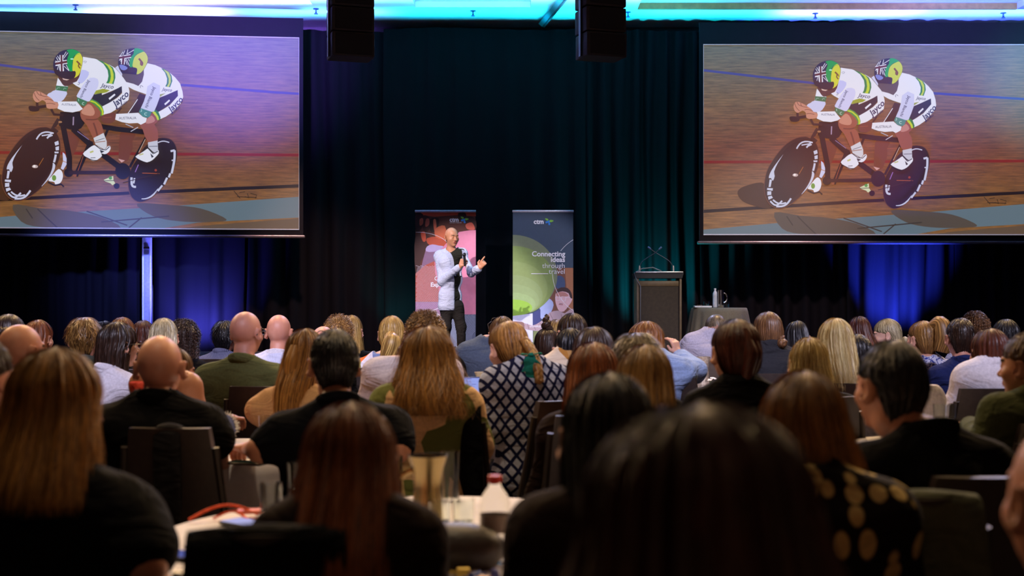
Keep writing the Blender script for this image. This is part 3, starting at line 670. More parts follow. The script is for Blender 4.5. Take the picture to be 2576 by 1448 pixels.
# ceiling: white plaster with three recessed coffers ahead of the drapes
cm = mat('ceiling_plaster', (226, 226, 226), 0.85, 0, 0.03, 6)
cof = [(-9.4, -2.98, 14.5, 19.0), (-1.46, 0.28, 14.5, 19.2), (1.90, 7.65, 14.5, 19.32)]
mb = MB(); xs = [-10.5]+[v for c in cof for v in c[:2]]+[10.5]
T = 0.06
for i in range(len(xs)-1):
    a, b_ = xs[i], xs[i+1]; c = [q for q in cof if q[0] == a and q[1] == b_]
    if c:
        y0, y1 = c[0][2:]; sl = 0.10
        mb.box(((a+b_)/2, (-1.7+y0)/2, CEIL+0.1), (b_-a, y0+1.7, 0.2)); mb.box(((a+b_)/2, (y1+YB+0.3)/2, CEIL+0.1), (b_-a, YB+0.3-y1, 0.2))
        mb.box(((a+b_)/2, (y0+y1)/2, CEIL+0.125), (b_-a, y1-y0, 0.06), mi=0)
        mb.box(((a+b_)/2, y1-0.03, CEIL+0.047), (b_-a-0.002, 0.05, 0.09), mi=1 if a > 1 else 0)
    else: mb.box(((a+b_)/2, (YB+0.3-1.7)/2, CEIL+0.1), (b_-a, YB+2.0, 0.2))
structure(mb.build('ceiling', [cm, mat('coffer_timber', (150, 112, 62), 0.6, 0, 0.2, 12)], None, False))
# sprinkler heads and small fittings
chrome = mat('chrome', (190, 190, 196), 0.2, 1.0)
spk = mat('sprinkler_metal', (60, 90, 150), 0.4, 0.6)
SPK = [(190, 22, 'leftmost small sprinkler head on the ceiling above left screen'), (795, 32, 'small ceiling sprinkler just left of the left hanging speaker stack'), (1190, 37, 'small sprinkler head on bright cyan ceiling between hanging speakers'),
       (1580, 40, 'small sprinkler head right beside the right hanging speaker stack'), (2051, 43, 'small sprinkler head on ceiling above right screen, middle one'), (2524, 42, 'rightmost small sprinkler head on ceiling near frame edge')]
for px, py, lb in SPK:
    d = (CEIL-0.06-H)*F/(YH-py); p = P(px, py, d); e = empty('ceiling_sprinkler', (p.x, p.y, CEIL)); tagp(e, lb, 'sprinkler', 'ceiling sprinklers')
    MB().lathe([(0.045, 0), (0.045, -0.008), (0.012, -0.012), (0.012, -0.05), (0.02, -0.055)], n=14).build('rosette', spk, e)
    MB().lathe([(0.004, -0.055), (0.032, -0.075), (0.032, -0.08), (0.0, -0.082)], n=14).build('deflector', spk, e)
p = P(192, 27, 19.6); tagp(MB().lathe([(0.03, CEIL), (0.07, CEIL-0.01), (0.075, CEIL-0.06), (0.05, CEIL-0.10), (0.0, CEIL-0.115)], (p.x+0.06, p.y+0.1, 0)).build('smoke_detector', mat('white_plastic', (200, 200, 215), 0.5), None), 'small round white detector on the ceiling above left screen', 'detector')
for px, nm in ((1785, 'left'), (2395, 'right')):
    p = P(px, 2, 18.9); tagp(MB().lathe([(0.17, CEIL+0.096), (0.20, CEIL+0.092), (0.20, CEIL+0.066), (0.14, CEIL+0.06), (0.0, CEIL+0.08)], (p.x, 18.35, 0), 32).build('ceiling_downlight', mat('lamp_trim', (120, 120, 160), 0.5), None), f'round downlight in ceiling coffer above right screen, {nm} one of two', 'ceiling light', 'downlights in the right coffer')
e = empty('lighting_track', (0, 0, 0)); tagp(e, 'slanted dark teal track beam on ceiling left of right hanging speaker', 'track')
mb = MB(); mb.tube([(0.47, 20.0, CEIL-0.06), (0.78, 18.0, CEIL-0.06)], 0.055, 4, flat=1.0); mb.build('rail', mat('track_grey', (60, 110, 120), 0.5, 0.3), e, False)
MB().tube([(0.50, 19.9, CEIL-0.12), (0.79, 18.0, CEIL-0.12)], 0.02, 6).build('cable_channel', mat('track_dark', (20, 40, 48), 0.6), e)
e.location = (0, 0, 0)

# drapes
def drape(x0, x1, y, z0, z1, label, name='stage_drape', amp=0.055, period=0.30, seed=0, col=None, gather=0.0):
    rs = np.random.RandomState(seed); n = int((x1-x0)/0.022); x = np.linspace(x0, x1, n); ph = np.cumsum(rs.uniform(0.5, 1.6, n))*0.022/period*2*PI
    am = amp*(0.5+0.8*np.interp(x, np.linspace(x0, x1, 14), rs.uniform(0, 1, 14)))
    zz = np.linspace(z0, z1, 16); rows = []
    for z in zz:
        k = (z-z0)/(z1-z0); wv = np.sin(ph+0.5*np.sin(z*0.8+seed)+0.15*np.sin(x*3+z*2)); fy = y-am*(np.sign(wv)*np.abs(wv)**0.8)*(1-0.25*k)
        fx = x+0.012*np.sin(ph*0.5+z)
        fr = np.stack([fx, fy, np.full(n, z)], -1); bk = np.stack([fx, fy+0.012, np.full(n, z)], -1)[::-1]
        if z == zz[-1]: fr[:, 2] += 0.02*np.sin(x*2.2+seed); bk[:, 2] = fr[::-1, 2]
        rows.append(np.concatenate([fr, bk]))
    o = MB().grid(np.array(rows)).build(name, col or drape_m, None, sharp=80); return tagp(o, label, 'curtain', 'black drapes behind the stage')
drape_m = mat('black_velvet', (16, 15, 18), 0.8, 0, 0.15, 120, 0.0, 0.03, 0.0)
xp = lambda px, d: (px-CX)/F*d
drape(-10.2, xp(352, 20), 20.0, 0.0, 5.55, 'black stage drape at far left beneath left screen', seed=1, amp=0.04)
drape(xp(384, 19.95), xp(618, 20), 19.95, 0.0, 5.6, 'drape glowing deep blue under left screen beside white column', seed=2, amp=0.05, period=0.42)
drape(xp(614, 20), xp(972, 20), 20.0, 0.0, 5.62, 'near-black drape between blue-lit drape and the pink pull-up banner', seed=3, amp=0.05, period=0.34)
drape(xp(966, 19.95), xp(1480, 20), 19.95, 0.0, 5.64, 'plain black drape directly behind speaker and both pull-up banners', seed=4, amp=0.03, period=0.4)
drape(xp(1476, 20), xp(1762, 20), 19.98, 0.0, 5.62, 'deeply pleated teal-lit drape behind the wooden lectern', seed=5, amp=0.085, period=0.24)
drape(xp(1758, 20), xp(2128, 20), 20.02, 0.0, 5.62, 'dark pleated drape behind the draped cocktail table', seed=6, amp=0.06, period=0.30)
drape(xp(2124, 20), xp(2400, 20), 19.95, 0.0, 5.6, 'drape lit vivid blue below right screen', seed=8, amp=0.07, period=0.36)
drape(xp(2396, 20), 10.2, 20.0, 0.0, 5.62, 'black drape at far right below right screen', seed=9, amp=0.04)
# stage
ZS = 0.60
e = empty('stage_platform', (0, 18.3, 0)); tagp(e, 'low dark stage platform carrying the speaker, lectern and banners', 'stage')
MB().box((0, 0, ZS-0.03), (11.5, 2.5, 0.06)).build('deck', mat('stage_carpet', (30, 28, 32), 0.95), e, False)
rs = np.random.RandomState(3); n = 600; x = np.linspace(-5.72, 5.72, n)
fr = np.stack([x, -1.235-0.014*np.sin(x*46)], -1); bk = fr[::-1]+(0, 0.01)
rg = np.concatenate([fr, bk]); MB().grid(np.array([np.c_[rg, np.full(2*n, z)] for z in (0.01, 0.3, ZS-0.06)])).build('skirt', M_black, e)
# white column between drapes
e = empty('wall_column', (xp(369, 19.6), 19.6, 0)); tagp(e, 'narrow white column glowing blue-violet below left screen', 'column')
MB().box((0, 0.02, 2.8), (0.135, 0.08, 5.6), bev=0.01).build('post', mat('white_paint', (225, 222, 230), 0.5), e)
MB().box((0.01, -0.03, 1.1), (0.085, 0.03, 2.2), bev=0.006).build('cover_strip', mat('grey_paint', (150, 146, 156), 0.6), e)
MB().box((0.01, -0.048, 2.19), (0.09, 0.008, 0.03)).build('metal_clip', chrome, e)

# ---------------- flat picture drawing ----------------
def text_mesh(body, size=1.0, bold=0.0, align='CENTER', shear=0.0, space=1.0):
    cu = bpy.data.curves.new('lettering', 'FONT'); cu.body = body; cu.size = size; cu.resolution_u = 3; cu.align_x = align; cu.align_y = 'CENTER'; cu.offset = bold; cu.shear = shear; cu.space_character = space
    o = bpy.data.objects.new('lettering', cu); sc.collection.objects.link(o); dg = bpy.context.evaluated_depsgraph_get()
    me = o.evaluated_get(dg).to_mesh(); V = np.array([v.co[:] for v in me.vertices]).reshape(-1, 3); T = []
    me.calc_loop_triangles(); T = [tuple(t.vertices) for t in me.loop_triangles]
    o.evaluated_get(dg).to_mesh_clear(); bpy.data.objects.remove(o); bpy.data.curves.remove(cu)
    return V[:, :2], np.array(T)
class Flat:
    """layered flat shapes on one plane: coordinates in picture pixels, y down"""
    def __init__(s, ox, oy, sx, sz, step=0.00018): s.ox, s.oy, s.sx, s.sz, s.step = ox, oy, sx, sz, step; s.mb = MB(); s.mats = []; s.k = 0
    def mi(s, m):
        if m not in s.mats: s.mats.append(m)
        return s.mats.index(m)
    def put(s, pts2, tris, m):
        s.k += 1; p = np.array(pts2, float); V = np.stack([(p[:, 0]-s.ox)*s.sx, np.full(len(p), -s.k*s.step), -(p[:, 1]-s.oy)*s.sz], -1); s.mb.add(V, tris, s.mi(m))
    def poly(s, pts, m, smooth=0):
        p = np.array(pts, float).reshape(-1, 2)
        if smooth:
            n = len(p); Q = []
            for i in range(n):
                a, b, c, d = p[i-1], p[i], p[(i+1) % n], p[(i+2) % n]
                for t in np.arange(smooth)/smooth: Q.append(0.5*((2*b)+(c-a)*t+(2*a-5*b+4*c-d)*t*t+(3*b-a-3*c+d)*t**3))
            p = np.array(Q)
        T = tessellate_polygon([[Vector((q[0], q[1], 0)) for q in p]]); T = [t for t in T if len(set(t)) == 3]
        s.put(p, np.array(T), m)
    def stroke(s, pts, w, m, smooth=0):
        p = np.array(pts, float).reshape(-1, 2)
        if smooth and len(p) > 2:
            t = np.linspace(0, len(p)-1, smooth*len(p)); i = np.arange(len(p)); q = np.stack([np.interp(t, i, p[:, j]) for j in (0, 1)], -1)
            for _ in range(smooth): q[1:-1] = 0.25*q[:-2]+0.5*q[1:-1]+0.25*q[2:]
            p = q
        T = np.gradient(p, axis=0); T /= np.linalg.norm(T, axis=1)[:, None]+1e-9; N = np.stack([-T[:, 1], T[:, 0]], -1)*(np.array(w)/2 if np.isscalar(w) else np.interp(np.linspace(0, 1, len(p)), np.linspace(0, 1, len(w)), w)[:, None]/2)
        V = np.concatenate([p+N, p-N]); n = len(p); i = np.arange(n-1); s.put(V, np.stack([i, i+1, n+i+1, n+i], -1), m)
    def text(s, body, cx, cy, size, m, rot=0, bold=0.0, align='CENTER', shear=0, sxx=1.0, space=1.0):
        V, T = text_mesh(body, 1.0, bold, align, shear, space); a = math.radians(rot); x, y = V[:, 0]*size*sxx, -V[:, 1]*size
        s.put(np.stack([cx+x*math.cos(a)+y*math.sin(a), cy-x*math.sin(a)+y*math.cos(a)], -1), T, m)
    def disc(s, cx, cy, r, m, r2=None, n=40, a0=0, a1=360):
        a = np.radians(np.linspace(a0, a1, n)); r2 = r2 or r; s.poly(np.stack([cx+r*np.cos(a[:-1] if a1-a0 == 360 else a), cy+r2*np.sin(a[:-1] if a1-a0 == 360 else a)], -1), m)
def conv(k):
    X0, Y0, sc_ = {'A': (1980, 130, 7.24), 'B': (2160, 130, 6.895), 'C': (1915, 290, 6.035), 'D': (2100, 290, 6.032), 'E': (1740, 60, 2.586)}[k]
    return lambda *c: [(X0+c[i]/sc_, Y0+c[i+1]/sc_) for i in range(0, len(c), 2)]
A, B, Cc, Dd, Ee = [conv(k) for k in 'ABCDE']
def wood_picture(strength, diff):
    m, nt, b = nodes('projected_track_boards'); tc = nd(nt, 'ShaderNodeTexCoord'); mp = nd(nt, 'ShaderNodeMapping'); link(nt, tc.outputs['Object'], mp.inputs[0])
    mp.inputs['Rotation'].default_value = (0, 0.035, 0); mp.inputs['Scale'].default_value = (0.7, 1, 12)
    n = nd(nt, 'ShaderNodeTexNoise'); n.inputs['Scale'].default_value = 4.0; n.inputs['Detail'].default_value = 11; n.inputs['Roughness'].default_value = 0.68
    link(nt, mp.outputs[0], n.inputs['Vector'])
    sx = nd(nt, 'ShaderNodeSeparateXYZ'); link(nt, tc.outputs['Object'], sx.inputs[0])
    dv = nd(nt, 'ShaderNodeMath', operation='MULTIPLY_ADD'); dv.inputs[1].default_value = -1/2.9; dv.inputs[2].default_value = 1.0; link(nt, sx.outputs[2], dv.inputs[0])
    base = ramp(nt, [(0.0, lin((96, 92, 74))), (0.3, lin((118, 88, 52))), (0.55, lin((118, 68, 40))), (0.8, lin((120, 80, 38))), (1.0, lin((128, 88, 44)))])
    link(nt, dv.outputs[0], base.inputs[0])
    r = ramp(nt, [(0.30, (0.30, 0.30, 0.30)), (0.5, (0.85, 0.85, 0.85)), (0.70, (1.5, 1.42, 1.3))]); link(nt, n.outputs['Fac'], r.inputs[0])
    mx = nd(nt, 'ShaderNodeMix', data_type='RGBA', blend_type='MULTIPLY'); mx.inputs[0].default_value = 1; link(nt, base.outputs[0], mx.inputs[6]); link(nt, r.outputs[0], mx.inputs[7])
    link(nt, mx.outputs[2], b.inputs['Emission Color']); b.inputs['Emission Strength'].default_value = strength
    b.inputs['Base Color'].default_value = (diff, diff, diff, 1); b.inputs['Roughness'].default_value = 0.8; b.inputs['Specular IOR Level'].default_value = 0
    return m
wood_m = wood_picture(1.05, 0.075)
def draw_cyclists(fl, ES=0.92):
    c = lambda r, g, b_: emit_mat('projected_colour', (r, g, b_), ES, 0.055)
    X0, X1, Y0, Y1 = 1770, 2636, 112, 590
    fl.poly([(X0, Y0), (X1, Y0), (X1, Y1), (X0, Y1)], wood_m)
    black, dk = c(30, 18, 14), c(56, 32, 24); white = c(226, 226, 240); lil = c(200, 202, 236); green = c(44, 124, 58); yel = c(190, 208, 30); navy = c(34, 26, 74)
    sk, skd, skl = c(150, 84, 60), c(112, 60, 44), c(196, 136, 112)
    # track lines and apron
    fl.stroke([(X0, 176), (2044, 208)], 6, c(70, 66, 140)); fl.stroke(Ee(1575, 450, 2160, 487)+[(X1, 251)], 6, c(64, 64, 160)); fl.stroke([(2040, 208), (2360, 236)], 5, c(70, 66, 140))
    fl.stroke([(X0, 407), (2200, 406), (2400, 405), (X1, 404)], 7, c(128, 34, 24))
    fl.stroke([(X0, 531), (2250, 501), (X1, 481)], 8, c(36, 22, 16)); 
    fl.poly([(X0, 577), (1972, 559), (2300, 536), (X1, 508), (X1, 560), (2390, 574), (2300, 590), (X0, 590)], c(96, 112, 122))
    fl.poly([(2330, Y1), (2420, 580), (X1, 562), (X1, Y1)], c(96, 76, 58))
    # shadows on boards in the picture
    shd = c(84, 72, 62); fl.poly(Ee(1300, 1212, 1500, 1218, 1700, 1240, 1860, 1308, 1760, 1325, 1560, 1322, 1400, 1290), shd, 4)
    fl.poly(Ee(540, 1225, 700, 1245, 900, 1262, 1080, 1300, 1200, 1366, 1000, 1368, 720, 1366, 590, 1330), shd, 3)
    fl.poly(Ee(300, 1090, 360, 1050, 480, 1040, 520, 1190, 420, 1185, 330, 1150), c(72, 44, 22), 4)
    for a in (Ee(620, 1250, 660, 1310), Ee(690, 1250, 760, 1320, 810, 1366), Ee(990, 1262, 1240, 1350), Ee(1080, 1330, 1500, 1290), Ee(1250, 1366, 1330, 1300)): fl.stroke(a, 3, c(60, 50, 44), 3)
    for a in (Ee(1905, 1125, 1945, 1172), Ee(1940, 1135, 1975, 1130), Ee(1990, 1140, 2000, 1170, 1975, 1160), Ee(2010, 1140, 2050, 1150, 2040, 1172), Ee(1925, 1160, 2050, 1168)): fl.stroke(a, 1.6, c(40, 26, 20))
    # far legs and shoes
    fl.poly(Cc(960, 370, 1140, 450, 1135, 560, 1080, 700, 1050, 740, 1020, 640, 980, 500), skd, 3)
    fl.poly(Cc(912, 690, 945, 715, 975, 800, 980, 850, 920, 950, 885, 930, 918, 820), lil); fl.stroke(Cc(912, 818, 980, 845), 1.4, c(180, 120, 50))
    fl.poly(Cc(710, 1110, 760, 1040, 850, 940, 905, 980, 915, 1060, 880, 1140, 810, 1165, 790, 1130), white, 3); fl.disc(*Cc(790, 1070)[0], 5, c(110, 150, 60), 7); fl.stroke(Cc(705, 1135, 800, 1180, 890, 1160, 930, 1200), 4, black)
    fl.poly(Dd(640, 375, 835, 400, 800, 500, 800, 620, 760, 720, 730, 800, 640, 830, 600, 770, 600, 640, 610, 500), skd, 3); fl.poly(Dd(590, 775, 690, 800, 640, 832), c(206, 160, 160))
    fl.poly(Dd(385, 1090, 520, 1030, 525, 1100, 550, 1140, 510, 1170, 480, 1140, 400, 1112), c(206, 214, 176)); fl.stroke(Dd(390, 1105, 530, 1100), 1.5, black); fl.disc(*Dd(570, 1180)[0], 7, black); fl.disc(*Dd(480, 1062)[0], 4, c(80, 150, 70))
    # wheels
    fl.poly(Cc(700, 322, 800, 375, 868, 480, 889, 640, 866, 800, 795, 960, 705, 1110, 604, 1230, 482, 1335, 352, 1405, 270, 1420, 168, 1385, 90, 1295, 45, 1150, 53, 980, 93, 820, 172, 680, 270, 540, 392, 416, 540, 336, 640, 318), c(110, 66, 48), 3)
    fl.poly(Cc(700, 330, 795, 382, 860, 480, 880, 640, 857, 800, 787, 958, 697, 1105, 597, 1225, 477, 1325, 350, 1394, 270, 1409, 175, 1376, 98, 1287, 54, 1150, 62, 980, 102, 822, 182, 682, 280, 545, 400, 424, 542, 345, 640, 327), dk, 3)
    fl.poly(Cc(670, 365, 760, 410, 815, 500, 835, 640, 810, 800, 740, 950, 650, 1090, 560, 1200, 450, 1290, 340, 1350, 270, 1362, 190, 1330, 130, 1250, 100, 1130, 110, 990, 150, 840, 220, 700, 320, 570, 430, 460, 560, 385), c(48, 26, 18), 3)
    fl.poly(Dd(1270, 452, 1362, 478, 1424, 558, 1449, 680, 1424, 850, 1364, 1002, 1262, 1165, 1150, 1285, 1022, 1385, 900, 1420, 806, 1374, 752, 1284, 730, 1130, 745, 1000, 800, 870, 870, 755, 960, 600, 1100, 488, 1180, 458), c(98, 62, 42), 3)
    fl.poly(Dd(1270, 460, 1355, 486, 1415, 560, 1440, 680, 1416, 850, 1356, 998, 1255, 1158, 1145, 1277, 1018, 1376, 900, 1410, 813, 1366, 762, 1280, 740, 1130, 755, 1000, 808, 872, 878, 760, 968, 607, 1105, 496, 1182, 466), c(40, 24, 20), 3)
    W = c(198, 200, 224)
    def ws(f, pts, w_): fl.stroke(f(*pts), w_, W, 2)
    fl.poly(Cc(118, 950, 135, 880, 200, 770, 340, 588, 255, 720, 198, 850, 208, 920, 180, 992, 150, 950), W, 2)
    ws(Cc, (540, 505, 590, 410, 690, 385, 785, 412), 3.6); ws(Cc, (615, 450, 745, 428), 3); ws(Cc, (690, 488, 760, 405), 4); ws(Cc, (700, 470, 770, 440), 3)
    for q in ((795, 545, 850, 520, 860, 575, 810, 595), (810, 615, 860, 600, 860, 660, 815, 665), (795, 682, 857, 682, 852, 706, 800, 708), (130, 970, 165, 975, 145, 1085, 115, 1085), (95, 1100, 180, 1105, 175, 1142, 90, 1130), (95, 1152, 155, 1150, 155, 1205, 95, 1210), (105, 1232, 160, 1217, 180, 1250, 115, 1280)): fl.poly(Cc(*q), W)
    ws(Cc, (815, 725, 805, 790, 790, 840), 5); ws(Cc, (775, 850, 800, 880, 770, 985, 700, 1100, 615, 1195), (2, 7, 5, 3, 1)); ws(Cc, (140, 1300, 200, 1365, 250, 1370, 320, 1295), 4.2); ws(Cc, (180, 1280, 240, 1335, 310, 1345, 380, 1325), 4); ws(Cc, (230, 1380, 330, 1385, 400, 1345, 455, 1258), 4.6)
    fl.disc(*Cc(520, 905)[0], 7, c(190, 170, 170), 4); fl.stroke(Cc(575, 890, 640, 780), 1.2, c(180, 110, 50)); fl.disc(*Cc(510, 900)[0], 3, c(240, 230, 230), 3)
    ws(Dd, (1165, 530, 1240, 495, 1330, 525), 2.6); ws(Dd, (1350, 655, 1410, 640), 5); ws(Dd, (1408, 640, 1412, 780, 1365, 985), 5.4); ws(Dd, (1365, 790, 1420, 790), 3); ws(Dd, (1345, 985, 1325, 1045), 5); ws(Dd, (1300, 1050, 1255, 1150), 5); ws(Dd, (1230, 1165, 1165, 1250), 4.5); ws(Dd, (1170, 1210, 1100, 1320, 1000, 1370, 930, 1368), (1, 4, 3, 2)); ws(Dd, (785, 1050, 782, 1195, 850, 1190), 5.4); ws(Dd, (830, 1060, 815, 1140), 4)
    fl.stroke(Dd(885, 860, 838, 972), 2, c(150, 110, 190)); fl.stroke(Dd(940, 985, 1190, 990), 1.4, c(180, 90, 40)); fl.disc(*Dd(1135, 940)[0], 3, c(150, 60, 30))
    # frame
    fl.poly(Cc(880, 95, 1170, 88, 1240, 240, 1180, 330, 1110, 370, 985, 345, 860, 300, 870, 180), black)
    fl.stroke(Cc(860, 200, 800, 300, 770, 340, 840, 400), 9, dk); fl.stroke(Cc(920, 300, 970, 560, 1010, 760, 1010, 1010), 13, black); fl.disc(*Cc(1000, 990)[0], 11, black)
    fl.stroke(Cc(1060, 340, 1330, 590)+Dd(200, 600, 400, 740, 640, 920), 14, black); fl.stroke(Cc(1125, 378, 1290, 500), 1.6, c(140, 120, 170))
    fl.stroke(Cc(1320, 520, 1100, 1040), 11, black); fl.stroke(Cc(1225, 700, 1120, 1000), 1.2, c(170, 90, 50)); fl.disc(*Cc(1090, 1020)[0], 4, c(140, 80, 50), 6); fl.stroke(Cc(1000, 990)+Dd(650, 980), 9, c(50, 28, 20))
    fl.stroke(Dd(330, 300, 600, 340, 980, 375), 12, black); fl.stroke(Dd(450, 330, 395, 460), 6, black); fl.stroke(Dd(1100, 230, 985, 470, 760, 900), 6, black); fl.disc(*Dd(660, 960)[0], 18, black, 20); fl.stroke(Dd(660, 1130, 1180, 990), 2, dk); fl.stroke(Dd(560, 130, 640, 20), 4, c(70, 40, 30))
    fl.stroke(Dd(985, 480, 890, 680), 1.2, c(220, 190, 170)); fl.stroke(Dd(700, 260, 810, 310), 2.2, c(170, 170, 190)); fl.stroke(Dd(775, 370, 880, 305), 1.8, c(200, 200, 220)); fl.stroke(Cc(1070, 165, 1065, 290), 3, c(160, 140, 170))
    fl.disc(*Cc(880, 245)[0], 4.5, c(160, 116, 80), 2.5)
    # bars and hands of the front rider
    fl.poly(A(45, 1190, 100, 1175, 220, 1190, 225, 1250, 170, 1275, 70, 1265), c(48, 24, 14), 2); fl.stroke(A(190, 1110, 195, 1200), 6, c(60, 30, 18)); fl.stroke(A(200, 1200, 350, 1175), 7, c(52, 26, 16)); fl.stroke(A(430, 1225, 480, 1320, 640, 1330), 6, c(54, 28, 18))
    fl.poly(A(545, 670, 600, 740, 640, 800, 720, 820, 690, 910, 500, 890, 515, 820), white); fl.poly(A(500, 890, 695, 910, 680, 1000, 600, 1090, 470, 1090, 360, 980, 430, 930), lil, 2); fl.poly(A(515, 808, 725, 825, 700, 912, 505, 887), c(60, 112, 70)); fl.stroke(A(640, 880, 655, 850, 690, 860), 1, c(170, 200, 190)); fl.stroke(A(520, 880, 545, 845, 580, 850), 1, c(170, 200, 190))
    fl.poly(A(180, 908, 260, 930, 350, 980, 440, 1040, 480, 1090, 550, 1120, 558, 1180, 520, 1212, 400, 1222, 350, 1190, 340, 1110, 280, 1070, 200, 1115, 140, 1075, 118, 1000, 138, 935), skl, 2)
    for q in ((180, 910, 210, 980, 280, 990), (140, 940, 165, 1020, 230, 1080), (250, 930, 250, 1000, 370, 1010), (320, 1060, 380, 1040, 470, 1080), (350, 1130, 420, 1120, 500, 1140)): fl.stroke(A(*q), 1.4, c(120, 70, 52), 2)
    # front rider body
    fl.poly(A(545, 640, 640, 680, 720, 690, 850, 640, 900, 600, 935, 590, 905, 700, 860, 745, 800, 775, 740, 800, 680, 818, 640, 800, 600, 745), c(84, 48, 38), 2)
    fl.poly(A(620, 672, 680, 690, 742, 695, 700, 714, 640, 702), c(220, 190, 180))
    torso = A(930, 590, 960, 450, 975, 290, 1180, 320)+B(0, 345, 120, 400, 220, 460, 320, 580, 400, 680, 440, 790, 330, 765, 150, 850, 0, 915)+A(1180, 950, 1000, 870, 940, 850, 850, 800, 800, 760, 870, 730, 910, 660)
    fl.poly(torso, white)
    fl.poly(B(325, 760, 440, 790, 452, 850, 437, 990, 300, 1110, 150, 1210, 30, 1260, 20, 1180, 5, 1110, 130, 1040, 250, 960, 330, 880), white)
    fl.poly(A(1215, 332, 1330, 410, 1400, 520, 1415, 620, 1400, 700, 1375, 750)+B(190, 728, 220, 620, 215, 540, 180, 450, 100, 390, 0, 345), green); fl.poly(B(20, 362, 90, 425, 135, 500, 147, 600, 132, 680, 108, 716, 163, 724, 190, 650, 190, 560, 165, 470, 120, 410, 60, 375), yel)
    fl.poly(A(1165, 948, 1200, 885, 1320, 850, 1440, 875, 1380, 915, 1240, 950), c(150, 158, 32))
    fl.poly(B(325, 760, 330, 860, 250, 950, 130, 1040, 5, 1110)+A(1310, 1160, 1230, 1090, 1130, 1045, 1160, 960, 1300, 925)+B(0, 920, 150, 860), c(44, 36, 44))
    fl.poly(B(108, 970, 205, 890, 222, 912, 125, 998), white)
    fl.poly(A(1050, 1110, 1150, 1110, 1240, 1190, 1290, 1290, 1260, 1340)+Dd(330, 160, 290, 190, 345, 250, 372, 330, 385, 400, 350, 475, 245, 480, 200, 400, 140, 280, 70, 200, 50, 110)+A(960, 1210), sk, 2)
    fl.poly(A(975, 1215, 1060, 1130, 1130, 1160, 1180, 1260, 1150, 1330, 1050, 1330, 950, 1290), skl, 2); fl.stroke(Dd(300, 190, 240, 210, 130, 200), 3, skd, 2); fl.stroke(Dd(240, 250, 280, 360, 300, 460), 4, skd, 2)
    fl.poly(A(1070, 1072, 1140, 1040, 1230, 1088, 1310, 1168, 1338, 1260, 1330, 1322, 1270, 1332, 1290, 1280, 1240, 1200, 1150, 1122), c(70, 140, 60)); fl.poly(A(1085, 1078, 1180, 1108, 1262, 1180, 1300, 1250, 1300, 1322, 1332, 1318, 1325, 1230, 1280, 1160, 1195, 1090, 1130, 1062), yel)
    fl.poly(A(1000, 760, 1100, 660, 1230, 680, 1240, 800, 1190, 900, 1110, 1050, 1050, 1082, 880, 1010, 880, 960, 940, 850), c(204, 204, 240), 2); fl.poly(A(960, 520, 1080, 560, 1050, 660, 960, 760, 890, 740, 930, 620), c(190, 192, 240), 2)
    fl.poly(A(540, 1092, 870, 1085, 920, 1150, 975, 1215, 920, 1250, 800, 1280, 660, 1268, 540, 1215, 560, 1150), white, 1); fl.poly(A(880, 1010, 1050, 1080, 1040, 1122, 1000, 1172, 940, 1150, 868, 1080), c(64, 116, 78)); fl.stroke(A(1000, 1100, 965, 1100, 960, 1140, 995, 1140), 1.2, c(190, 220, 210), 2); fl.stroke(A(900, 1040, 905, 1080), 1.2, c(190, 220, 210))
    fl.poly(Dd(240, 475, 385, 398, 430, 520, 432, 600, 400, 645, 340, 612, 270, 570), c(206, 206, 216)); fl.stroke(Dd(262, 540, 410, 520), 1.6, c(150, 90, 50)); fl.stroke(Dd(270, 520, 400, 475), 1.2, c(50, 50, 70))
    fl.poly(Dd(90, 710, 150, 650, 210, 600, 270, 582, 340, 622, 400, 650, 440, 600, 475, 590, 486, 630, 450, 690, 400, 712, 350, 700, 362, 740, 290, 800, 230, 812, 150, 770), white, 2); fl.stroke(Dd(90, 735, 220, 812, 300, 805), 1.8, black, 2); fl.stroke(Dd(265, 580, 345, 640, 420, 650, 470, 600), 2, c(40, 46, 60)); fl.stroke(Dd(190, 690, 240, 670), 4, c(190, 190, 120)); fl.stroke(Dd(200, 770, 270, 765), 1.4, c(50, 50, 60)); fl.poly(Dd(330, 650, 400, 670, 350, 700), c(50, 50, 62))
    # helmet of the front rider
    fl.poly(A(468, 440, 480, 360, 520, 280, 590, 210, 700, 168, 800, 158, 900, 198, 962, 270, 977, 340, 962, 450, 925, 580, 880, 642, 820, 672, 770, 690, 640, 680, 560, 640, 500, 600, 475, 520), c(44, 26, 58), 3)
    fl.poly(A(700, 178, 800, 160, 900, 200, 930, 228, 860, 250, 812, 300, 797, 380, 797, 450, 800, 545, 750, 548, 715, 470, 705, 390, 715, 310, 738, 250, 722, 210), c(0, 150, 62), 2)
    fl.poly(A(925, 225, 962, 290, 972, 350, 957, 450, 925, 580, 880, 640, 825, 668, 852, 600, 840, 562, 800, 545, 800, 450, 812, 360, 832, 290, 872, 245), c(206, 206, 28), 2); fl.stroke(A(930, 235, 860, 255, 820, 310, 805, 380), 1.4, c(120, 190, 40), 2)
    fl.poly(A(475, 500, 560, 540, 640, 560, 760, 560, 840, 545, 855, 600, 822, 672, 720, 692, 640, 680, 560, 640, 505, 600), c(52, 24, 22), 2)
    rc = c(92, 34, 30)
    def flag(f, v, h, vw, hw, rays, rw):
        fl.stroke(f(*v), vw+4, white); fl.stroke(f(*h), hw+4, white); fl.stroke(f(*v), vw, rc); fl.stroke(f(*h), hw, rc)
        for r_ in rays: fl.stroke(f(*r_), rw, white)
    flag(A, (608, 268, 615, 555), (505, 425, 706, 385), 4.5, 5.5, ((520, 310, 560, 385), (540, 285, 592, 372), (638, 300, 690, 210), (650, 325, 720, 225), (505, 375, 560, 395), (540, 530, 560, 455), (582, 540, 575, 460), (640, 470, 650, 550), (650, 460, 740, 545), (505, 462, 575, 450), (690, 440, 740, 540)), 1.3)
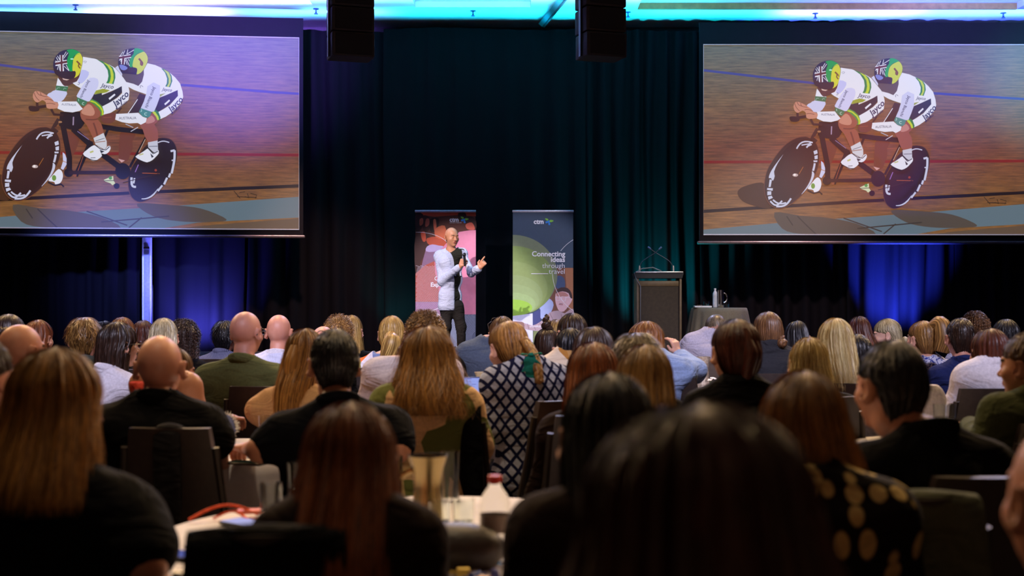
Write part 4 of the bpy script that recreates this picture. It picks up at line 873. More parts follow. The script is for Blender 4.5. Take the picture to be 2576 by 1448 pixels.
    kg = c(120, 70, 20); fl.stroke(A(870, 370, 900, 400, 930, 430), 4, kg); fl.stroke(A(910, 420, 900, 460, 930, 500), 3, kg); fl.stroke(A(935, 430, 945, 455), 2, kg); fl.disc(*A(790, 335)[0], 4, c(190, 240, 220), 1.6)
    # rear rider
    fl.poly(B(220, 450, 265, 415, 290, 480, 340, 560, 330, 590, 260, 500), lil); fl.poly(B(330, 540, 540, 550, 640, 530, 690, 480, 692, 560, 662, 680, 600, 755, 520, 720, 400, 690, 340, 600), c(88, 74, 74), 1)
    fl.poly(B(690, 480, 750, 365, 880, 395, 980, 440, 1110, 510, 1210, 600, 1290, 700, 1330, 830, 1342, 930, 1250, 812, 1100, 885, 950, 945, 800, 940, 720, 890, 600, 850, 520, 820, 430, 770, 400, 690, 520, 720, 600, 755, 662, 680, 692, 560), white)
    fl.poly(B(975, 445, 1040, 520, 1075, 620, 1070, 700, 1045, 755, 1125, 767, 1162, 660, 1150, 570, 1112, 510, 1040, 465), green); fl.poly(B(1010, 460, 1068, 530, 1103, 620, 1100, 700, 1070, 758, 1105, 762, 1137, 680, 1135, 590, 1100, 510), yel)
    fl.poly(B(620, 880, 732, 912, 722, 980, 642, 1130, 600, 1212, 430, 1225, 480, 1120, 560, 1000), c(58, 36, 30)); fl.stroke(B(588, 980, 430, 1225), 1.8, white)
    fl.poly(B(1250, 812, 1330, 850, 1342, 930, 1300, 1040, 1150, 1200, 1050, 1270, 960, 1312, 930, 1190, 1000, 1150, 1120, 1070, 1240, 930), white); fl.poly(B(1250, 812, 1256, 912, 1130, 1050, 930, 1190, 855, 1150, 930, 960, 1100, 882), c(46, 40, 46)); fl.poly(B(1028, 1050, 1110, 975, 1125, 998, 1045, 1075), white)
    fl.poly(B(955, 890, 1050, 870, 940, 945), c(150, 158, 60))
    fl.poly(Dd(1000, 190, 1090, 90, 1180, 200, 1120, 260, 1160, 330, 1172, 420, 1165, 500, 1090, 537, 1030, 522, 980, 440, 950, 340, 905, 270), c(146, 82, 70), 2); fl.poly(Dd(1010, 190, 1080, 130, 1130, 200, 1080, 240, 1000, 250), c(188, 130, 124), 2)
    fl.poly(B(830, 1188, 872, 1148, 932, 1190, 967, 1280, 962, 1322, 910, 1332, 890, 1270), green); fl.poly(B(842, 1182, 880, 1190, 930, 1265, 942, 1322, 915, 1330, 892, 1270, 832, 1200), yel)
    fl.poly(Dd(1025, 530, 1165, 500, 1172, 640, 1150, 700, 1090, 662, 1030, 602), c(196, 196, 214)); fl.stroke(Dd(1040, 590, 1165, 585), 1.4, c(60, 60, 90))
    fl.poly(Dd(845, 745, 910, 700, 980, 652, 1030, 622, 1090, 682, 1140, 692, 1175, 640, 1182, 690, 1140, 742, 1090, 792, 1010, 827, 930, 802), white, 2); fl.stroke(Dd(845, 760, 940, 815, 1010, 832), 1.8, black, 2); fl.stroke(Dd(1030, 622, 1100, 700, 1170, 660), 2, c(40, 46, 60)); fl.poly(Dd(1060, 690, 1110, 740, 1080, 760), c(50, 50, 62)); fl.stroke(Dd(900, 720, 960, 700), 3, c(190, 190, 130))
    fl.poly(B(0, 1270, 100, 1230, 180, 1213, 232, 1235, 228, 1330, 170, 1382, 100, 1402, 0, 1372), skd, 2); fl.stroke(B(20, 1300, 160, 1290), 1.4, sk)
    fl.poly(B(235, 1235, 600, 1210, 672, 1275, 742, 1300, 722, 1370, 640, 1412, 590, 1382, 450, 1392, 330, 1372, 220, 1332), white); fl.poly(B(730, 890, 750, 760, 850, 690, 960, 740, 955, 940, 905, 1080, 862, 1182, 810, 1192, 640, 1132, 690, 1020), lil, 1); fl.poly(B(640, 1130, 822, 1190, 792, 1270, 750, 1292, 670, 1272, 608, 1195), c(70, 134, 132)); fl.stroke(B(745, 1210, 700, 1205, 700, 1250, 740, 1250), 1.3, c(190, 224, 220), 2); fl.stroke(B(650, 1150, 660, 1190, 635, 1190), 1.2, c(190, 224, 220), 2)
    fl.poly(B(268, 390, 275, 310, 300, 240, 350, 170, 430, 130, 540, 115, 640, 130, 720, 190, 757, 260, 752, 350, 702, 450, 642, 532, 572, 562, 500, 555, 400, 548, 330, 540, 290, 470), c(36, 26, 52), 3)
    fl.poly(B(540, 118, 640, 130, 702, 177, 622, 192, 562, 232, 522, 300, 502, 435, 460, 437, 455, 350, 470, 280, 522, 210), c(20, 158, 76), 2); fl.poly(B(702, 175, 752, 250, 752, 340, 702, 450, 642, 530, 572, 560, 582, 500, 570, 452, 510, 437, 510, 370, 532, 280, 582, 222, 650, 187), c(196, 206, 44), 2)
    fl.poly(B(280, 410, 340, 405, 420, 440, 510, 440, 570, 452, 582, 490, 540, 532, 430, 542, 340, 522, 300, 480), c(50, 30, 30), 2); fl.poly(B(285, 410, 350, 405, 425, 450, 382, 492, 320, 482), c(120, 130, 206), 2)
    flag(B, (358, 250, 345, 395), (288, 285, 478, 250), 5, 5, ((300, 255, 350, 180), (345, 235, 380, 160), (410, 225, 430, 140), (420, 215, 530, 145), (285, 330, 320, 310), (310, 350, 325, 315), (385, 310, 420, 400), (405, 305, 455, 420), (440, 300, 455, 340)), 1.4)
    fl.stroke(B(610, 290, 650, 340, 680, 370, 650, 410), 4.5, kg, 2); fl.stroke(B(640, 350, 640, 400), 3, kg)
    # lettering
    ink = c(38, 36, 84)
    fl.text('Jayco', *B(90, 770)[0], 14, ink, -8, 0.012, shear=0.3); fl.text('Jayco', *B(310, 985)[0], 21, ink, 43, 0.02, shear=0.25); fl.text('Australia', *B(330, 1090)[0], 9, ink, 41, 0.01); fl.text('Jayco', *B(1075, 812)[0], 11, ink, -6, 0.01, shear=0.3); fl.text('Jayco', *B(1215, 1062)[0], 20, ink, 46, 0.02, shear=0.25); fl.text('Australia', *B(1220, 1155)[0], 7.5, ink, 43, 0.01)
    fl.text('Jayco Bianchi', *A(1015, 870)[0], 9, ink, 245, 0.01); fl.text('Jayco Bianchi', *B(800, 950)[0], 10.5, ink, 248, 0.01); fl.text('AUSTRALIA', *A(740, 1148)[0], 7.5, c(70, 70, 110), -2, 0, sxx=0.9); fl.text('AUSTRALIA', *B(425, 1305)[0], 9, c(40, 40, 80), 2, 0, sxx=0.9)
    fl.stroke(A(900, 760, 920, 745, 930, 770, 905, 800, 890, 780), 1, ink, 2); fl.stroke(B(680, 770, 650, 740, 625, 760, 640, 790), 1, ink, 2); fl.stroke(A(990, 385, 1010, 370, 1045, 375, 1030, 400, 1000, 400), 1, c(120, 120, 150))
black_frame = mat('screen_masking', (18, 16, 20), 0.8, 0, 0.1, 10, 0, 0.15)
def projection_screen(pBL, yaw, W, Hh, label, top, bot, side, hx=0.03):
    e = empty('projection_screen', tuple(pBL), yaw); tagp(e, label, 'screen', 'projection screens')
    mb = MB(); mb.box((W/2, 0.03, Hh+top/2), (W+2*side, 0.03, top)); mb.box((W/2, 0.03, -bot/2), (W+2*side, 0.03, bot)); mb.box((-side/2, 0.03, Hh/2), (side, 0.03, Hh)); mb.box((W+side/2, 0.03, Hh/2), (side, 0.03, Hh)); mb.build('masking_border', black_frame, e, False)
    MB().box((W/2, 0.036, Hh/2), (W+0.01, 0.02, Hh+0.01)).build('backing', mat('screen_cloth', (40, 40, 44), 0.9), e, False)
    MB().box((W/2, 0.02, -bot-0.02), (W+2*side+0.06, 0.06, 0.045), bev=0.012).build('bottom_bar', mat('bar_metal', (120, 110, 110), 0.35, 0.7), e)
    fl = Flat(1770, 590, W/866, Hh/478); draw_cyclists(fl); o = fl.mb.build('projected_picture', fl.mats, e, False); o.location = (0, 0.022, 0)
    mb = MB(); mb.tube([(0, 0.008, 0), (W, 0.008, 0), (W, 0.008, Hh), (0, 0.008, Hh), (0, 0.008, 0)], 0.008, 4); mb.build('picture_edge', emit_mat('projected_edge', (150, 140, 150), 0.8, 0.3), e, False)
# right screen, square to the room
p = P(1770, 590, 19.3); projection_screen(p, 0.0, 866/F*19.3, 478/F*19.3, 'right-hand big screen showing two cyclists on a tandem, warm orange boards', 0.34, 0.10, 0.062)
# left screen, turned in slightly
pr = P(752, 577, 19.3); W = 866/F*19.3*1.012; an = -math.atan(0.107); pl_ = pr-Vector((math.cos(-an), -math.sin(-an), 0))*W*-1 if False else None
dirv = Vector((0.9943, 0.1066, 0)); pL = pr-dirv*W; projection_screen(pL, math.atan2(0.1066, 0.9943), W, 482/F*19.3, 'left-hand big screen showing two cyclists on a tandem, violet-tinted', 0.30, 0.09, 0.062)

# ---------------- hanging loudspeaker stacks ----------------
spk_m = mat('speaker_paint', (60, 50, 46), 0.65, 0, 0.15, 25)
def line_array(px, label, ry):
    d = 13.2; x = (px-CX)/F*d; zb = H+(YH-150)/F*d; e = empty('hanging_speaker_stack', (x, d, zb), ry); tagp(e, label, 'loudspeaker', 'hanging loudspeaker stacks')
    z = 0; n = 0
    while z+zb < CEIL-0.05:
        hh = min(0.26, CEIL-0.03-zb-z); b_ = MB(); b_.box((0, 0.02*math.sin(n), z+hh/2), (0.44, 0.34, hh-0.012), bev=0.012); o = b_.build('cabinet', spk_m, e)
        MB().box((0, -0.178+0.02*math.sin(n), z+hh/2), (0.38, 0.012, hh-0.05), bev=0.004).build('grille', mat('speaker_grille', (34, 28, 26), 0.8, 0, 0.3, 200), o, False)
        z += hh; n += 1
    for sx in (-1, 1): MB().box((sx*0.232, 0.0, (CEIL-zb-0.02)/2), (0.014, 0.05, CEIL-zb-0.06)).build('rigging_rail', mat('rigging_steel', (70, 70, 80), 0.4, 0.8), e, False)
line_array(882, 'left black line-array speaker stack hanging from the ceiling', math.radians(18)); line_array(1512, 'right black line-array speaker stack hanging from the ceiling', math.radians(18))

# ---------------- pull-up banners ----------------
def dm(name, c, r=0.6): return mat(name, c, r, 0, 0.04, 20, 0, 0.3)
def banner(px0, px1, pyt, d, label, draw):
    s = F/d; Wd = (px1-px0)/s; x0 = (px0-CX)/s; zt = H+(YH-pyt)/s; e = empty('pull_up_banner', (x0+Wd/2, d, ZS)); tagp(e, label, 'banner', 'pull-up banners on stage'); hh = zt-ZS
    MB().box((0, 0, 0.045), (Wd+0.02, 0.20, 0.09), bev=0.02).build('base', mat('brushed_metal', (150, 150, 158), 0.35, 0.8), e)
    MB().box((0, 0.004, hh), (Wd+0.012, 0.022, 0.034), bev=0.005).build('top_rail', mat('pale_metal', (205, 200, 215), 0.4, 0.3), e)
    MB().tube([(0, 0.05, 0.05), (0, 0.02, hh)], 0.011, 8).build('support_pole', chrome, e)
    MB().box((0, 0.006, (hh+0.08)/2), (Wd, 0.006, hh-0.09)).build('print_backing', dm('banner_back', (60, 60, 66)), e, False)
    fl = Flat((px0+px1)/2, pyt+hh*s, 1/s, 1/s); draw(fl, px0, px1, pyt, pyt+hh*s); o = fl.mb.build('printed_sheet', fl.mats, e, False); o.location = (0, 0.002, 0)
def clipped_rings(fl, cx, cy, r0, r1, st, w_, m, box):
    r = r0
    while r < r1:
        a = np.radians(np.linspace(0, 360, 220)); x = cx+r*np.cos(a); y = cy+r*np.sin(a)*1.0; ok = (x > box[0]) & (x < box[2]) & (y > box[1]) & (y < box[3])
        i = 0
        while i < len(a):
            if ok[i]:
                j = i
                while j+1 < len(a) and ok[j+1]: j += 1
                if j-i > 2: fl.stroke(np.stack([x[i:j+1], y[i:j+1]], -1), w_, m); fl.k -= 1
                i = j+1
            else: i += 1
        r += st
    fl.k += 1
def pink_banner(fl, x0, x1, y0, y1):
    G = lambda *c_: [(1040+c_[i]/3.81, 520+c_[i+1]/3.81) for i in range(0, len(c_), 2)]
    fl.poly([(x0, y0), (x1, y0), (x1, y1), (x0, y1)], dm('print_brown', (96, 50, 40)))
    fl.poly(G(20, 50, 598, 50, 598, 90, 400, 80, 200, 95, 20, 70), dm('print_orange', (206, 86, 52)), 0)
    for q, cc in (((20, 60, 90, 70, 100, 150, 60, 230, 22, 230), (58, 34, 30)), ((90, 90, 150, 100, 160, 200, 120, 240, 95, 230), (70, 38, 32)), ((160, 120, 240, 110, 240, 180, 200, 240, 160, 230), (50, 32, 28)), ((500, 100, 590, 110, 598, 220, 520, 215), (64, 36, 32)), ((430, 60, 500, 60, 500, 130, 440, 130), (60, 36, 30)), ((20, 270, 150, 280, 150, 420, 70, 520, 60, 600, 20, 640), (74, 42, 38))):
        fl.poly(G(*q), dm('print_figure', cc), 3)
    for q, cc in (((60, 120, 90, 110, 92, 160, 62, 180), (206, 96, 70)), ((120, 120, 150, 115, 150, 170, 115, 190), (200, 92, 68)), ((190, 130, 215, 125, 220, 220, 200, 230), (214, 104, 74)), ((70, 250, 110, 240, 120, 320, 90, 330), (214, 88, 60)), ((130, 300, 290, 290, 300, 380, 160, 370), (200, 84, 56)), ((210, 210, 300, 180, 310, 300, 215, 290), (226, 112, 74)), ((500, 170, 560, 150, 590, 215, 520, 215), (220, 100, 80))):
        fl.poly(G(*q), dm('print_face', cc), 3)
    fl.poly(G(130, 400, 210, 370, 290, 400, 290, 560, 230, 600, 65, 690, 80, 560, 110, 440), dm('print_cloth', (150, 110, 140)), 2); fl.poly(G(130, 380, 180, 360, 240, 370, 300, 385, 200, 430, 120, 425), dm('print_plate', (196, 170, 214)), 2)
    pk = dm('print_pink', (232, 138, 166)); fl.poly(G(598, 222, 540, 224, 440, 240, 330, 330, 240, 440, 190, 560, 180, 680, 200, 800, 240, 910, 300, 1000, 400, 1030, 598, 1030), pk, 0)
    fl.poly(G(20, 640, 110, 560, 200, 520, 210, 640, 240, 760, 250, 910, 20, 910), dm('print_coral', (190, 92, 78)), 0)
    fl.poly(G(20, 910, 290, 910, 380, 1030, 598, 1030)+[(x1, y1), (x0, y1)], dm('print_grey', (108, 112, 136)), 0); fl.poly(G(20, 912, 290, 912, 330, 1010, 290, 1090, 150, 1080, 20, 1060), dm('print_mauve', (168, 116, 158)), 0)
    clipped_rings(fl, G(20, 1250)[0][0]-40, G(20, 1250)[0][1], 60, 240, 3.2, 0.8, dm('print_line', (214, 190, 206)), (x0+0.5, G(0, 560)[0][1], G(270, 0)[0][0], G(0, 1080)[0][1]))
    clipped_rings(fl, x1+10, y1-40, 20, 110, 3.2, 0.7, dm('print_line2', (186, 190, 214)), (G(300, 0)[0][0], G(0, 1035)[0][1], x1-0.5, y1-1))
    wh = dm('print_white', (246, 240, 250)); fl.stroke(G(22, 243, 90, 243, 170, 258, 240, 280, 310, 322, 350, 370, 395, 430), 0.8, wh, 4); fl.stroke(G(22, 1015, 120, 1010, 220, 980, 280, 955), 1.4, wh, 3)
    fl.text('ctm', *G(390, 124)[0], 15, wh, 0, 0.03); fl.text('CORPORATE TRAVEL MGT', *G(405, 153)[0], 2.6, wh, 0, 0.0)
    logo(fl, *G(490, 118)[0], 1.0)
    fl.text('Connecting', G(200, 0)[0][0], G(0, 688)[0][1], 14.5, wh, 0, 0.008, 'LEFT'); fl.text('Experiences', G(164, 0)[0][0], G(0, 746)[0][1], 14.5, wh, 0, 0.03, 'LEFT')
def logo(fl, x, y, s):
    g, b_ = dm('logo_green', (130, 190, 70)), dm('logo_blue', (50, 130, 215))
    def leaf(cx, cy, L, w_, a, m):
        t = np.linspace(0, 2*PI, 18, endpoint=False); X = L*np.cos(t); Yv = w_*np.sin(t)*(1-0.4*np.cos(t)); r = math.radians(a); fl.poly(np.stack([cx+X*math.cos(r)+Yv*math.sin(r), cy-X*math.sin(r)+Yv*math.cos(r)], -1), m)
    leaf(x-6*s, y-4*s, 4.4*s, 2.3*s, 150, g); leaf(x+5.5*s, y+0*s, 5*s, 2.6*s, 5, g); leaf(x-5*s, y+2.5*s, 4*s, 2.4*s, 20, b_); leaf(x, y+6*s, 4.2*s, 2.4*s, 100, b_); leaf(x-1*s, y+1*s, 3*s, 2.2*s, 60, b_)
def green_banner(fl, x0, x1, y0, y1):
    G = lambda *c_: [(1280+c_[i]/4.259, 520+c_[i+1]/4.259) for i in range(0, len(c_), 2)]
    fl.poly([(x0, y0), (x1, y0), (x1, y1), (x0, y1)], dm('print_slate', (62, 76, 98)))
    fl.poly(G(520, 652, 690, 652, 690, 1200, 340, 1200, 345, 1000), dm('print_brown2', (122, 78, 64)), 0); fl.poly(G(600, 655, 690, 655, 690, 1120, 640, 1100, 620, 900), dm('print_tan', (170, 110, 80)), 0); fl.poly(G(340, 1000, 430, 980, 480, 1050, 420, 1180, 340, 1190), dm('print_blueglow', (170, 180, 226)), 3); fl.poly(G(520, 740, 590, 760, 600, 860, 530, 880, 500, 840), dm('print_slate2', (70, 84, 120)), 3)
    gc = [(122, 130, 104), (134, 152, 88), (144, 160, 98), (150, 166, 110), (156, 174, 118), (164, 186, 126), (158, 200, 76)]
    dsc = [(300, 520, 1168), (418, 490, 1168), (585, 415, 1168), (730, 362, 1168), (830, 325, 1168), (918, 285, 1168), (992, 250, 1168)]
    for (ty, rx, by), cc in zip(dsc, gc):
        cy = (ty+by)/2; ry = (by-ty)/2; mx_ = rx-45; a = np.radians(np.linspace(-90, 90, 40)); xx = 45+mx_*np.cos(a); yy = cy+ry*np.sin(a); pts = []
        for X, Y in zip(xx, yy): pts += [X, Y]
        fl.poly([(x0, G(0, ty)[0][1])]+G(*pts)+[(x0, G(0, by)[0][1])], dm('print_ring', cc))
    fl.poly([(x0, G(0, 1168)[0][1])]+G(255, 1140, 258, 1448)+[(x0, G(0, 1448)[0][1])], dm('print_lilac', (222, 220, 250))); fl.poly(G(260, 1135, 338, 1095, 340, 1330, 260, 1330), dm('print_navy', (70, 74, 130)))
    fl.poly([G(258, 1330)[0], (x1, G(0, 1330)[0][1]), (x1, y1), (G(258, 0)[0][0], y1)], dm('print_olive', (108, 112, 90))); fl.poly([(x0, G(0, 1448)[0][1]), G(258, 1448)[0], (G(258, 0)[0][0], y1), (x0, y1)], dm('print_olive2', (118, 120, 96)))
    clipped_rings(fl, x0+10, y1+10, 22, 150, 3.0, 0.8, dm('print_lime', (168, 184, 90)), (G(262, 0)[0][0], G(0, 1300)[0][1], x1-1, y1-1))
    # seated figure in the print
    sh = dm('print_shirt', (186, 158, 168)); shd = dm('print_shirt_shade', (140, 112, 122)); fl.poly(G(150, 1240, 250, 1270, 330, 1235, 400, 1180, 440, 1130, 530, 1110, 600, 1140, 690, 1090, 690, 1330, 420, 1320, 330, 1330, 230, 1320, 160, 1300), sh, 2)
    for q in ((200, 1250, 215, 1310), (260, 1270, 290, 1320), (330, 1240, 370, 1300), (440, 1140, 500, 1260), (560, 1150, 590, 1280), (620, 1140, 640, 1280)): fl.stroke(G(*q), 1.2, shd)
    fl.poly(G(50, 1228, 110, 1228, 160, 1240, 165, 1300, 120, 1290, 80, 1260), dm('print_hand', (150, 110, 104)), 2)
    fl.poly(G(500, 940, 520, 890, 600, 880, 660, 930, 680, 990, 655, 1040, 640, 1060, 590, 1120, 540, 1115, 515, 1070, 498, 1010), dm('print_skin', (226, 182, 190)), 2); fl.poly(G(505, 930, 515, 890, 560, 862, 630, 870, 670, 920, 680, 980, 655, 970, 640, 925, 580, 905, 530, 915), dm('print_hair', (70, 46, 48)), 2); fl.poly(G(510, 925, 540, 912, 600, 915, 640, 950, 600, 960, 520, 960), dm('print_brow', (190, 130, 124)), 2)
    gl = dm('print_glasses', (236, 232, 246)); fl.stroke(G(500, 965, 540, 962, 550, 1000, 510, 1005, 500, 965), 0.8, gl); fl.stroke(G(565, 960, 610, 965, 605, 1008, 568, 1005, 565, 960), 0.8, gl); fl.stroke(G(610, 968, 660, 970), 0.7, gl); fl.stroke(G(535, 1045, 580, 1048), 1.6, dm('print_lip', (150, 80, 84))); fl.stroke(G(540, 1035, 578, 1035), 1.0, dm('print_moustache', (110, 74, 74)))
    wh = dm('print_white', (246, 240, 250)); fl.stroke(G(690, 352, 640, 385, 590, 430, 555, 472), 0.9, wh, 3); fl.stroke(G(466, 718, 476, 800, 500, 880, 560, 990, 620, 1062, 690, 1110), 0.9, wh, 3)
    fl.text('ctm', *G(320, 160)[0], 16.5, wh, 0, 0.03); logo(fl, *G(432, 152)[0], 1.05)
    xr = G(603, 0)[0][0]
    fl.text('Connecting', xr, G(0, 506)[0][1], 18, wh, 0, 0.022, 'RIGHT'); fl.text('ideas', xr, G(0, 566)[0][1], 18, wh, 0, 0.022, 'RIGHT'); fl.text('through', xr, G(0, 632)[0][1], 18, wh, 0, -0.008, 'RIGHT'); fl.text('travel', xr, G(0, 694)[0][1], 18, wh, 0, -0.008, 'RIGHT')
    fl.stroke(G(240, 716, 422, 716), 1.4, wh); fl.text('travelctm.com', G(225, 0)[0][0], G(0, 1279)[0][1], 8.5, wh, 0, 0.01, 'LEFT')
banner(1045, 1196, 531, 18.75, 'pink and orange pull-up banner standing behind the man on stage', pink_banner)
banner(1290, 1442, 531, 18.75, 'slate and green pull-up banner reading Connecting ideas through travel', green_banner)

# ---------------- lectern, cocktail table ----------------
def tube_obj(name, pts, r, m, parent, n=8): return MB().tube(pts, r, n).build(name, m, parent)
d = 17.9; s = F/d; X = lambda px: (px-CX)/s; Z = lambda py: H-(py-YH)/s
e = empty('lectern', (X(1654), d, ZS)); tagp(e, 'tall timber lectern with pale top edge and two crossed microphones', 'lectern')
tim = mat('lectern_timber', (112, 92, 66), 0.5, 0, 0.15, 18); pan = mat('lectern_panel', (62, 50, 38), 0.7, 0, 0.2, 24); hL = Z(700)-ZS
w_ = 112/s
for sx in (-1, 1): MB().box((sx*(w_/2-0.016), 0, hL/2), (0.032, 0.42, hL), bev=0.006).build('side_panel', tim, e)
MB().box((0, -0.16, hL/2-0.03), (w_-0.066, 0.02, hL-0.1)).build('front_panel', pan, e, False)
MB().box((0, -0.165, hL-0.075), (w_-0.066, 0.03, 0.075), bev=0.005).build('top_rail', tim, e)
MB().box((0, 0.0, hL+0.035), (w_+0.01, 0.46, 0.07), taper=1.06).build('desk_top', mat('dark_desk', (22, 20, 20), 0.5), e, False)
MB().box((0, -0.22, hL+0.082), (118/s, 0.06, 0.022), bev=0.005).build('edge_strip', mat('aluminium_strip', (210, 208, 214), 0.3, 0.6), e)
tube_obj('cable', [(X(1662)-X(1654), -0.1, hL+0.10), (X(1640)-X(1654), -0.12, Z(673)-ZS), (X(1612)-X(1654), -0.14, Z(676)-ZS), (X(1593)-X(1654), -0.18, Z(688)-ZS), (X(1596)-X(1654), -0.22, Z(700)-ZS), (X(1607)-X(1654), -0.235, Z(720)-ZS), (X(1607)-X(1654), -0.235, 0.1)], 0.008, mat('grey_cable', (130, 130, 135), 0.5), e, 6)
for q, lb in ((((1609, 681), (1609, 668), (1617, 655), (1648, 636), (1660, 625)), 'left-based gooseneck microphone on the lectern'), (((1694, 681), (1693, 668), (1684, 655), (1648, 634), (1635, 624)), 'right-based gooseneck microphone on the lectern')):
    mi_ = empty('gooseneck_microphone', (X(q[0][0]), d, Z(q[0][1]))); tagp(mi_, lb, 'microphone', 'lectern microphones')
    pts = np.array([(X(a)-X(q[0][0]), 0.0 if lb[0] == 'l' else 0.03, Z(b_)-Z(q[0][1])) for a, b_ in q]); t = np.linspace(0, 4, 24); pp = np.stack([np.interp(t, np.arange(5), pts[:, i]) for i in range(3)], -1)
    for _ in range(3): pp[1:-1] = 0.25*pp[:-2]+0.5*pp[1:-1]+0.25*pp[2:]
    MB().tube(pp, 0.0055, 8).build('neck', mat('mic_neck', (90, 90, 110), 0.4, 0.4), mi_); MB().lathe([(0.013, -0.01), (0.013, 0.05), (0.008, 0.075)], n=12).build('base_socket', mat('mic_socket', (215, 205, 200), 0.35, 0.5), mi_)
    tip = pp[-1]; dr = (pp[-1]-pp[-2]); dr /= np.linalg.norm(dr); MB().tube([tip-dr*0.02, tip, tip+dr*0.03, tip+dr*0.035], [0.008, 0.014, 0.014, 0.004], 10).build('capsule', mat('mic_head', (120, 130, 170), 0.5, 0.3), mi_)
def tablecloth(r, z, drop, m, name, label, loc, seed=0, flare=0.10, cat='tablecloth', group=None, folds=9, amp=0.05):
    n = 160; a = np.linspace(0, 2*PI, n, endpoint=False); rs = np.random.RandomState(seed); w1 = np.sin(folds*a+rs.uniform(0, 6))*0.6+np.sin((folds*2+1)*a+rs.uniform(0, 6))*0.4
    rows = [np.c_[r*k*np.cos(a), r*k*np.sin(a), np.full(n, z)] for k in (0.02, 0.4, 0.8, 0.985)]; rows.append(np.c_[(r+0.004)*np.cos(a), (r+0.004)*np.sin(a), np.full(n, z-0.008)])
    for t in np.linspace(0.08, 1, 9): rr = r+0.01+flare*t*0.5+amp*w1*t**0.8; rows.append(np.c_[rr*np.cos(a), rr*np.sin(a), z-drop*t+0.02*np.cos(4*a+seed)*t])
    rows = np.array(rows); mb = MB().grid(rows); mb.grid((rows[::-1]*np.array((0.994, 0.994, 1)))-np.array((0, 0, 0.004)))
    o = mb.build(name, m, None, sharp=0); o.location = loc; return tagp(o, label, cat, group)
def table_frame(r, h, loc, label, group, name='round_table'):
    e = empty(name, loc); tagp(e, label, 'table', group); MB().lathe([(0, h-0.03), (r-0.01, h-0.03), (r-0.003, h-0.02), (r-0.003, h-0.006), (r-0.01, h-0.004), (0, h-0.004)], n=48, caps=False).build('tabletop', mat('table_ply', (120, 90, 60), 0.6), e)
    lg = mat('table_steel', (60, 60, 64), 0.4, 0.7)
    for k in range(4):
        a = PI/4+k*PI/2; MB().tube([(0.55*r*math.cos(a), 0.55*r*math.sin(a), h-0.03), (0.62*r*math.cos(a), 0.62*r*math.sin(a), 0.0)], 0.014, 8).build('leg', lg, e)
    return e
d = 18.0; s = F/d; rT = 0.385; zt = 0.675
grey_cloth = mat('grey_cloth', (124, 114, 98), 0.85, 0, 0.1, 60)
tloc = (X(1809), d, ZS); table_frame(rT, zt, tloc, 'small cocktail table on stage beneath a floor-length grey cloth', None, 'cocktail_table')
tablecloth(rT, zt, zt-0.03, grey_cloth, 'tablecloth', 'grey-brown floor-length cloth over the small table on stage', tloc, 4, 0.22, folds=11, amp=0.03)
WGL = glass_mat(); BGL = glass_mat('thin_clear_plastic', (0.93, 0.95, 0.95), 0.04); BGL.node_tree.nodes['Principled BSDF'].inputs['IOR'].default_value = 1.06
def tumbler(loc, r, h, label, group=None, fill=0.55, name='drinking_glass', cat='glass'):
    e = empty(name, loc); tagp(e, label, cat, group); t = 0.0022
    MB().lathe([(0, 0), (r*0.86, 0), (r*0.88, 0.003), (r, h), (r-t, h), (r*0.86-t, 0.008), (0, 0.008)], n=28, caps=False).build('glass_body', WGL, e)
    if fill: MB().lathe([(0, 0.009), (r*0.86-t-0.0004, 0.009), (r*(0.87+0.12*fill)-t-0.0004, h*fill), (0, h*fill)], n=24, caps=False).build('water', glass_mat('water', (0.9, 0.95, 1.0)), e)
    return e
def pitcher(loc, r, h, label, rz=0, flare=1.25, m=None, group=None):
    e = empty('water_pitcher', loc, rz); tagp(e, label, 'pitcher', group); m = m or mat('pitcher_steel', (196, 190, 176), 0.16, 1.0, 0.05)
    prof = [(0, 0), (r*0.92, 0), (r, 0.01), (r*0.98, h*0.3), (r*0.86, h*0.62), (r*0.95, h*0.82), (r*flare, h), (r*flare-0.003, h), (r*0.95-0.003, h*0.82), (r*0.86-0.003, h*0.62), (r*0.95, 0.02), (0, 0.02)]
    MB().lathe(prof, n=32, caps=False).build('vessel', m, e)
    t = np.linspace(-0.5*PI, 0.5*PI, 14); MB().tube(np.stack([r*0.8+0.055*np.cos(t), 0*t, h*0.55+h*0.28*np.sin(t)], -1), 0.006, 8, flat=1.6).build('handle', m, e)
    return e
def bottle(loc, r, h, label, cap=(200, 40, 30), group=None, clear=True, band=None):
    e = empty('water_bottle', loc); tagp(e, label, 'bottle', group)
    rib = []; 
    for k in np.linspace(0.04, 0.60, 15): rib.append((r*(1-0.03*(int(k*200) % 2)), h*k))
    prof = [(0, 0), (r*0.8, 0), (r*0.97, h*0.02)]+rib+[(r, h*0.68), (r*0.9, h*0.76), (r*0.45, h*0.87), (r*0.38, h*0.92), (r*0.38, h*0.945)]
    MB().lathe(prof, n=28, caps=False).build('bottle_body', BGL if clear else mat('bottle_plastic', (200, 205, 220), 0.3), e)
    MB().lathe([(r*0.46, h*0.92), (r*0.47, h*0.93), (r*0.47, h*0.995), (r*0.42, h), (0, h)], n=20).build('cap', mat('bottle_cap', cap, 0.4), e)
    if band: MB().lathe([(r*1.012, h*0.36), (r*1.012, h*0.56)], n=28, caps=False).build('wrapper', mat('bottle_wrapper', band, 0.4), e)
    return e
zc_ = ZS+zt+0.003
bottle((X(1798), d-0.03, zc_), 0.034, 0.27, 'water bottle with white cap behind steel pitcher on stage table', (235, 235, 245), None, False)
pitcher((X(1811), d-0.08, zc_), 0.042, 0.245, 'slim steel pitcher on the small stage table', 0, 1.0)
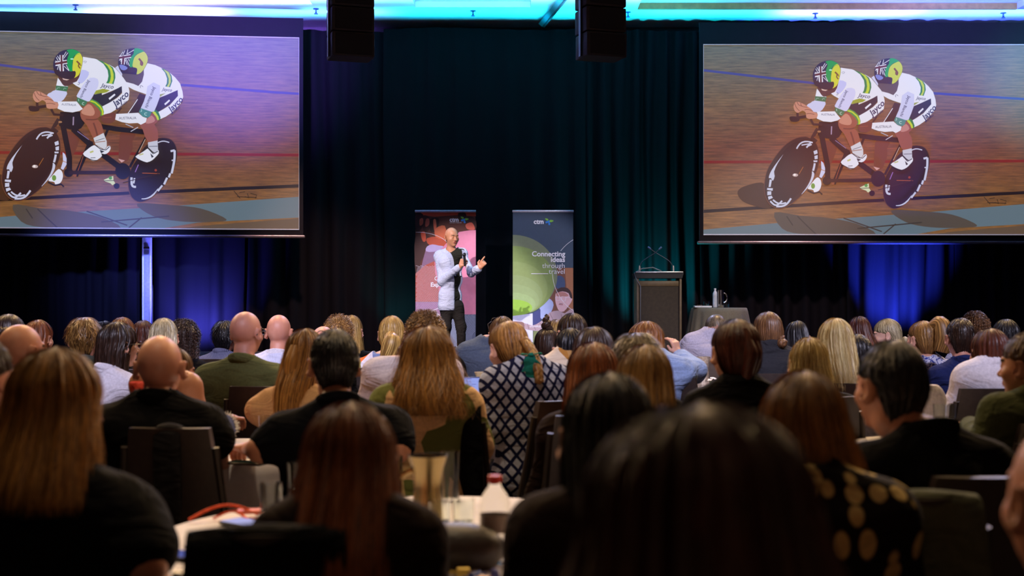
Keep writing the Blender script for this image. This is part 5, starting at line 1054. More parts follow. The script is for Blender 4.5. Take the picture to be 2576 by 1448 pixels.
tumbler((X(1778), d+0.02, zc_), 0.043, 0.085, 'short glass on the left of the stage table', 'glasses on the stage table'); tumbler((X(1827), d-0.02, zc_), 0.043, 0.085, 'short glass right beside the pitcher on stage table', 'glasses on the stage table')
tagp(MB().box((X(1764), d-0.12, zc_+0.012), (0.24, 0.17, 0.024), bev=0.004).build('paper_stack', mat('white_paper', (235, 236, 245), 0.7), None), 'stack of white papers on left of stage table', 'papers')
tagp(MB().tube([(X(1757)+0.03*math.cos(t), d-0.12+0.02*math.sin(t), zc_+0.03+0.004*math.sin(3*t)) for t in np.linspace(0, 12, 40)], 0.005, 6).build('coiled_cable', mat('brown_cable', (80, 56, 40), 0.5), None), 'small dark coil lying on white papers on stage table', 'cable')

# ================= THE AUDIENCE =================
fb = fabric
S_ = dict(
 black=fb('black_cotton', (14, 13, 16)), black2=fb('black_polo_cloth', (11, 12, 19)), char=fb('charcoal_cloth', (40, 40, 44)), white=fb('white_cotton', (226, 222, 232)),
 green=fb('olive_shirt_cloth', (104, 108, 66)), beige=fb('beige_knit', (206, 168, 128), 'vstripe', ((190, 150, 112),), 2.2), navy=fb('navy_cloth', (38, 46, 92)),
 grey=fb('grey_melange', (206, 196, 198)), lav=fb('lavender_grey_cloth', (176, 172, 190)), lblue=fb('light_blue_blouse', (150, 172, 214)), denim=fb('washed_denim', (92, 104, 124)),
 stripe=fb('white_pinstripe', (222, 224, 240), 'vstripe', ((176, 180, 214),), 2.6), bstripe=fb('blue_white_stripe', (226, 226, 240), 'dstripe', ((52, 70, 160),), 1.3), plaid=fb('grey_blue_check', (120, 122, 150), 'vstripe', ((72, 76, 104),), 1.6),
 diamond=fb('diamond_print', (176, 184, 206), 'diamond', ((24, 28, 62),), 1.5), floral=fb('floral_print', (214, 210, 224), 'floral', ((226, 112, 54), (116, 132, 176), (150, 150, 88)), 1.0),
 leaf=fb('leaf_print', (222, 184, 138), 'leaf', ((104, 110, 60), (196, 170, 120)), 1.0), mustard=fb('mustard_print', (190, 148, 74), 'leaf', ((224, 204, 176), (178, 124, 60)), 1.0), yellow=fb('pale_yellow_cloth', (170, 158, 84)),
 spots=fb('spotted_print', (26, 20, 22), 'spots', ((206, 178, 116),), 1.0), swirl=fb('blue_swirl_print', (214, 216, 238), 'swirl', ((52, 70, 158),), 1.6), dgreen=fb('dark_green_cloth', (44, 50, 46)), sage=fb('dark_sage_knit', (70, 76, 50)),
 hood=fb('grey_green_hoodie', (66, 72, 66)), coral=fb('coral_top', (196, 62, 48)), khaki=fb('dark_brown_cloth', (34, 21, 18)), wstripe=fb('cream_rib_stripe', (170, 156, 150), 'vstripe', ((120, 108, 104),), 2.0), bwline=fb('white_blue_line', (220, 222, 236), 'hstripe', ((70, 84, 160),), 1.5))
person(1, 22, 789, 7.5, 'person at far left with messy dark brown pinned-up hair, behind the bald man', ('updo', dict(col='dbrown', w=1.12, extra=(('bun', (0.02, -0.12, 0.02), 0.045),))), ('long', S_['char']), b=0.92)
person(2, 55, 815, 5.5, 'bald person at left edge with one ear showing, dark collared shirt', ('bald', {}), ('tee', S_['char']), yaw=-14, hyaw=-28, skin='ruddy', collar=('polo', S_['char']), b=1.08)
person(3, 98, 804, 8.6, 'person with long chestnut hair at left, beside the messy pinned-up hair', ('long', dict(col='auburn', len=0.24, w=0.92, wave=0.002)), ('long', S_['white']), yaw=-15, b=0.88)
person(4, 213, 801, 7.7, 'person with short blond hair and jug ears, grey-green hooded top', ('short', dict(col='dblond', t=0.004, mess=True)), ('long', S_['hood']), yaw=4, skin='ruddy', collar=('hood', S_['hood']))
person(5, 300, 809, 6.9, 'person with dark shoulder-length hair in a loose white shirt, head turned right', ('long', dict(col='dbrown', len=0.17, w=1.02, wl=0.98, wave=0.006, sx=-0.012)), ('loose', S_['white']), yaw=-28, hyaw=-45, b=0.95, glasses='worn', collar=('shirt', S_['white']), chair=(270, 7.15, -40), lean=(0.0, 0.02))
person(6, 308, 797, 9.3, 'person with golden copper hair, far left row, over the white-shirted one', ('long', dict(col='red', len=0.26, w=1.0)), ('long', S_['khaki']), b=0.9)
person(7, 264, 806, 10.6, 'person with very dark hair right of the short blond head', ('long', dict(col='black', len=0.2, w=1.0)), ('long', S_['black']), b=0.9)
person(8, 361, 805, 9.8, 'person with dark auburn bob in blue and white striped top', ('bob', dict(col='dauburn', len=0.13, w=0.9, wl=0.95)), ('long', S_['bstripe']), b=0.88)
person(9, 413, 799, 8.3, 'person with straight ash-blond bob beside the white column', ('bob', dict(col='ash', len=0.172, w=0.95, wl=1.0, wave=0.001, frizz=0.003)), ('long', S_['black']), b=0.88)
person(10, 465, 809, 8.9, 'person with dark wavy hair before the blue-lit drape', ('curly', dict(col='dbrown', len=0.17, wl=1.1, t=0.01, w=0.98)), ('long', S_['black']), yaw=-10, b=0.9)
person(11, 403, 843, 4.5, 'bald person in black shirt seated centre-left, seen from behind', ('bald', {}), ('tloose', S_['black']), skin='ruddy', b=1.08, belly=0.02, sh=0.955, chair=(428, 4.24, -4), hs=0.98, yaw=4, collar=('polo', S_['black']), arms={1: (P(548, 1120, 4.45), P(560, 1165, 4.75)), -1: (P(262, 1130, 4.45), P(300, 1185, 4.7))}, ab=1.08)
person(12, 438, 872, 5.8, 'person in sleeveless coral top mostly hidden behind bald man, bare shoulder', ('updo', dict(col='brown', w=0.95)), ('less', S_['coral']), yaw=-30, b=0.95, skin='tan', chair=(455, 5.95, -60), lean=(-0.02, 0), sh=1.02)
person(13, 566, 808, 9.8, 'person with short black hair in grey-blue checked shirt', ('short', dict(col='black', mess=True)), ('loose', S_['plaid']), skin='brown', b=1.0, collar=('shirt', S_['plaid']), yaw=-8)
person(14, 620, 783, 6.6, 'bald person with glasses in olive green shirt', ('bald', {}), ('long', S_['green']), yaw=-10, hyaw=-20, skin='ruddy', glasses='worn', b=1.22, chair=(646, 6.35, -6), collar=('polo', S_['green']), hs=0.94, sh=0.995)
person(15, 702, 791, 8.4, 'bald person in white pinstriped shirt with blue lanyard', ('bald', {}), ('loose', S_['stripe']), skin='ruddy', b=1.08, collar=('shirt', S_['white']))
person(151, 814, 820, 8.0, 'person with bald shiny head just left of the curly thinning hair', ('bald', {}), ('tee', S_['black']), skin='ruddy', b=0.95)
person(16, 852, 795, 9.0, 'person with thinning curly sandy hair and pink scalp', ('curly', dict(col='dblond', t=0.004, len=0.08, n=500, curl=0.006)), ('long', S_['black']), skin='pale')
person(17, 884, 792, 9.7, 'person with straight blond hair and black jacket, left of the floral shirt', ('long', dict(col='blond', len=0.24, w=0.9, sx=0.03)), ('jacket', S_['black']), yaw=-15, b=0.92)
person(18, 772, 826, 5.9, 'person in beige knit blouse with half-tied golden brown hair', ('long', dict(col='mix', len=0.30, w=0.88, wl=0.72, wave=0.003, extra=(('pony', ((0, -0.10, 0.05), (0.0, -0.13, -0.02), (0.0, -0.14, -0.16)), (0.02, 0.026, 0.018)),))), ('loose', S_['beige']), yaw=-12, hyaw=-22, b=0.95, glasses='top', chair=(735, 6.1, 40), lean=(0.02, 0.0), arms={-1: (P(652, 1030, 5.85), P(690, 1060, 6.05)), 1: (P(800, 1030, 5.85), P(790, 1050, 6.1))})
person(19, 840, 828, 4.4, 'person with thick black hair and navy-black polo, forearm on the table', ('short', dict(col='black', w=0.98, t=0.002)), ('tee', S_['black2']), yaw=16, hyaw=14, b=1.20, skin='tan', collar=('polo', S_['black2']), chair=(935, 4.3, 70), sh=0.955, ab=1.15, lean=(0, 0.03), hs=0.96,
       arms={-1: (P(655, 1130, 4.25), P(622, 1128, 4.75)), 1: (P(1000, 1130, 4.3), P(950, 1110, 4.7))}, hands={-1: dict(d=(-0.5, 0.8, 0.0), n=(0, 0, 1), curl=0.7)}, belly=0.02)
person(20, 986, 793, 8.5, 'person with wavy golden ponytail in orange and blue floral top', ('pulled', dict(col='blond', w=1.0, extra=(('pony', ((0.01, -0.12, 0.0), (0.03, -0.17, -0.05), (0.0, -0.155, -0.22)), (0.026, 0.042, 0.02), 1.4, 0.035),))), ('tloose', S_['floral']), yaw=-6, hyaw=-4, b=0.98, lean=(0.05, 0.03), arms={-1: (P(925, 985, 8.3), P(945, 965, 8.8)), 1: (P(1030, 985, 8.4), P(1000, 975, 8.7))})
person(21, 1074, 788, 7.6, 'person with curly light brown hair below the man on stage', ('curly', dict(col='dblond', len=0.14, t=0.012, w=0.96, curl=0.008)), ('long', S_['black']), b=1.0, yaw=-20, sh=1.03, lean=(-0.04, 0))
person(23, 1040, 852, 6.2, 'person in pale grey T-shirt largely hidden by the long wavy auburn hair', ('short', dict(col='brown')), ('tee', S_['grey']), b=1.12, chair=(985, 6.3, 0), sh=1.06, lean=(0, 0.02))
person(22, 1075, 822, 5.2, 'person with long fluffy auburn and blond hair in leaf-print top', ('long', dict(col='mix', len=0.215, w=1.08, wl=1.36, wave=0.012, frizz=0.02, n=4200)), ('tloose', S_['leaf']), yaw=6, b=1.0, chair=(1117, 5.12, 0), sh=0.975)
person(24, 1263, 795, 8.4, 'person in faded denim top, sunglasses on head, left of the braided hair', ('long', dict(col='brown', len=0.1, w=0.9)), ('loose', S_['denim']), yaw=12, b=1.0, glasses='top', lean=(0.10, 0.0), sh=1.05, chair=(1275, 8.2, 12))
person(25, 1278, 808, 5.9, 'person with braided auburn hair and teal ribbon, diamond-print shirt, using laptop', ('pulled', dict(col='mix', w=1.06, extra=(('braid', ((0.02, -0.115, 0.02), (0.02, -0.17, -0.05), (0.01, -0.215, -0.14), (0.0, -0.225, -0.20)), 0.022, 2.6),))), ('loose', S_['diamond']), yaw=22, hyaw=32, tilt=14, b=1.0, chair=(1405, 5.95, 62), sh=1.02, lean=(-0.06, 0.06), wr=0.006,
       arms={-1: (P(1238, 1075, 5.75), P(1225, 1040, 6.35)), 1: (P(1400, 1040, 5.8), P(1290, 1060, 6.2))}, hands={-1: dict(d=(-0.5, 0.6, -0.1), n=(0, -0.2, 1), curl=0.5)})
person(26, 1378, 824, 9.1, 'person with dark topknot bun in pale yellow top', ('updo', dict(col='dbrown', w=0.98, extra=(('knot', (0.005, -0.03, 0.12), 0.046),))), ('tee', S_['yellow']), yaw=-30, b=0.92, skin='tan')
person(260, 1400, 803, 10.1, 'person with yellow-blond hair seen between topknot and tall dark hair', ('bob', dict(col='blond', len=0.14)), ('long', S_['black']), b=0.88)
person(27, 1437, 787, 7.7, 'person with dark brown pinned-back hair falling left, tallest head right of the green banner', ('long', dict(col='dbrown', len=0.26, w=0.92, sx=-0.10, wave=0.008)), ('long', S_['black']), yaw=24, b=0.92)
person(28, 1432, 824, 6.85, 'person with black hair clipped back, mustard and cream patterned top', ('long', dict(col='black', len=0.12, w=0.85, wl=0.9)), ('tloose', S_['mustard']), yaw=10, b=1.0, sh=1.02, chair=(1392, 6.62, 0), lean=(0.03, 0))
person(29, 1493, 821, 6.1, 'person with dark brown hair and pale streaks, right of the mustard top', ('long', dict(col='dbrown', len=0.24, w=1.04, wl=1.02, tone=(0.0, 1.4))), ('long', S_['black']), b=0.92)
person(30, 1491, 860, 4.9, 'person with smooth reddish auburn hair, middle of the picture right of braid', ('long', dict(col='auburn', len=0.26, w=1.08, wl=1.08, wave=0.002)), ('long', S_['khaki']), b=0.95, chair=(1490, 4.7, 0))
person(31, 1628, 808, 7.3, 'person with ginger-brown hair leaning on hand in light blue blouse', ('long', dict(col='red', len=0.17, w=1.10, wl=1.0, sx=0.05, wave=0.008)), ('loose', S_['lblue']), yaw=-25, hyaw=-35, tilt=8, b=1.0, lean=(-0.08, 0.06), sh=1.0, chair=(1690, 7.1, -20),
       arms={1: (P(1745, 935, 7.2), P(1706, 893, 7.35)), -1: (P(1620, 950, 7.2), P(1640, 960, 7.5))}, hands={1: dict(d=(-0.25, 0.1, 1.0), n=(0.6, -0.6, 0.1), curl=0.5)})
person(32, 1600, 841, 5.6, 'person with short wavy grey-brown hair between auburn and ginger hair', ('short', dict(col='grey', mess=True, w=1.15, t=0.006)), ('long', S_['char']), b=1.05)
person(33, 1622, 866, 4.2, 'person with long straight dark-blond hair falling past the shoulders', ('long', dict(col='dblond', len=0.34, w=1.00, wl=1.12, wave=0.002)), ('loose', S_['wstripe']), yaw=-10, b=0.95, chair=(1640, 4.0, 0))
person(34, 1801, 786, 9.6, 'person with thinning grey hair, lavender-grey sleeve stretched along a chair back', ('thin', dict(col='grey')), ('long', S_['lav']), yaw=-4, b=1.05, skin='ruddy', arms={-1: (P(1728, 868, 9.7), P(1716, 905, 9.5))}, sh=1.09, lean=(0.03, 0))
person(35, 1848, 802, 4.8, 'person with twisted dark auburn updo and plain black top', ('updo', dict(col='dauburn', w=1.06, extra=(('pony', ((0.0, -0.08, 0.09), (0.015, -0.112, 0.0), (0.0, -0.100, -0.10)), (0.016, 0.026, 0.014), 3.0, 0.004), ('pony', ((0.035, -0.08, 0.07), (0.045, -0.100, 0.0), (0.02, -0.10, -0.08)), (0.012, 0.018, 0.01), 2.4, 0.004)))), ('long', S_['black']), b=0.98, sh=0.985, yaw=8, hyaw=14, chair=(1850, 4.5, 4), arms={-1: (P(1715, 1060, 4.8), P(1740, 1040, 5.1))})
person(36, 1930, 783, 7.7, 'person with brown hair in low side bun and dark grey suit jacket', ('pulled', dict(col='brown', w=1.0, extra=(('bun', (0.045, -0.12, -0.06), 0.036), ('bun', (0.05, -0.10, -0.03), 0.02)))), ('jacket', S_['char']), yaw=5, hyaw=10, b=1.12, skin='pale', sh=1.03, chair=(1957, 7.5, 0), collar=('polo', S_['char']))
person(37, 2004, 806, 9.0, 'person with straight black hair and a white shirt, right of the suit jacket', ('long', dict(col='black', len=0.22, w=0.9, wl=1.1, sx=0.02)), ('long', S_['white']), yaw=-12, b=0.9)
person(38, 2034, 849, 6.0, 'person with pale platinum blond bob, nearer of the two blonds at right', ('long', dict(col='lblond', len=0.172, w=0.92, wl=1.12, wave=0.010, frizz=0.01)), ('long', S_['char']), b=0.95)
person(39, 2102, 800, 6.8, 'person with thick yellow-blond hair to the shoulders in black top', ('long', dict(col='lblond', len=0.23, w=0.98, wl=0.82, wave=0.008, tone=(0.0, 0.8), sx=0.02)), ('long', S_['black']), yaw=-8, b=0.95, chair=(2095, 6.65, -40))
person(40, 2160, 795, 9.8, 'person with long dark red-brown hair before the blue-lit drape', ('long', dict(col='dauburn', len=0.30, w=0.96, wl=1.4, sx=0.04)), ('long', S_['black']), b=0.9)
person(41, 2150, 840, 7.4, 'person with short black cropped hair and dark green shirt', ('short', dict(col='black', t=0.003)), ('long', S_['dgreen']), yaw=18, skin='tan', b=1.05, chair=(2150, 7.15, 8), collar=('polo', S_['navy']))
person(42, 2230, 801, 9.8, 'person in left profile with pale blond low bun resting chin on hand', ('pulled', dict(col='ash', w=0.98, extra=(('bun', (0.0, -0.13, -0.05), 0.034),))), ('long', S_['bwline']), yaw=40, hyaw=72, tilt=6, b=0.92, skin='pale', lean=(-0.02, 0.05), arms={-1: (P(2200, 912, 9.8), P(2210, 874, 9.9)), 1: (P(2235, 925, 9.7), P(2200, 935, 10.0))}, hands={-1: dict(d=(0.1, 0.05, 1.0), n=(-0.9, -0.3, 0.1), curl=1.2)})
person(43, 2318, 806, 8.6, 'person with high messy blond ponytail in blue and white swirl blouse', ('updo', dict(col='dblond', w=1.0, mess=1, extra=(('pony', ((0.02, -0.06, 0.09), (0.05, -0.12, 0.11), (0.06, -0.15, 0.02), (0.04, -0.14, -0.08)), (0.02, 0.045, 0.05, 0.02), 0.8, 0.03),))), ('loose', S_['swirl']), yaw=16, hyaw=26, b=0.98, chair=(2366, 8.7, 42))
person(44, 2415, 800, 8.0, 'person with short brown crop and navy shirt, right of the swirl blouse', ('short', dict(col='dbrown', t=0.0)), ('tee', S_['navy']), b=1.05, skin='ruddy', collar=('polo', S_['navy']))
person(45, 2452, 788, 9.8, 'person with curly brown hair and white shirt with blue stripes, far right row', ('curly', dict(col='brown', t=0.004, len=0.08, curl=0.007)), ('long', S_['bwline']), yaw=-12, b=1.0)
person(46, 2530, 802, 8.4, 'person with round very dark hair at far right back', ('bob', dict(col='black', len=0.12, w=0.92)), ('long', S_['black']), yaw=-10, b=0.95)
person(47, 2487, 825, 6.4, 'person with blunt chestnut bob and white shirt at right', ('bob', dict(col='dauburn', len=0.172, w=1.02, wl=1.12, wave=0.001, frizz=0.003, tone=(0.1, 1.2))), ('loose', S_['white']), yaw=10, b=1.05, chair=(2484, 6.2, 2), sh=1.01)
person(48, 2588, 833, 4.6, 'person at right edge with short brown hair and dark sage sweater, forearm forward', ('short', dict(col='brown', w=1.0)), ('long', S_['sage']), yaw=24, hyaw=38, b=1.18, skin='tan', ab=1.2, sh=0.985, chair=(2650, 4.4, 20), arms={-1: (P(2480, 1120, 4.5), P(2436, 1072, 5.0))}, hands={-1: dict(d=(-0.4, 0.9, 0.0), n=(0, 0, 1), curl=0.5)})
person(49, 2238, 857, 3.3, 'person with dark cropped hair and black shirt, large at right, face turned left', ('short', dict(col='black', w=0.95, t=0.001)), ('tee', S_['black']), yaw=14, hyaw=22, b=1.12, hs=0.95, skin='tan', sh=0.965, chair=(2300, 2.72, 4), collar=('polo', S_['black']), lean=(-0.05, 0.04), ab=1.1)
person(50, 2022, 932, 2.75, 'person with long straight auburn-blond hair and black top with cream spots', ('long', dict(col='mix', len=0.172, w=0.95, wl=1.02, wave=0.003, sx=0.05, tone=(0, 0.8))), ('loose', S_['spots']), yaw=-8, b=0.98, chair=None, sh=0.93, lean=(0.0, 0.03))
person(51, 1528, 936, 2.45, 'person with glossy black hair and dark brown top, left of the biggest head', ('long', dict(col='black', len=0.26, w=0.95, wl=0.95, wave=0.002)), ('loose', S_['khaki']), yaw=6, b=0.84, chair=None, sh=0.95)
person(52, 1752, 1012, 1.28, 'person with the biggest, blurred dark brown head in the foreground', ('long', dict(col='dauburn', len=0.30, w=1.28, wl=1.5, wave=0.004, tone=(0, 0.5))), ('loose', S_['khaki']), yaw=0, b=1.05, chair=None, sh=0.93)
person(53, 880, 1010, 2.5, 'person with long auburn hair falling over a dark top, centre-left foreground', ('long', dict(col='auburn', len=0.36, w=0.98, wl=1.12, wave=0.004, sx=-0.02, tone=(0.0, 1.0))), ('long', S_['khaki']), yaw=4, b=0.80, chair=(672, 2.3, 6), sh=0.93)
person(54, 146, 874, 2.75, 'person with shoulder-length highlighted brown hair and black T-shirt, left foreground', ('long', dict(col='mix', len=0.185, w=1.02, wl=1.18, wave=0.003, tone=(0.0, 1.1), extra=(('pony', ((0.09, -0.11, -0.18), (0.12, -0.12, -0.26), (0.17, -0.11, -0.30)), (0.02, 0.016, 0.004), 0.4, 0.006),))), ('tloose', S_['black']), yaw=-6, b=1.12, chair=None, sh=0.945, skin='tan', ab=1.02, arms={1: (P(370, 1420, 2.6), P(410, 1480, 2.85)), -1: (P(-60, 1400, 2.6), P(-20, 1450, 2.9))})
person(55, -62, 838, 3.3, 'person cut by the left edge, dark hair and reddish cheek', ('short', dict(col='dbrown', w=1.05)), ('long', S_['khaki']), yaw=-10, hyaw=-30, b=1.1, skin='ruddy', chair=None)
person(56, 2696, 1048, 1.75, 'blurred person cut by the right edge, bare tan head and neck', ('bald', {}), ('tee', S_['khaki']), yaw=10, hyaw=10, b=1.05, skin='tan', chair=None, sh=0.9)
person(58, 2236, 925, 6.1, 'person in white blouse hidden behind the dark cropped head, white sleeve showing', ('bob', dict(col='brown', len=0.12, w=0.9)), ('loose', S_['white']), b=0.74, yaw=-10, chair=None, sh=0.93, lean=(-0.05, 0))

# teal ribbon on the braid, and the like
def ribbon(px, py, d):
    mb = MB(); rs = np.random.RandomState(4)
    for dx, L in ((-0.035, 0.10), (0.02, 0.14), (0.045, 0.11), (0.0, 0.16)):
        t = np.linspace(0, 1, 16); c = np.stack([dx*t+0.008*np.sin(t*7+dx*90), -0.012-0.01*np.sin(t*5), -L*t], -1); w_ = 0.014+0.012*np.sin(t*PI)
        f = np.concatenate([c+np.c_[w_, 0*t, 0*t], (c-np.c_[w_, 0*t, 0*t]+(0, -0.002, 0))[::-1]]); 
        rows = np.stack([c-np.c_[w_, 0*t+0.004*np.sin(t*9), 0*t], c+np.c_[0*t, 0*t-0.006, 0*t], c+np.c_[w_, 0*t, 0*t], c+np.c_[0*t, 0*t+0.0015-0.004, 0*t]], 1); mb.grid(rows)
    for sx, sz in ((-1, 0.4), (1, 0.7)):
        t = np.linspace(0, 1, 14); mb.tube(np.stack([sx*0.055*np.sin(t*PI*0.9), -0.014-0.012*np.sin(t*PI), 0.03*sz*np.sin(t*PI)-0.03*t*sz], -1), 0.013*np.sin(t*PI*0.85+0.35), 8, flat=0.35)
    mb.tube([(-0.012, -0.016, 0), (0.012, -0.018, 0.002)], 0.013, 10)
    o = mb.build('ribbon', fabric('teal_ribbon_cloth', (38, 134, 118)), None); return o
for pid, e0, root, yaw, d, lb, ch in PEOPLE:
    if pid == 25:
        o = ribbon(0, 0, 0); o.parent = e0; w0 = P(1336, 892, 5.72); o.location = Vector(rotz(-yaw)@(np.array(w0)-np.array(root))); o.rotation_euler = (0, 0, -yaw); o.scale = (0.8, 0.8, 0.75)

# ---------------- banquet chairs ----------------
def make_chair():
    e = empty('banquet_chair'); vin = mat('chair_vinyl', (56, 46, 42), 0.42, 0, 0.15, 50, 0.1, 0.5); fr = mat('chair_frame_paint', (52, 44, 40), 0.4, 0.5)
    MB().box((0, 0.0, 0.425), (0.43, 0.42, 0.065), bev=0.022).build('seat', vin, e)
    R = rotx(math.radians(9)); rows = []
    for z in np.linspace(0, 1, 14):
        zz = 0.50+0.425*z; hw = 0.185-0.050*z; y = -0.185-0.075*z; th = 0.020*(1 if z < 0.96 else 0.9); x = np.linspace(-hw, hw, 12); cv = -0.018*(1-(x/hw)**2)
        rows.append(np.concatenate([np.c_[x, y+th+cv, np.full(12, zz)], np.c_[x, y-th+cv, np.full(12, zz)][::-1]]))
    MB().grid(np.array(rows), caps=True).build('backrest', vin, e, True, 35)
    for sx in (-1, 1):
        MB().tube([(sx*0.19, 0.19, 0.40), (sx*0.20, 0.20, 0.0)], 0.013, 8).build('leg', fr, e)
        MB().tube([(sx*0.155, -0.262, 0.86), (sx*0.19, -0.20, 0.46), (sx*0.198, -0.225, 0.0)], 0.0135, 8).build('leg', fr, e)
    MB().tube([(-0.19, 0.18, 0.385), (0.19, 0.18, 0.385), (0.192, -0.19, 0.385), (-0.192, -0.19, 0.385), (-0.19, 0.18, 0.385)], 0.011, 6).build('seat_frame', fr, e)
    return e
CH = make_chair(); used = [False]
def dup(root, loc, rz, label, group):
    r = root.copy(); sc.collection.objects.link(r); r.location = loc; r.rotation_euler = (0, 0, rz)
    for c0 in list(root.children):
        c = c0.copy(); sc.collection.objects.link(c); c.parent = r
    r['label'] = label; r['group'] = group; r['category'] = 'chair'; return r
def chair(loc, rz, label):
    if not used[0]:
        used[0] = True; CH.location = loc; CH.rotation_euler = (0, 0, rz); return tagp(CH, label, 'chair', 'banquet chairs among the audience')
    return dup(CH, loc, rz, label, 'banquet chairs among the audience')
HEADS = {1: 'messy pinned-up dark hair', 2: 'bald head at left edge', 3: 'chestnut hair at far left', 4: 'short blond hair', 5: 'loose white shirt', 6: 'golden copper hair', 7: 'dark hair right of the short blond', 8: 'striped top and auburn bob', 9: 'ash-blond bob', 10: 'dark wavy hair by blue drape',
         11: 'bald person in black', 12: 'coral top', 13: 'black hair and checked shirt', 14: 'olive green shirt', 15: 'white pinstriped shirt', 151: 'shiny bald head beside curly hair', 16: 'thinning curly sandy hair', 17: 'blond hair and black jacket', 18: 'beige knit blouse', 19: 'navy-black polo', 20: 'floral top', 21: 'curly light brown hair',
         22: 'leaf-print top', 23: 'pale grey T-shirt', 24: 'faded denim top', 25: 'diamond-print shirt', 26: 'topknot bun', 260: 'yellow-blond hair behind the topknot', 27: 'pinned-back dark hair', 28: 'mustard top', 29: 'dark hair with pale streaks', 30: 'smooth reddish auburn hair', 31: 'light blue blouse', 32: 'grey-brown wavy hair',
         33: 'long dark-blond hair', 34: 'outstretched lavender-grey sleeve', 35: 'twisted auburn updo', 36: 'dark grey suit jacket', 37: 'straight black hair and white shirt', 38: 'platinum bob', 39: 'thick yellow-blond hair', 40: 'long red-brown hair by blue drape', 41: 'dark green shirt', 42: 'profile with chin on hand', 43: 'swirl blouse', 44: 'navy shirt',
         45: 'curly brown hair at right', 46: 'round dark hair at far right', 47: 'chestnut bob and white shirt', 48: 'dark sage sweater', 49: 'black shirt at right', 53: 'long auburn hair in foreground'}
CPOS = {}
for pid, e0, root, yaw, d, lb, ch in PEOPLE:
    if ch is None: continue
    if ch == 'auto': loc = (root[0], root[1]-0.02, 0); rz = yaw*0.6
    else:
        rz = math.radians(ch[2]); bt = P(ch[0], 955, ch[1]); o = rotz(rz)@np.array((0, -0.26, 0)); loc = (bt.x-o[0], bt.y-o[1], 0)
    c = chair(loc, rz, 'dark banquet chair of the person with '+HEADS[pid] if pid != 11 else 'dark banquet chair with narrow back behind the bald person in black'); CPOS[pid] = c
bt = P(540, 955, 7.1); chair((bt.x+0.02, bt.y+0.26, 0), math.radians(-10), 'dark empty-looking banquet chair left of the olive green shirt')
bt = P(2480, 955, 3.05); chair((bt.x, bt.y+0.26, 0), math.radians(2), 'dark banquet chair at lower right behind the dark sage sweater, top edge lit')
bt = P(1345, 955, 5.4); chair((bt.x, bt.y+0.26, 0), math.radians(30), 'dark angled banquet chair just right of the diamond-print shirt')
# garments hung on chair backs
def draped(name, c, m, label, drop=0.42, wide=0.17, seed=0, depth=0.05, cat='jacket', top=0.935):
    """a garment folded over a chair back, built around the back of that chair"""
    rs = np.random.RandomState(seed); n = 56; x = np.linspace(-wide, wide, n); mb = MB(); rows = []
    def line(y, z, k): return np.c_[x*(1+0.18*k)+0.012*np.sin(x*60+seed)*k, y+0.012*np.sin(x*48+seed+z*6)*(0.3+k)+0.006*np.sin(x*110+z*9)*k, z+0*x-0.02*k*np.sin(x*14+seed)-0.012*(x/wide)**2]
    prof = [(-0.318-depth*0.4, top-drop, 1.0), (-0.315-depth*0.2, top-drop*0.8, 0.85), (-0.31, top-drop*0.6, 0.65), (-0.308, top-drop*0.4, 0.45), (-0.305, top-drop*0.2, 0.25), (-0.300, top-0.03, 0.05), (-0.285, top, 0), (-0.262, top+0.008, 0), (-0.235, top, 0), (-0.215, top-0.04, 0.05), (-0.205, top-0.15, 0.2), (-0.19, top-0.25, 0.3)]
    out = [line(y, z, k) for y, z, k in prof]; inn = [l+np.array((0, 0.008 if i < 6 else (-0.006 if i > 8 else 0), -0.010 if 5 < i < 10 else 0)) for i, l in enumerate(out)]
    rows = [np.concatenate([a, b[::-1]]) for a, b in zip(out, inn)]
    o = mb.grid(np.array(rows), caps=True).build(name, m, None, sharp=0); o.location = c.location; o.rotation_euler = c.rotation_euler; return tagp(o, label, cat)
draped('jacket', CPOS[49], fabric('dark_green_jacket_cloth', (88, 92, 76)), 'dark green jacket hung over the chair back at bottom right', 0.46, 0.138, 1)
draped('jacket', CPOS[22], fabric('black_jacket_cloth', (12, 12, 16)), 'black jacket over the chair of the long fluffy auburn hair', 0.6, 0.15, 2)
draped('jacket', CPOS[53], fabric('black_coat_cloth', (12, 11, 14)), 'black coat over the chair back at bottom left of centre', 0.5, 0.142, 3)
draped('cardigan', CPOS[41], fabric('olive_cardigan_cloth', (84, 76, 60)), 'olive cardigan slung on chair behind the dark green shirt', 0.4, 0.17, 4, 0.08, 'cardigan')
draped('bag_strap', CPOS[11], fabric('dark_strap_cloth', (34, 32, 34)), 'dark fabric strap hanging over the chair behind bald person in black', 0.4, 0.045, 5, 0.01, 'strap')
mb = MB(); Fd = Field((-0.16, -0.12, -0.14), (0.16, 0.12, 0.10), 0.009); Fd.ell((0, 0, -0.02), (0.12, 0.08, 0.07), None, 0.04); Fd.cap((-0.08, 0, 0.02), (0.06, -0.02, 0.05), 0.035, None, 0.04); Fd.disp(0.012, 8, 26)
o = MB().add(*Fd.mesh()).build('folded_coat', fabric('black_padded_cloth', (30, 29, 36)), None); o.location = P(548, 1055, 5.0); tagp(o, 'crumpled black coat bundle on the chair left of beige blouse', 'coat')
o.location.z = 0.52; o.location = (o.location.x, 5.35, 0.60)

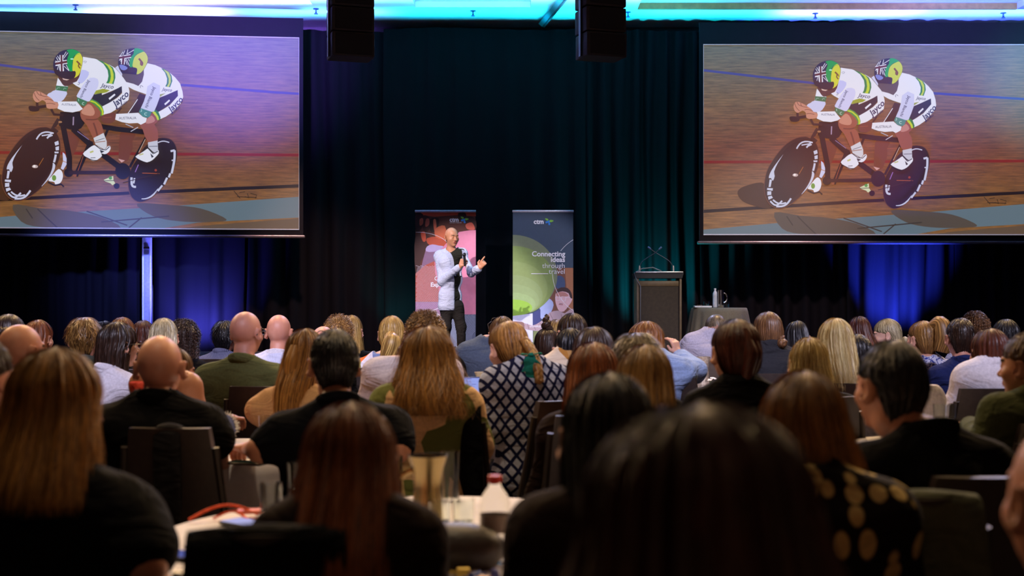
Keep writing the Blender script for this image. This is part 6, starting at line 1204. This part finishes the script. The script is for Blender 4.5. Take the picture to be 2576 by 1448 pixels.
# ---------------- round tables and what stands on them ----------------
WC = mat('white_tablecloth_linen', (224, 220, 226), 0.85, 0, 0.04, 40)
ZT = 0.74
def table(px, d, r, label, tl, drop=0.55, seed=0):
    x = (px-CX)/F*d; table_frame(r, ZT-0.003, (x, d, 0), tl, 'round tables'); return tablecloth(r, ZT, drop, WC, 'tablecloth', label, (x, d, 0), seed, 0.06, group='white tablecloths', folds=7, amp=0.035)
table(1071, 3.25, 0.72, 'white cloth on the nearest round table, along the bottom of the picture', 'nearest round table beneath the pitcher and bottles', 0.5, 1)
table(575, 5.2, 0.45, 'white cloth on the table left of the person in navy-black polo', 'round table left of the person in navy-black polo', 0.6, 2)
table(1150, 6.75, 0.50, 'white cloth on the table under the open laptop', 'round table under the open laptop', 0.6, 3)
table(1160, 10.3, 0.7, 'white cloth on the table nearest the man on stage', 'round table nearest the man on stage', 0.6, 4)
table(1775, 8.6, 0.62, 'white cloth on the bright table beside the light blue blouse', 'round table beside the light blue blouse', 0.6, 5)
table(2400, 5.35, 0.45, 'white cloth on the table left of the dark sage sweater', 'round table left of the dark sage sweater', 0.6, 6)
table(540, 8.0, 0.30, 'white cloth on the small far table left of olive green shirt', 'round table left of the olive green shirt', 0.6, 7)
table(175, 8.2, 0.35, 'white cloth on the table at far left before the short blond hair', 'round table at far left before the short blond hair', 0.6, 8)
zt = ZT+0.002
def on(px, d, z=zt): return ((px-CX)/F*d, d, z)
champ = mat('pitcher_champagne', (170, 150, 106), 0.2, 1.0, 0.05)
pitcher(on(1076, 3.2), 0.041, 0.215, 'tall flared steel pitcher on nearest table', math.radians(180), 1.25, champ, 'steel pitchers')
tumbler(on(1106, 3.1), 0.027, 0.115, 'left of two wet glasses in front of tall pitcher', 'wet glasses on nearest table', 0.6); tumbler(on(1166, 3.12), 0.0275, 0.118, 'right of two wet glasses in front of tall pitcher', 'wet glasses on nearest table', 0.55)
tumbler(on(1132, 3.85), 0.03, 0.15, 'tall plain tumbler just behind the tall pitcher on nearest table', None, 0)
tumbler(on(682, 3.35), 0.030, 0.125, 'glass on nearest table left of long auburn hair', 'glasses left of the auburn hair', 0.0); tumbler(on(748, 3.75), 0.03, 0.13, 'glass half hidden by the long auburn hair', 'glasses left of the auburn hair', 0.4)
tumbler(on(990, 3.9), 0.028, 0.13, 'ceramic-looking tumbler right of the long auburn hair behind pitcher', None, 0.0)
bottle(on(1245, 2.93), 0.034, 0.202, 'clear water bottle with red cap on nearest table', (206, 50, 34), None, True, (140, 132, 126))
# orange lanyard, phones, pen, bag
e = empty('lanyard', on(575, 3.55)); tagp(e, 'orange lanyard with clear badge holder on nearest table', 'lanyard'); orn = fabric('orange_webbing', (226, 92, 58))
t = np.linspace(0, 1, 20); MB().tube(np.stack([-0.09+0.17*t, 0.02*np.sin(t*3)-0.08+0.08*t, 0.008+0.03*np.sin(t*PI)], -1), 0.006, 6, flat=0.6).build('strap', orn, e)
MB().tube(np.stack([-0.03+0.10*t, -0.05+0.03*np.sin(t*4), 0.006+0.015*np.sin(t*PI)], -1), 0.005, 6, flat=0.6).build('strap', orn, e)
MB().box((0.06, 0.01, 0.016), (0.075, 0.045, 0.01), rotz(0.2), bev=0.003).build('badge_holder', mat('orange_plastic', (232, 110, 74), 0.35), e)
def phone(loc, rz, label, scr=(150, 160, 235), lit=0.7, group=None, cs=(24, 20, 22)):
    e = empty('mobile_phone', loc, rz); tagp(e, label, 'phone', group); MB().box((0, 0, 0.005), (0.074, 0.15, 0.009), bev=0.003).build('phone_case', mat('phone_case_rubber', cs, 0.5), e); MB().box((0, 0, 0.0102), (0.066, 0.14, 0.0012)).build('phone_screen', emit_mat('phone_glow', scr, lit), e, False); return e
phone(on(622, 3.42), 0.9, 'phone with pale lit screen beside the orange lanyard', (196, 196, 250), 0.8); phone(on(478, 2.98), 1.2, 'phone with dark case lying at bottom edge near coat-covered chair', (120, 130, 220), 0.55)
tagp(MB().tube([on(462, 3.1, zt+0.004), on(500, 3.1, zt+0.004), on(505, 3.1, zt+0.004)], [0.0035, 0.0035, 0.001], 8).build('pen', mat('grey_pen', (150, 150, 165), 0.4), None), 'thin grey pen on the white cloth at bottom left', 'pen')
Fd = Field((-0.2, -0.15, -0.02), (0.2, 0.15, 0.2), 0.009); Fd.ell((0, 0, 0.045), (0.105, 0.07, 0.05), None, 0.03); Fd.cap((-0.06, 0, 0.05), (0.06, 0, 0.045), 0.045, None, 0.04); Fd.disp(0.004, 5, 18)
e = empty('handbag', on(1140, 2.88)); tagp(e, 'round-edged dark brown leather handbag on nearest table', 'handbag'); bl = mat('brown_black_leather', (44, 36, 34), 0.45, 0, 0.2, 60, 0.2)
MB().add(*Fd.mesh()).build('bag_body', bl, e); a = np.linspace(0, PI, 16); MB().tube(np.stack([0.07*np.cos(a), 0*a-0.055, 0.045+0.02*np.sin(a)], -1), 0.007, 8).build('bag_handle', bl, e)
for i, (px, d, cc, nm) in enumerate(((1165, 2.78, (216, 186, 80), 'yellow'), (1195, 2.74, (50, 74, 150), 'blue'), (1245, 2.76, (90, 96, 170), 'violet-blue'), (1222, 2.70, (180, 150, 150), 'pale pink'))):
    e = empty('wrapped_sweet', on(px, d), i*0.8); tagp(e, f'{nm} wrapped sweet at the front of nearest table', 'sweet', 'wrapped sweets'); mm = mat('sweet_foil', cc, 0.25, 0.3)
    MB().tube([(-0.016, 0, 0.01), (-0.013, 0, 0.01), (0.013, 0, 0.01), (0.016, 0, 0.01)], [0.003, 0.0105, 0.0105, 0.003], 10).build('sweet_body', mm, e)
    for sx in (-1, 1): MB().tube([(sx*0.015, 0, 0.01), (sx*0.028, 0, 0.010)], [0.002, 0.011], 8, flat=0.4).build('twisted_end', mm, e)
e = empty('sunglasses', on(625, 4.95), 0.2); tagp(e, 'brown sunglasses case lying on table by the forearm', 'case')
MB().tube([(-0.07, 0, 0.02), (-0.05, 0, 0.021), (0.05, 0, 0.021), (0.07, 0, 0.02)], [0.008, 0.021, 0.021, 0.008], 12).build('case_shell', mat('brown_case', (84, 60, 44), 0.4), e); e.name = 'spectacle_case'
phone(on(622, 4.72), 1.2, 'dark wallet-cased phone beneath the fingers on left table', (70, 80, 60), 0.1, None, (50, 44, 32))
tumbler(on(672, 5.3), 0.036, 0.13, 'straight glass before the beige blouse', None, 0.35)
o = MB(); Fd = Field((-0.1, -0.1, -0.02), (0.1, 0.1, 0.16), 0.008); Fd.ell((0, 0, 0.06), (0.045, 0.05, 0.058), None, 0.01); e = empty('fluffy_hat', on(568, 5.5)); tagp(e, 'blue-grey cap with white fluffy rim on left table', 'hat'); MB().add(*Fd.mesh()).build('hat_body', fabric('blue_grey_felt', (110, 120, 170)), e)
mb = MB(); rs = np.random.RandomState(2)
for k in range(160):
    a = rs.uniform(-0.9, PI-0.4); p0 = np.array((0.045*math.cos(a), rs.uniform(-0.02, 0.02), 0.06+0.058*math.sin(a))); dv = p0-np.array((0, 0, 0.06)); dv = dv/np.linalg.norm(dv)+rs.normal(size=3)*0.4; mb.tube([p0, p0+dv*0.010], [0.002, 0.0004], 4)
mb.build('fluffy_rim', fabric('white_fluff', (226, 222, 214)), e)
# laptop
e = empty('laptop', on(1212, 6.45), math.radians(8)); tagp(e, 'open laptop with pale blue document screen beside diamond-print shirt', 'laptop'); lm = mat('laptop_shell', (50, 50, 58), 0.35, 0.6)
MB().box((0, 0, 0.009), (0.31, 0.21, 0.016), bev=0.004).build('keyboard_base', lm, e); R = rotx(math.radians(-14))
MB().box((0, 0.105+0.02, 0.115), (0.31, 0.008, 0.21), R, bev=0.003).build('lid', lm, e)
doc, nt, b = nodes('document_screen'); tc = nd(nt, 'ShaderNodeTexCoord'); wv = nd(nt, 'ShaderNodeTexWave', bands_direction='Z'); wv.inputs['Scale'].default_value = 22; link(nt, tc.outputs['Object'], wv.inputs['Vector']); n_ = nd(nt, 'ShaderNodeTexNoise'); n_.inputs['Scale'].default_value = 60; link(nt, tc.outputs['Object'], n_.inputs['Vector'])
mt = nd(nt, 'ShaderNodeMath', operation='MULTIPLY'); link(nt, wv.outputs['Fac'], mt.inputs[0]); link(nt, n_.outputs['Fac'], mt.inputs[1]); r = ramp(nt, [(0.45, lin((150, 170, 250))), (0.6, lin((96, 112, 200)))]); link(nt, mt.outputs[0], r.inputs[0]); link(nt, r.outputs[0], b.inputs['Emission Color']); b.inputs['Emission Strength'].default_value = 0.75; b.inputs['Base Color'].default_value = (0.02, 0.02, 0.03, 1)
MB().box((0, 0.1195, 0.115), (0.295, 0.0015, 0.195), R).build('display', doc, e, False)
MB().box((0, 0.1438-0.0, 0.206), (0.293, 0.001, 0.012), R).build('title_bar', emit_mat('title_glow', (60, 80, 190), 0.6), e, False)
# things on the other tables
tumbler(on(1172, 6.9), 0.028, 0.15, 'tall clear tumbler left of the laptop', None, 0.45)
pitcher(on(1150, 10.15), 0.05, 0.25, 'ribbed steel pitcher on the table nearest the stage', 0, 1.15, None, 'steel pitchers'); tumbler(on(1178, 10.0), 0.035, 0.12, 'round glass beside the pitcher nearest the stage', None, 0.5)
pitcher(on(1220, 6.98), 0.045, 0.22, 'flared cream pitcher between laptop and diamond-print shirt', 0, 1.3, mat('cream_glaze', (190, 176, 140), 0.3), None)
e = empty('table_sign', on(1172, 10.05)); e.location.z = zt; tagp(e, 'small black table sign with white lettering near the stage', 'sign'); MB().box((0, 0, 0.16), (0.07, 0.006, 0.07), bev=0.002).build('sign_card', mat('black_card', (16, 16, 18), 0.5), e, False); MB().tube([(0, 0.004, 0), (0, 0.004, 0.13)], 0.004, 6).build('sign_stem', chrome, e)
V, T = text_mesh('PLATINUM', 0.014, 0.0); MB().add(np.c_[V[:, 0], np.full(len(V), -0.0045), V[:, 1]+0.175], T).build('sign_lettering', mat('white_ink', (235, 235, 235), 0.6), e, False)
V, T = text_mesh('TABLE', 0.014, 0.0); MB().add(np.c_[V[:, 0], np.full(len(V), -0.0045), V[:, 1]+0.15], T).build('sign_lettering', mat('white_ink', (235, 235, 235), 0.6), e, False)
pitcher(on(1768, 8.75), 0.045, 0.23, 'hammered steel pitcher on the bright table at right of centre', math.radians(180), 1.2, mat('hammered_steel', (170, 162, 150), 0.28, 0.9, 0.3, 90, 0.8), 'steel pitchers')
tagp(MB().box(on(1724, 8.5, zt+0.042), (0.03, 0.03, 0.084), bev=0.003).build('gold_box', mat('gold_card', (170, 140, 60), 0.35, 0.6), None), 'small upright gold box on the bright table', 'box')
tagp(MB().box(on(1745, 8.7, zt+0.004), (0.10, 0.15, 0.006), rotz(0.1), bev=0.001).build('menu_card', mat('white_card', (235, 235, 240), 0.6), None), 'white card lying on the bright table', 'card')
e = empty('flower_arrangement', on(1796, 8.45)); tagp(e, 'low bunch of small white flowers on the bright table', 'flowers'); MB().lathe([(0, 0), (0.03, 0), (0.04, 0.05), (0.036, 0.052), (0, 0.045)], n=20).build('vase', mat('stone_vase', (150, 140, 110), 0.7), e)
for k in range(7):
    a = k*0.9; mb = MB()
    for q in range(5): b2 = q*2*PI/5; c = np.array((0.03*math.cos(a)+0.009*math.cos(b2), 0.03*math.sin(a)+0.009*math.sin(b2), 0.085+0.008*(k % 3))); mb.lathe([(0, -0.004), (0.008, 0), (0, 0.004)], c, 8)
    mb.build('blossom', mat('white_petal', (244, 244, 250), 0.6), e); MB().tube([(0.012*math.cos(a), 0.012*math.sin(a), 0.045), (0.03*math.cos(a), 0.03*math.sin(a), 0.082)], 0.0015, 4).build('stem', mat('leaf_green', (70, 96, 50), 0.6), e)
tumbler(on(2376, 5.15), 0.045, 0.19, 'large clear glass jug left of the chestnut bob chair', None, 0.7, 'glass_jug', 'jug')
tagp(MB().box(on(2455, 5.3, zt+0.01), (0.07, 0.05, 0.02), rotz(0.3), bev=0.008).build('tissue_packet', mat('tissue_plastic', (190, 200, 245), 0.4), None), 'pale blue tissue packet on the table left of dark sage sweater', 'packet')
tumbler(on(510, 8.0), 0.032, 0.15, 'straight glass at left elbow of the olive green shirt', None, 0.4)
bottle(on(174, 8.1), 0.03, 0.21, 'water bottle with red cap left of the short blond hair', (206, 50, 34)); tumbler(on(138, 8.12), 0.034, 0.14, 'glass right of the chestnut hair at left', None, 0.4)

# ================= THE MAN ON STAGE =================
def stage_speaker():
    d = 17.95; s = F/d; yaw = PI+0.68; R = rotz(yaw); head = P(1137, 595, d); root = np.array((P(1133, 760, d).x, d, ZS)); tol = lambda v: R.T@(np.array(v)-root)
    e = empty('person', tuple(root), yaw); tagp(e, 'person on stage in pale blazer speaking into microphone and pointing', 'person')
    C = tol((head.x, d-0.03, head.z-0.005)); Rh = rotz(-0.12+0.0)@rotx(-0.12); hs = 1.13
    Pp = lambda px, py, dy=0.0: tol((P(px, py, d).x, d+dy, P(px, py, d).z))
    shR, shL = Pp(1106, 644, 0.05), Pp(1163, 640, -0.02); 
    elR, wrR = Pp(1112, 708, -0.10), Pp(1160, 672, -0.34); elL, wrL = Pp(1187, 686, -0.12), Pp(1207, 676, -0.34)
    nb = (shR+shL)/2; nb[2] = Pp(0, 632)[2]; hip = Pp(1137, 775)[2]; ch_ = (shR+shL)/2
    def torso(Fd, i, low):
        zc = lambda py: Pp(0, py)[2]
        Fd.ell((ch_[0]*0.9, 0.0, zc(660)), (0.185+i, 0.125+i, 0.15+i), None, 0.06); Fd.ell((0, 0.02, zc(700)), (0.155+i, 0.118+i, 0.17+i), None, 0.06); Fd.ell((0, 0.0, zc(745)), (0.165+i, 0.115+i, 0.16+i), None, 0.06)
        Fd.cap(shR*(0.82, 1, 1), shL*(0.82, 1, 1), 0.062+i, None, 0.05)
        for q in (shR, shL): Fd.cap(q*(0.9, 1, 1)+(0, 0, 0.005), nb*(1, 1, 1)+(0, 0, 0.03), 0.052+i, 0.045+i*0.5, 0.05); Fd.ell(q, np.array((0.06, 0.062, 0.065))+i, None, 0.04)
    # skin
    mb = MB(); Fb = Field((-0.45, -0.5, hip-0.2), (0.45, 0.7, C[2]), 0.012); torso(Fb, -0.012, 0)
    for a, b_, c in ((shR, elR, wrR), (shL, elL, wrL)): Fb.cap(a, b_, 0.045, 0.038, 0.03); Fb.cap(b_, c, 0.038, 0.027, 0.02)
    Fb.cap(nb-(0, 0, 0.03), C+Rh@np.array((0, -0.02, -0.06)), 0.062, 0.058, 0.03); mb.add(*Fb.mesh())
    Fh = Field(C-0.2*np.array((1, 1, 1.2)), C+0.2, 0.0062); head_sdf(Fh, C, Rh, hs, True, 1.06); Fh.cap(nb-(0, 0, 0.03), C+Rh@np.array((0, -0.02, -0.06)), 0.062, 0.058, 0.03)
    V, Q = Fh.mesh(); L = (V[Q].mean(1)-C)@Rh/hs; mi = np.zeros(len(Q), int); mi[(((L[:, 0]/0.024)**2+((L[:, 2]+0.063)/0.0105)**2) < 1) & (L[:, 1] > 0.07)] = 1
    mi[(np.abs(np.abs(L[:, 0])-0.033) < 0.017) & (np.abs(L[:, 2]-0.026) < 0.0036) & (L[:, 1] > 0.06)] = 2; mb.add(V, Q, mi)
    tgt = Pp(1233, 641, -0.42); dp = tgt-wrL; dp /= np.linalg.norm(dp)
    Fk = Field(wrL-0.19, wrL+0.25, 0.0048); hand_sdf(Fk, wrL, dp, R.T@np.array((0.1, -1.0, 0.25)), -1, 0.5, 1.12, True, 0.0105); mb.add(*Fk.mesh())
    du = Pp(1172, 652, -0.36)-wrR; Fk = Field(wrR-0.17, wrR+0.24, 0.0048); hand_sdf(Fk, wrR, du+np.array((0, 0, 0.04)), R.T@np.array((-0.5, -0.8, 0.2)), 1, 0.95, 1.1, False, 0.0105); mb.add(*Fk.mesh())
    mb.build('body', [skin_mat((222, 152, 112)), mat('lips', (176, 90, 76), 0.5), mat('eyebrow', (110, 74, 50), 0.8)], e)
    # dark T-shirt
    Fs = Field((-0.4, -0.35, hip-0.12), (0.4, 0.35, nb[2]+0.12), 0.012); torso(Fs, 0.002, 0); Fs.cap(nb-(0, 0, 0.02), C+(0, 0, 0.02), 0.066, 0.075, 0.01, True); Fs.disp(0.003, 5, 20); MB().add(*Fs.mesh()).build('shirt', fabric('dark_olive_tee', (46, 44, 36)), e, sharp=0)
    # blazer, open down the front
    Fj = Field((-0.5, -0.55, hip-0.12), (0.5, 0.75, nb[2]+0.15), 0.0095); torso(Fj, 0.018, 0)
    for k, (a, b_, c) in enumerate(((shR, elR, wrR), (shL, elL, wrL))): Fj.cap(a, b_, 0.062, 0.056, 0.03); Fj.cap(b_, b_+(c-b_)*0.90, 0.058, 0.052, 0.03)
    Fj.ell((0, 0.0, hip+0.03), (0.195, 0.135, 0.14), None, 0.05); Fj.disp(0.005, 11, 13)
    Fj.cap(nb-(0, 0, 0.03), C+(0, 0.02, 0.02), 0.072, 0.09, 0.01, True)
    yf = 0.20; bot = np.array((-0.075, yf-0.03, hip-0.20)); mid = np.array((-0.045, yf-0.02, Pp(0, 700)[2])); top = np.array((0.0, yf-0.04, nb[2]+0.0))
    Fj.cap(bot, mid, 0.100, 0.085, 0.012, True); Fj.cap(mid, top, 0.085, 0.125, 0.012, True)
    Fj.plane((0, 0, -1), -(hip-0.03)); jm = fabric('pale_blazer_cloth', (206, 204, 222)); MB().add(*Fj.mesh()).build('blazer', jm, e, sharp=60)
    cj = np.array([v.co[:] for v in e.children[-1].data.vertices])
    def front(x, z):
        k = (np.abs(cj[:, 0]-x) < 0.02) & (np.abs(cj[:, 2]-z) < 0.02); return cj[k][:, 1].max()+0.004 if k.any() else 0.12
    zt, zb = nb[2]+0.02, Pp(0, 694)[2]
    for sx in (-1, 1):
        rows = []
        for t in np.linspace(0, 1, 14):
            z = zt+(zb-zt)*t; xi = -0.04*t+sx*(0.045+0.012*(1-t)); wd = 0.012+0.062*math.sin(PI*min(1, 0.25+t*0.8)) if t < 0.97 else 0.004; xo = xi+sx*wd
            yi = front(xi+sx*0.03, z)+0.003; yo = front(xo, z)+0.004; rows.append([(xi, yi, z), (xo, yo, z-0.006), (xo, yo-0.008, z-0.006), (xi, yi-0.008, z)])
        MB().grid(np.array(rows), caps=True).build('lapel', jm, e, True, 30)
    bm = mat('dark_button', (40, 34, 30), 0.4)
    def surf(px, py): # front-most blazer surface point towards the audience along the body's own front
        p = Pp(px, py, -0.5); return p
    tr = MB(); Ft = Field((-0.36, -0.3, -0.02), (0.36, 0.4, hip+0.16), 0.012); Ft.ell((0, 0, hip+0.02), (0.165, 0.125, 0.12), None, 0.05)
    k1, k2 = Pp(1122, 822, -0.06), Pp(1160, 822, 0.0); f1, f2 = Pp(1122, 884, 0.05), Pp(1160, 884, -0.02); h1, h2 = Pp(1124, 770, 0.0), Pp(1150, 770, 0.0)
    for a, b_, c in ((h1, k1, f1), (h2, k2, f2)): c[2] = 0.07; Ft.cap(a, b_, 0.098, 0.072, 0.04); Ft.cap(b_, c, 0.070, 0.052, 0.04)
    Ft.disp(0.005, 21, 20); tr.add(*Ft.mesh()).build('trousers', fabric('black_trouser_cloth', (44, 38, 34)), e, sharp=0)
    sh = MB()
    for c in (f1, f2): Fs = Field(c-(0.1, 0.12, 0.1), c+(0.1, 0.28, 0.1), 0.01); Fs.cap((c[0], c[1]-0.01, 0.045), (c[0], c[1]+0.17, 0.035), 0.045, 0.036, 0.03); Fs.cap((c[0], c[1], 0.05), (c[0], c[1], 0.10), 0.045, 0.045, 0.02); Fs.plane((0, 0, -1), 0.0); sh.add(*Fs.mesh())
    sh.build('shoes', mat('brown_shoe_leather', (60, 40, 30), 0.4), e)
    me = e.children[2].data; 
    # buttons sit on the blazer where the photograph shows them
    co = np.array([v.co[:] for v in me.vertices]); view = R.T@np.array((0, -1, 0)); wx = co@(R.T@np.array((1, 0, 0))); 
    mbb = MB()
    for px, py, rr in ((1160, 697, 0.012), (1161, 716, 0.012), (1148, 684, 0.007), (1151, 683, 0.007), (1154, 682, 0.007), (1145, 685, 0.007)):
        q = Pp(px, py); dx = (co-q)@(R.T@np.array((1, 0, 0))); dz = co[:, 2]-q[2]; near = (dx**2+dz**2) < 0.02**2
        if near.any(): c = co[near][np.argmax(co[near]@view)]; mbb.lathe([(0, -0.004), (rr, 0), (rr*0.8, 0.004), (0, 0.005)], c+view*0.004, 12, R=R.T@rotx(PI/2))
    mbb.build('buttons', bm, e)
    # microphone held in the right hand is its own thing
    pm = P(1170, 650, d); m0 = empty('handheld_microphone', (pm.x, d-0.42, pm.z-0.02)); tagp(m0, 'black handheld microphone in the hand of the man on stage', 'microphone')
    MB().tube([(0.012, 0, -0.10), (0.006, 0, 0.03)], [0.014, 0.017], 12).build('mic_body', mat('mic_black', (20, 20, 22), 0.4), m0); MB().lathe([(0.014, 0.03), (0.024, 0.045), (0.024, 0.07), (0.012, 0.085), (0, 0.087)], (0.004, 0, 0), 16).build('mic_grille', mat('mic_mesh', (50, 50, 54), 0.4, 0.6), m0)
stage_speaker()
print('objects', len(bpy.data.objects), 'verts', sum(len(m.vertices) for m in bpy.data.meshes))
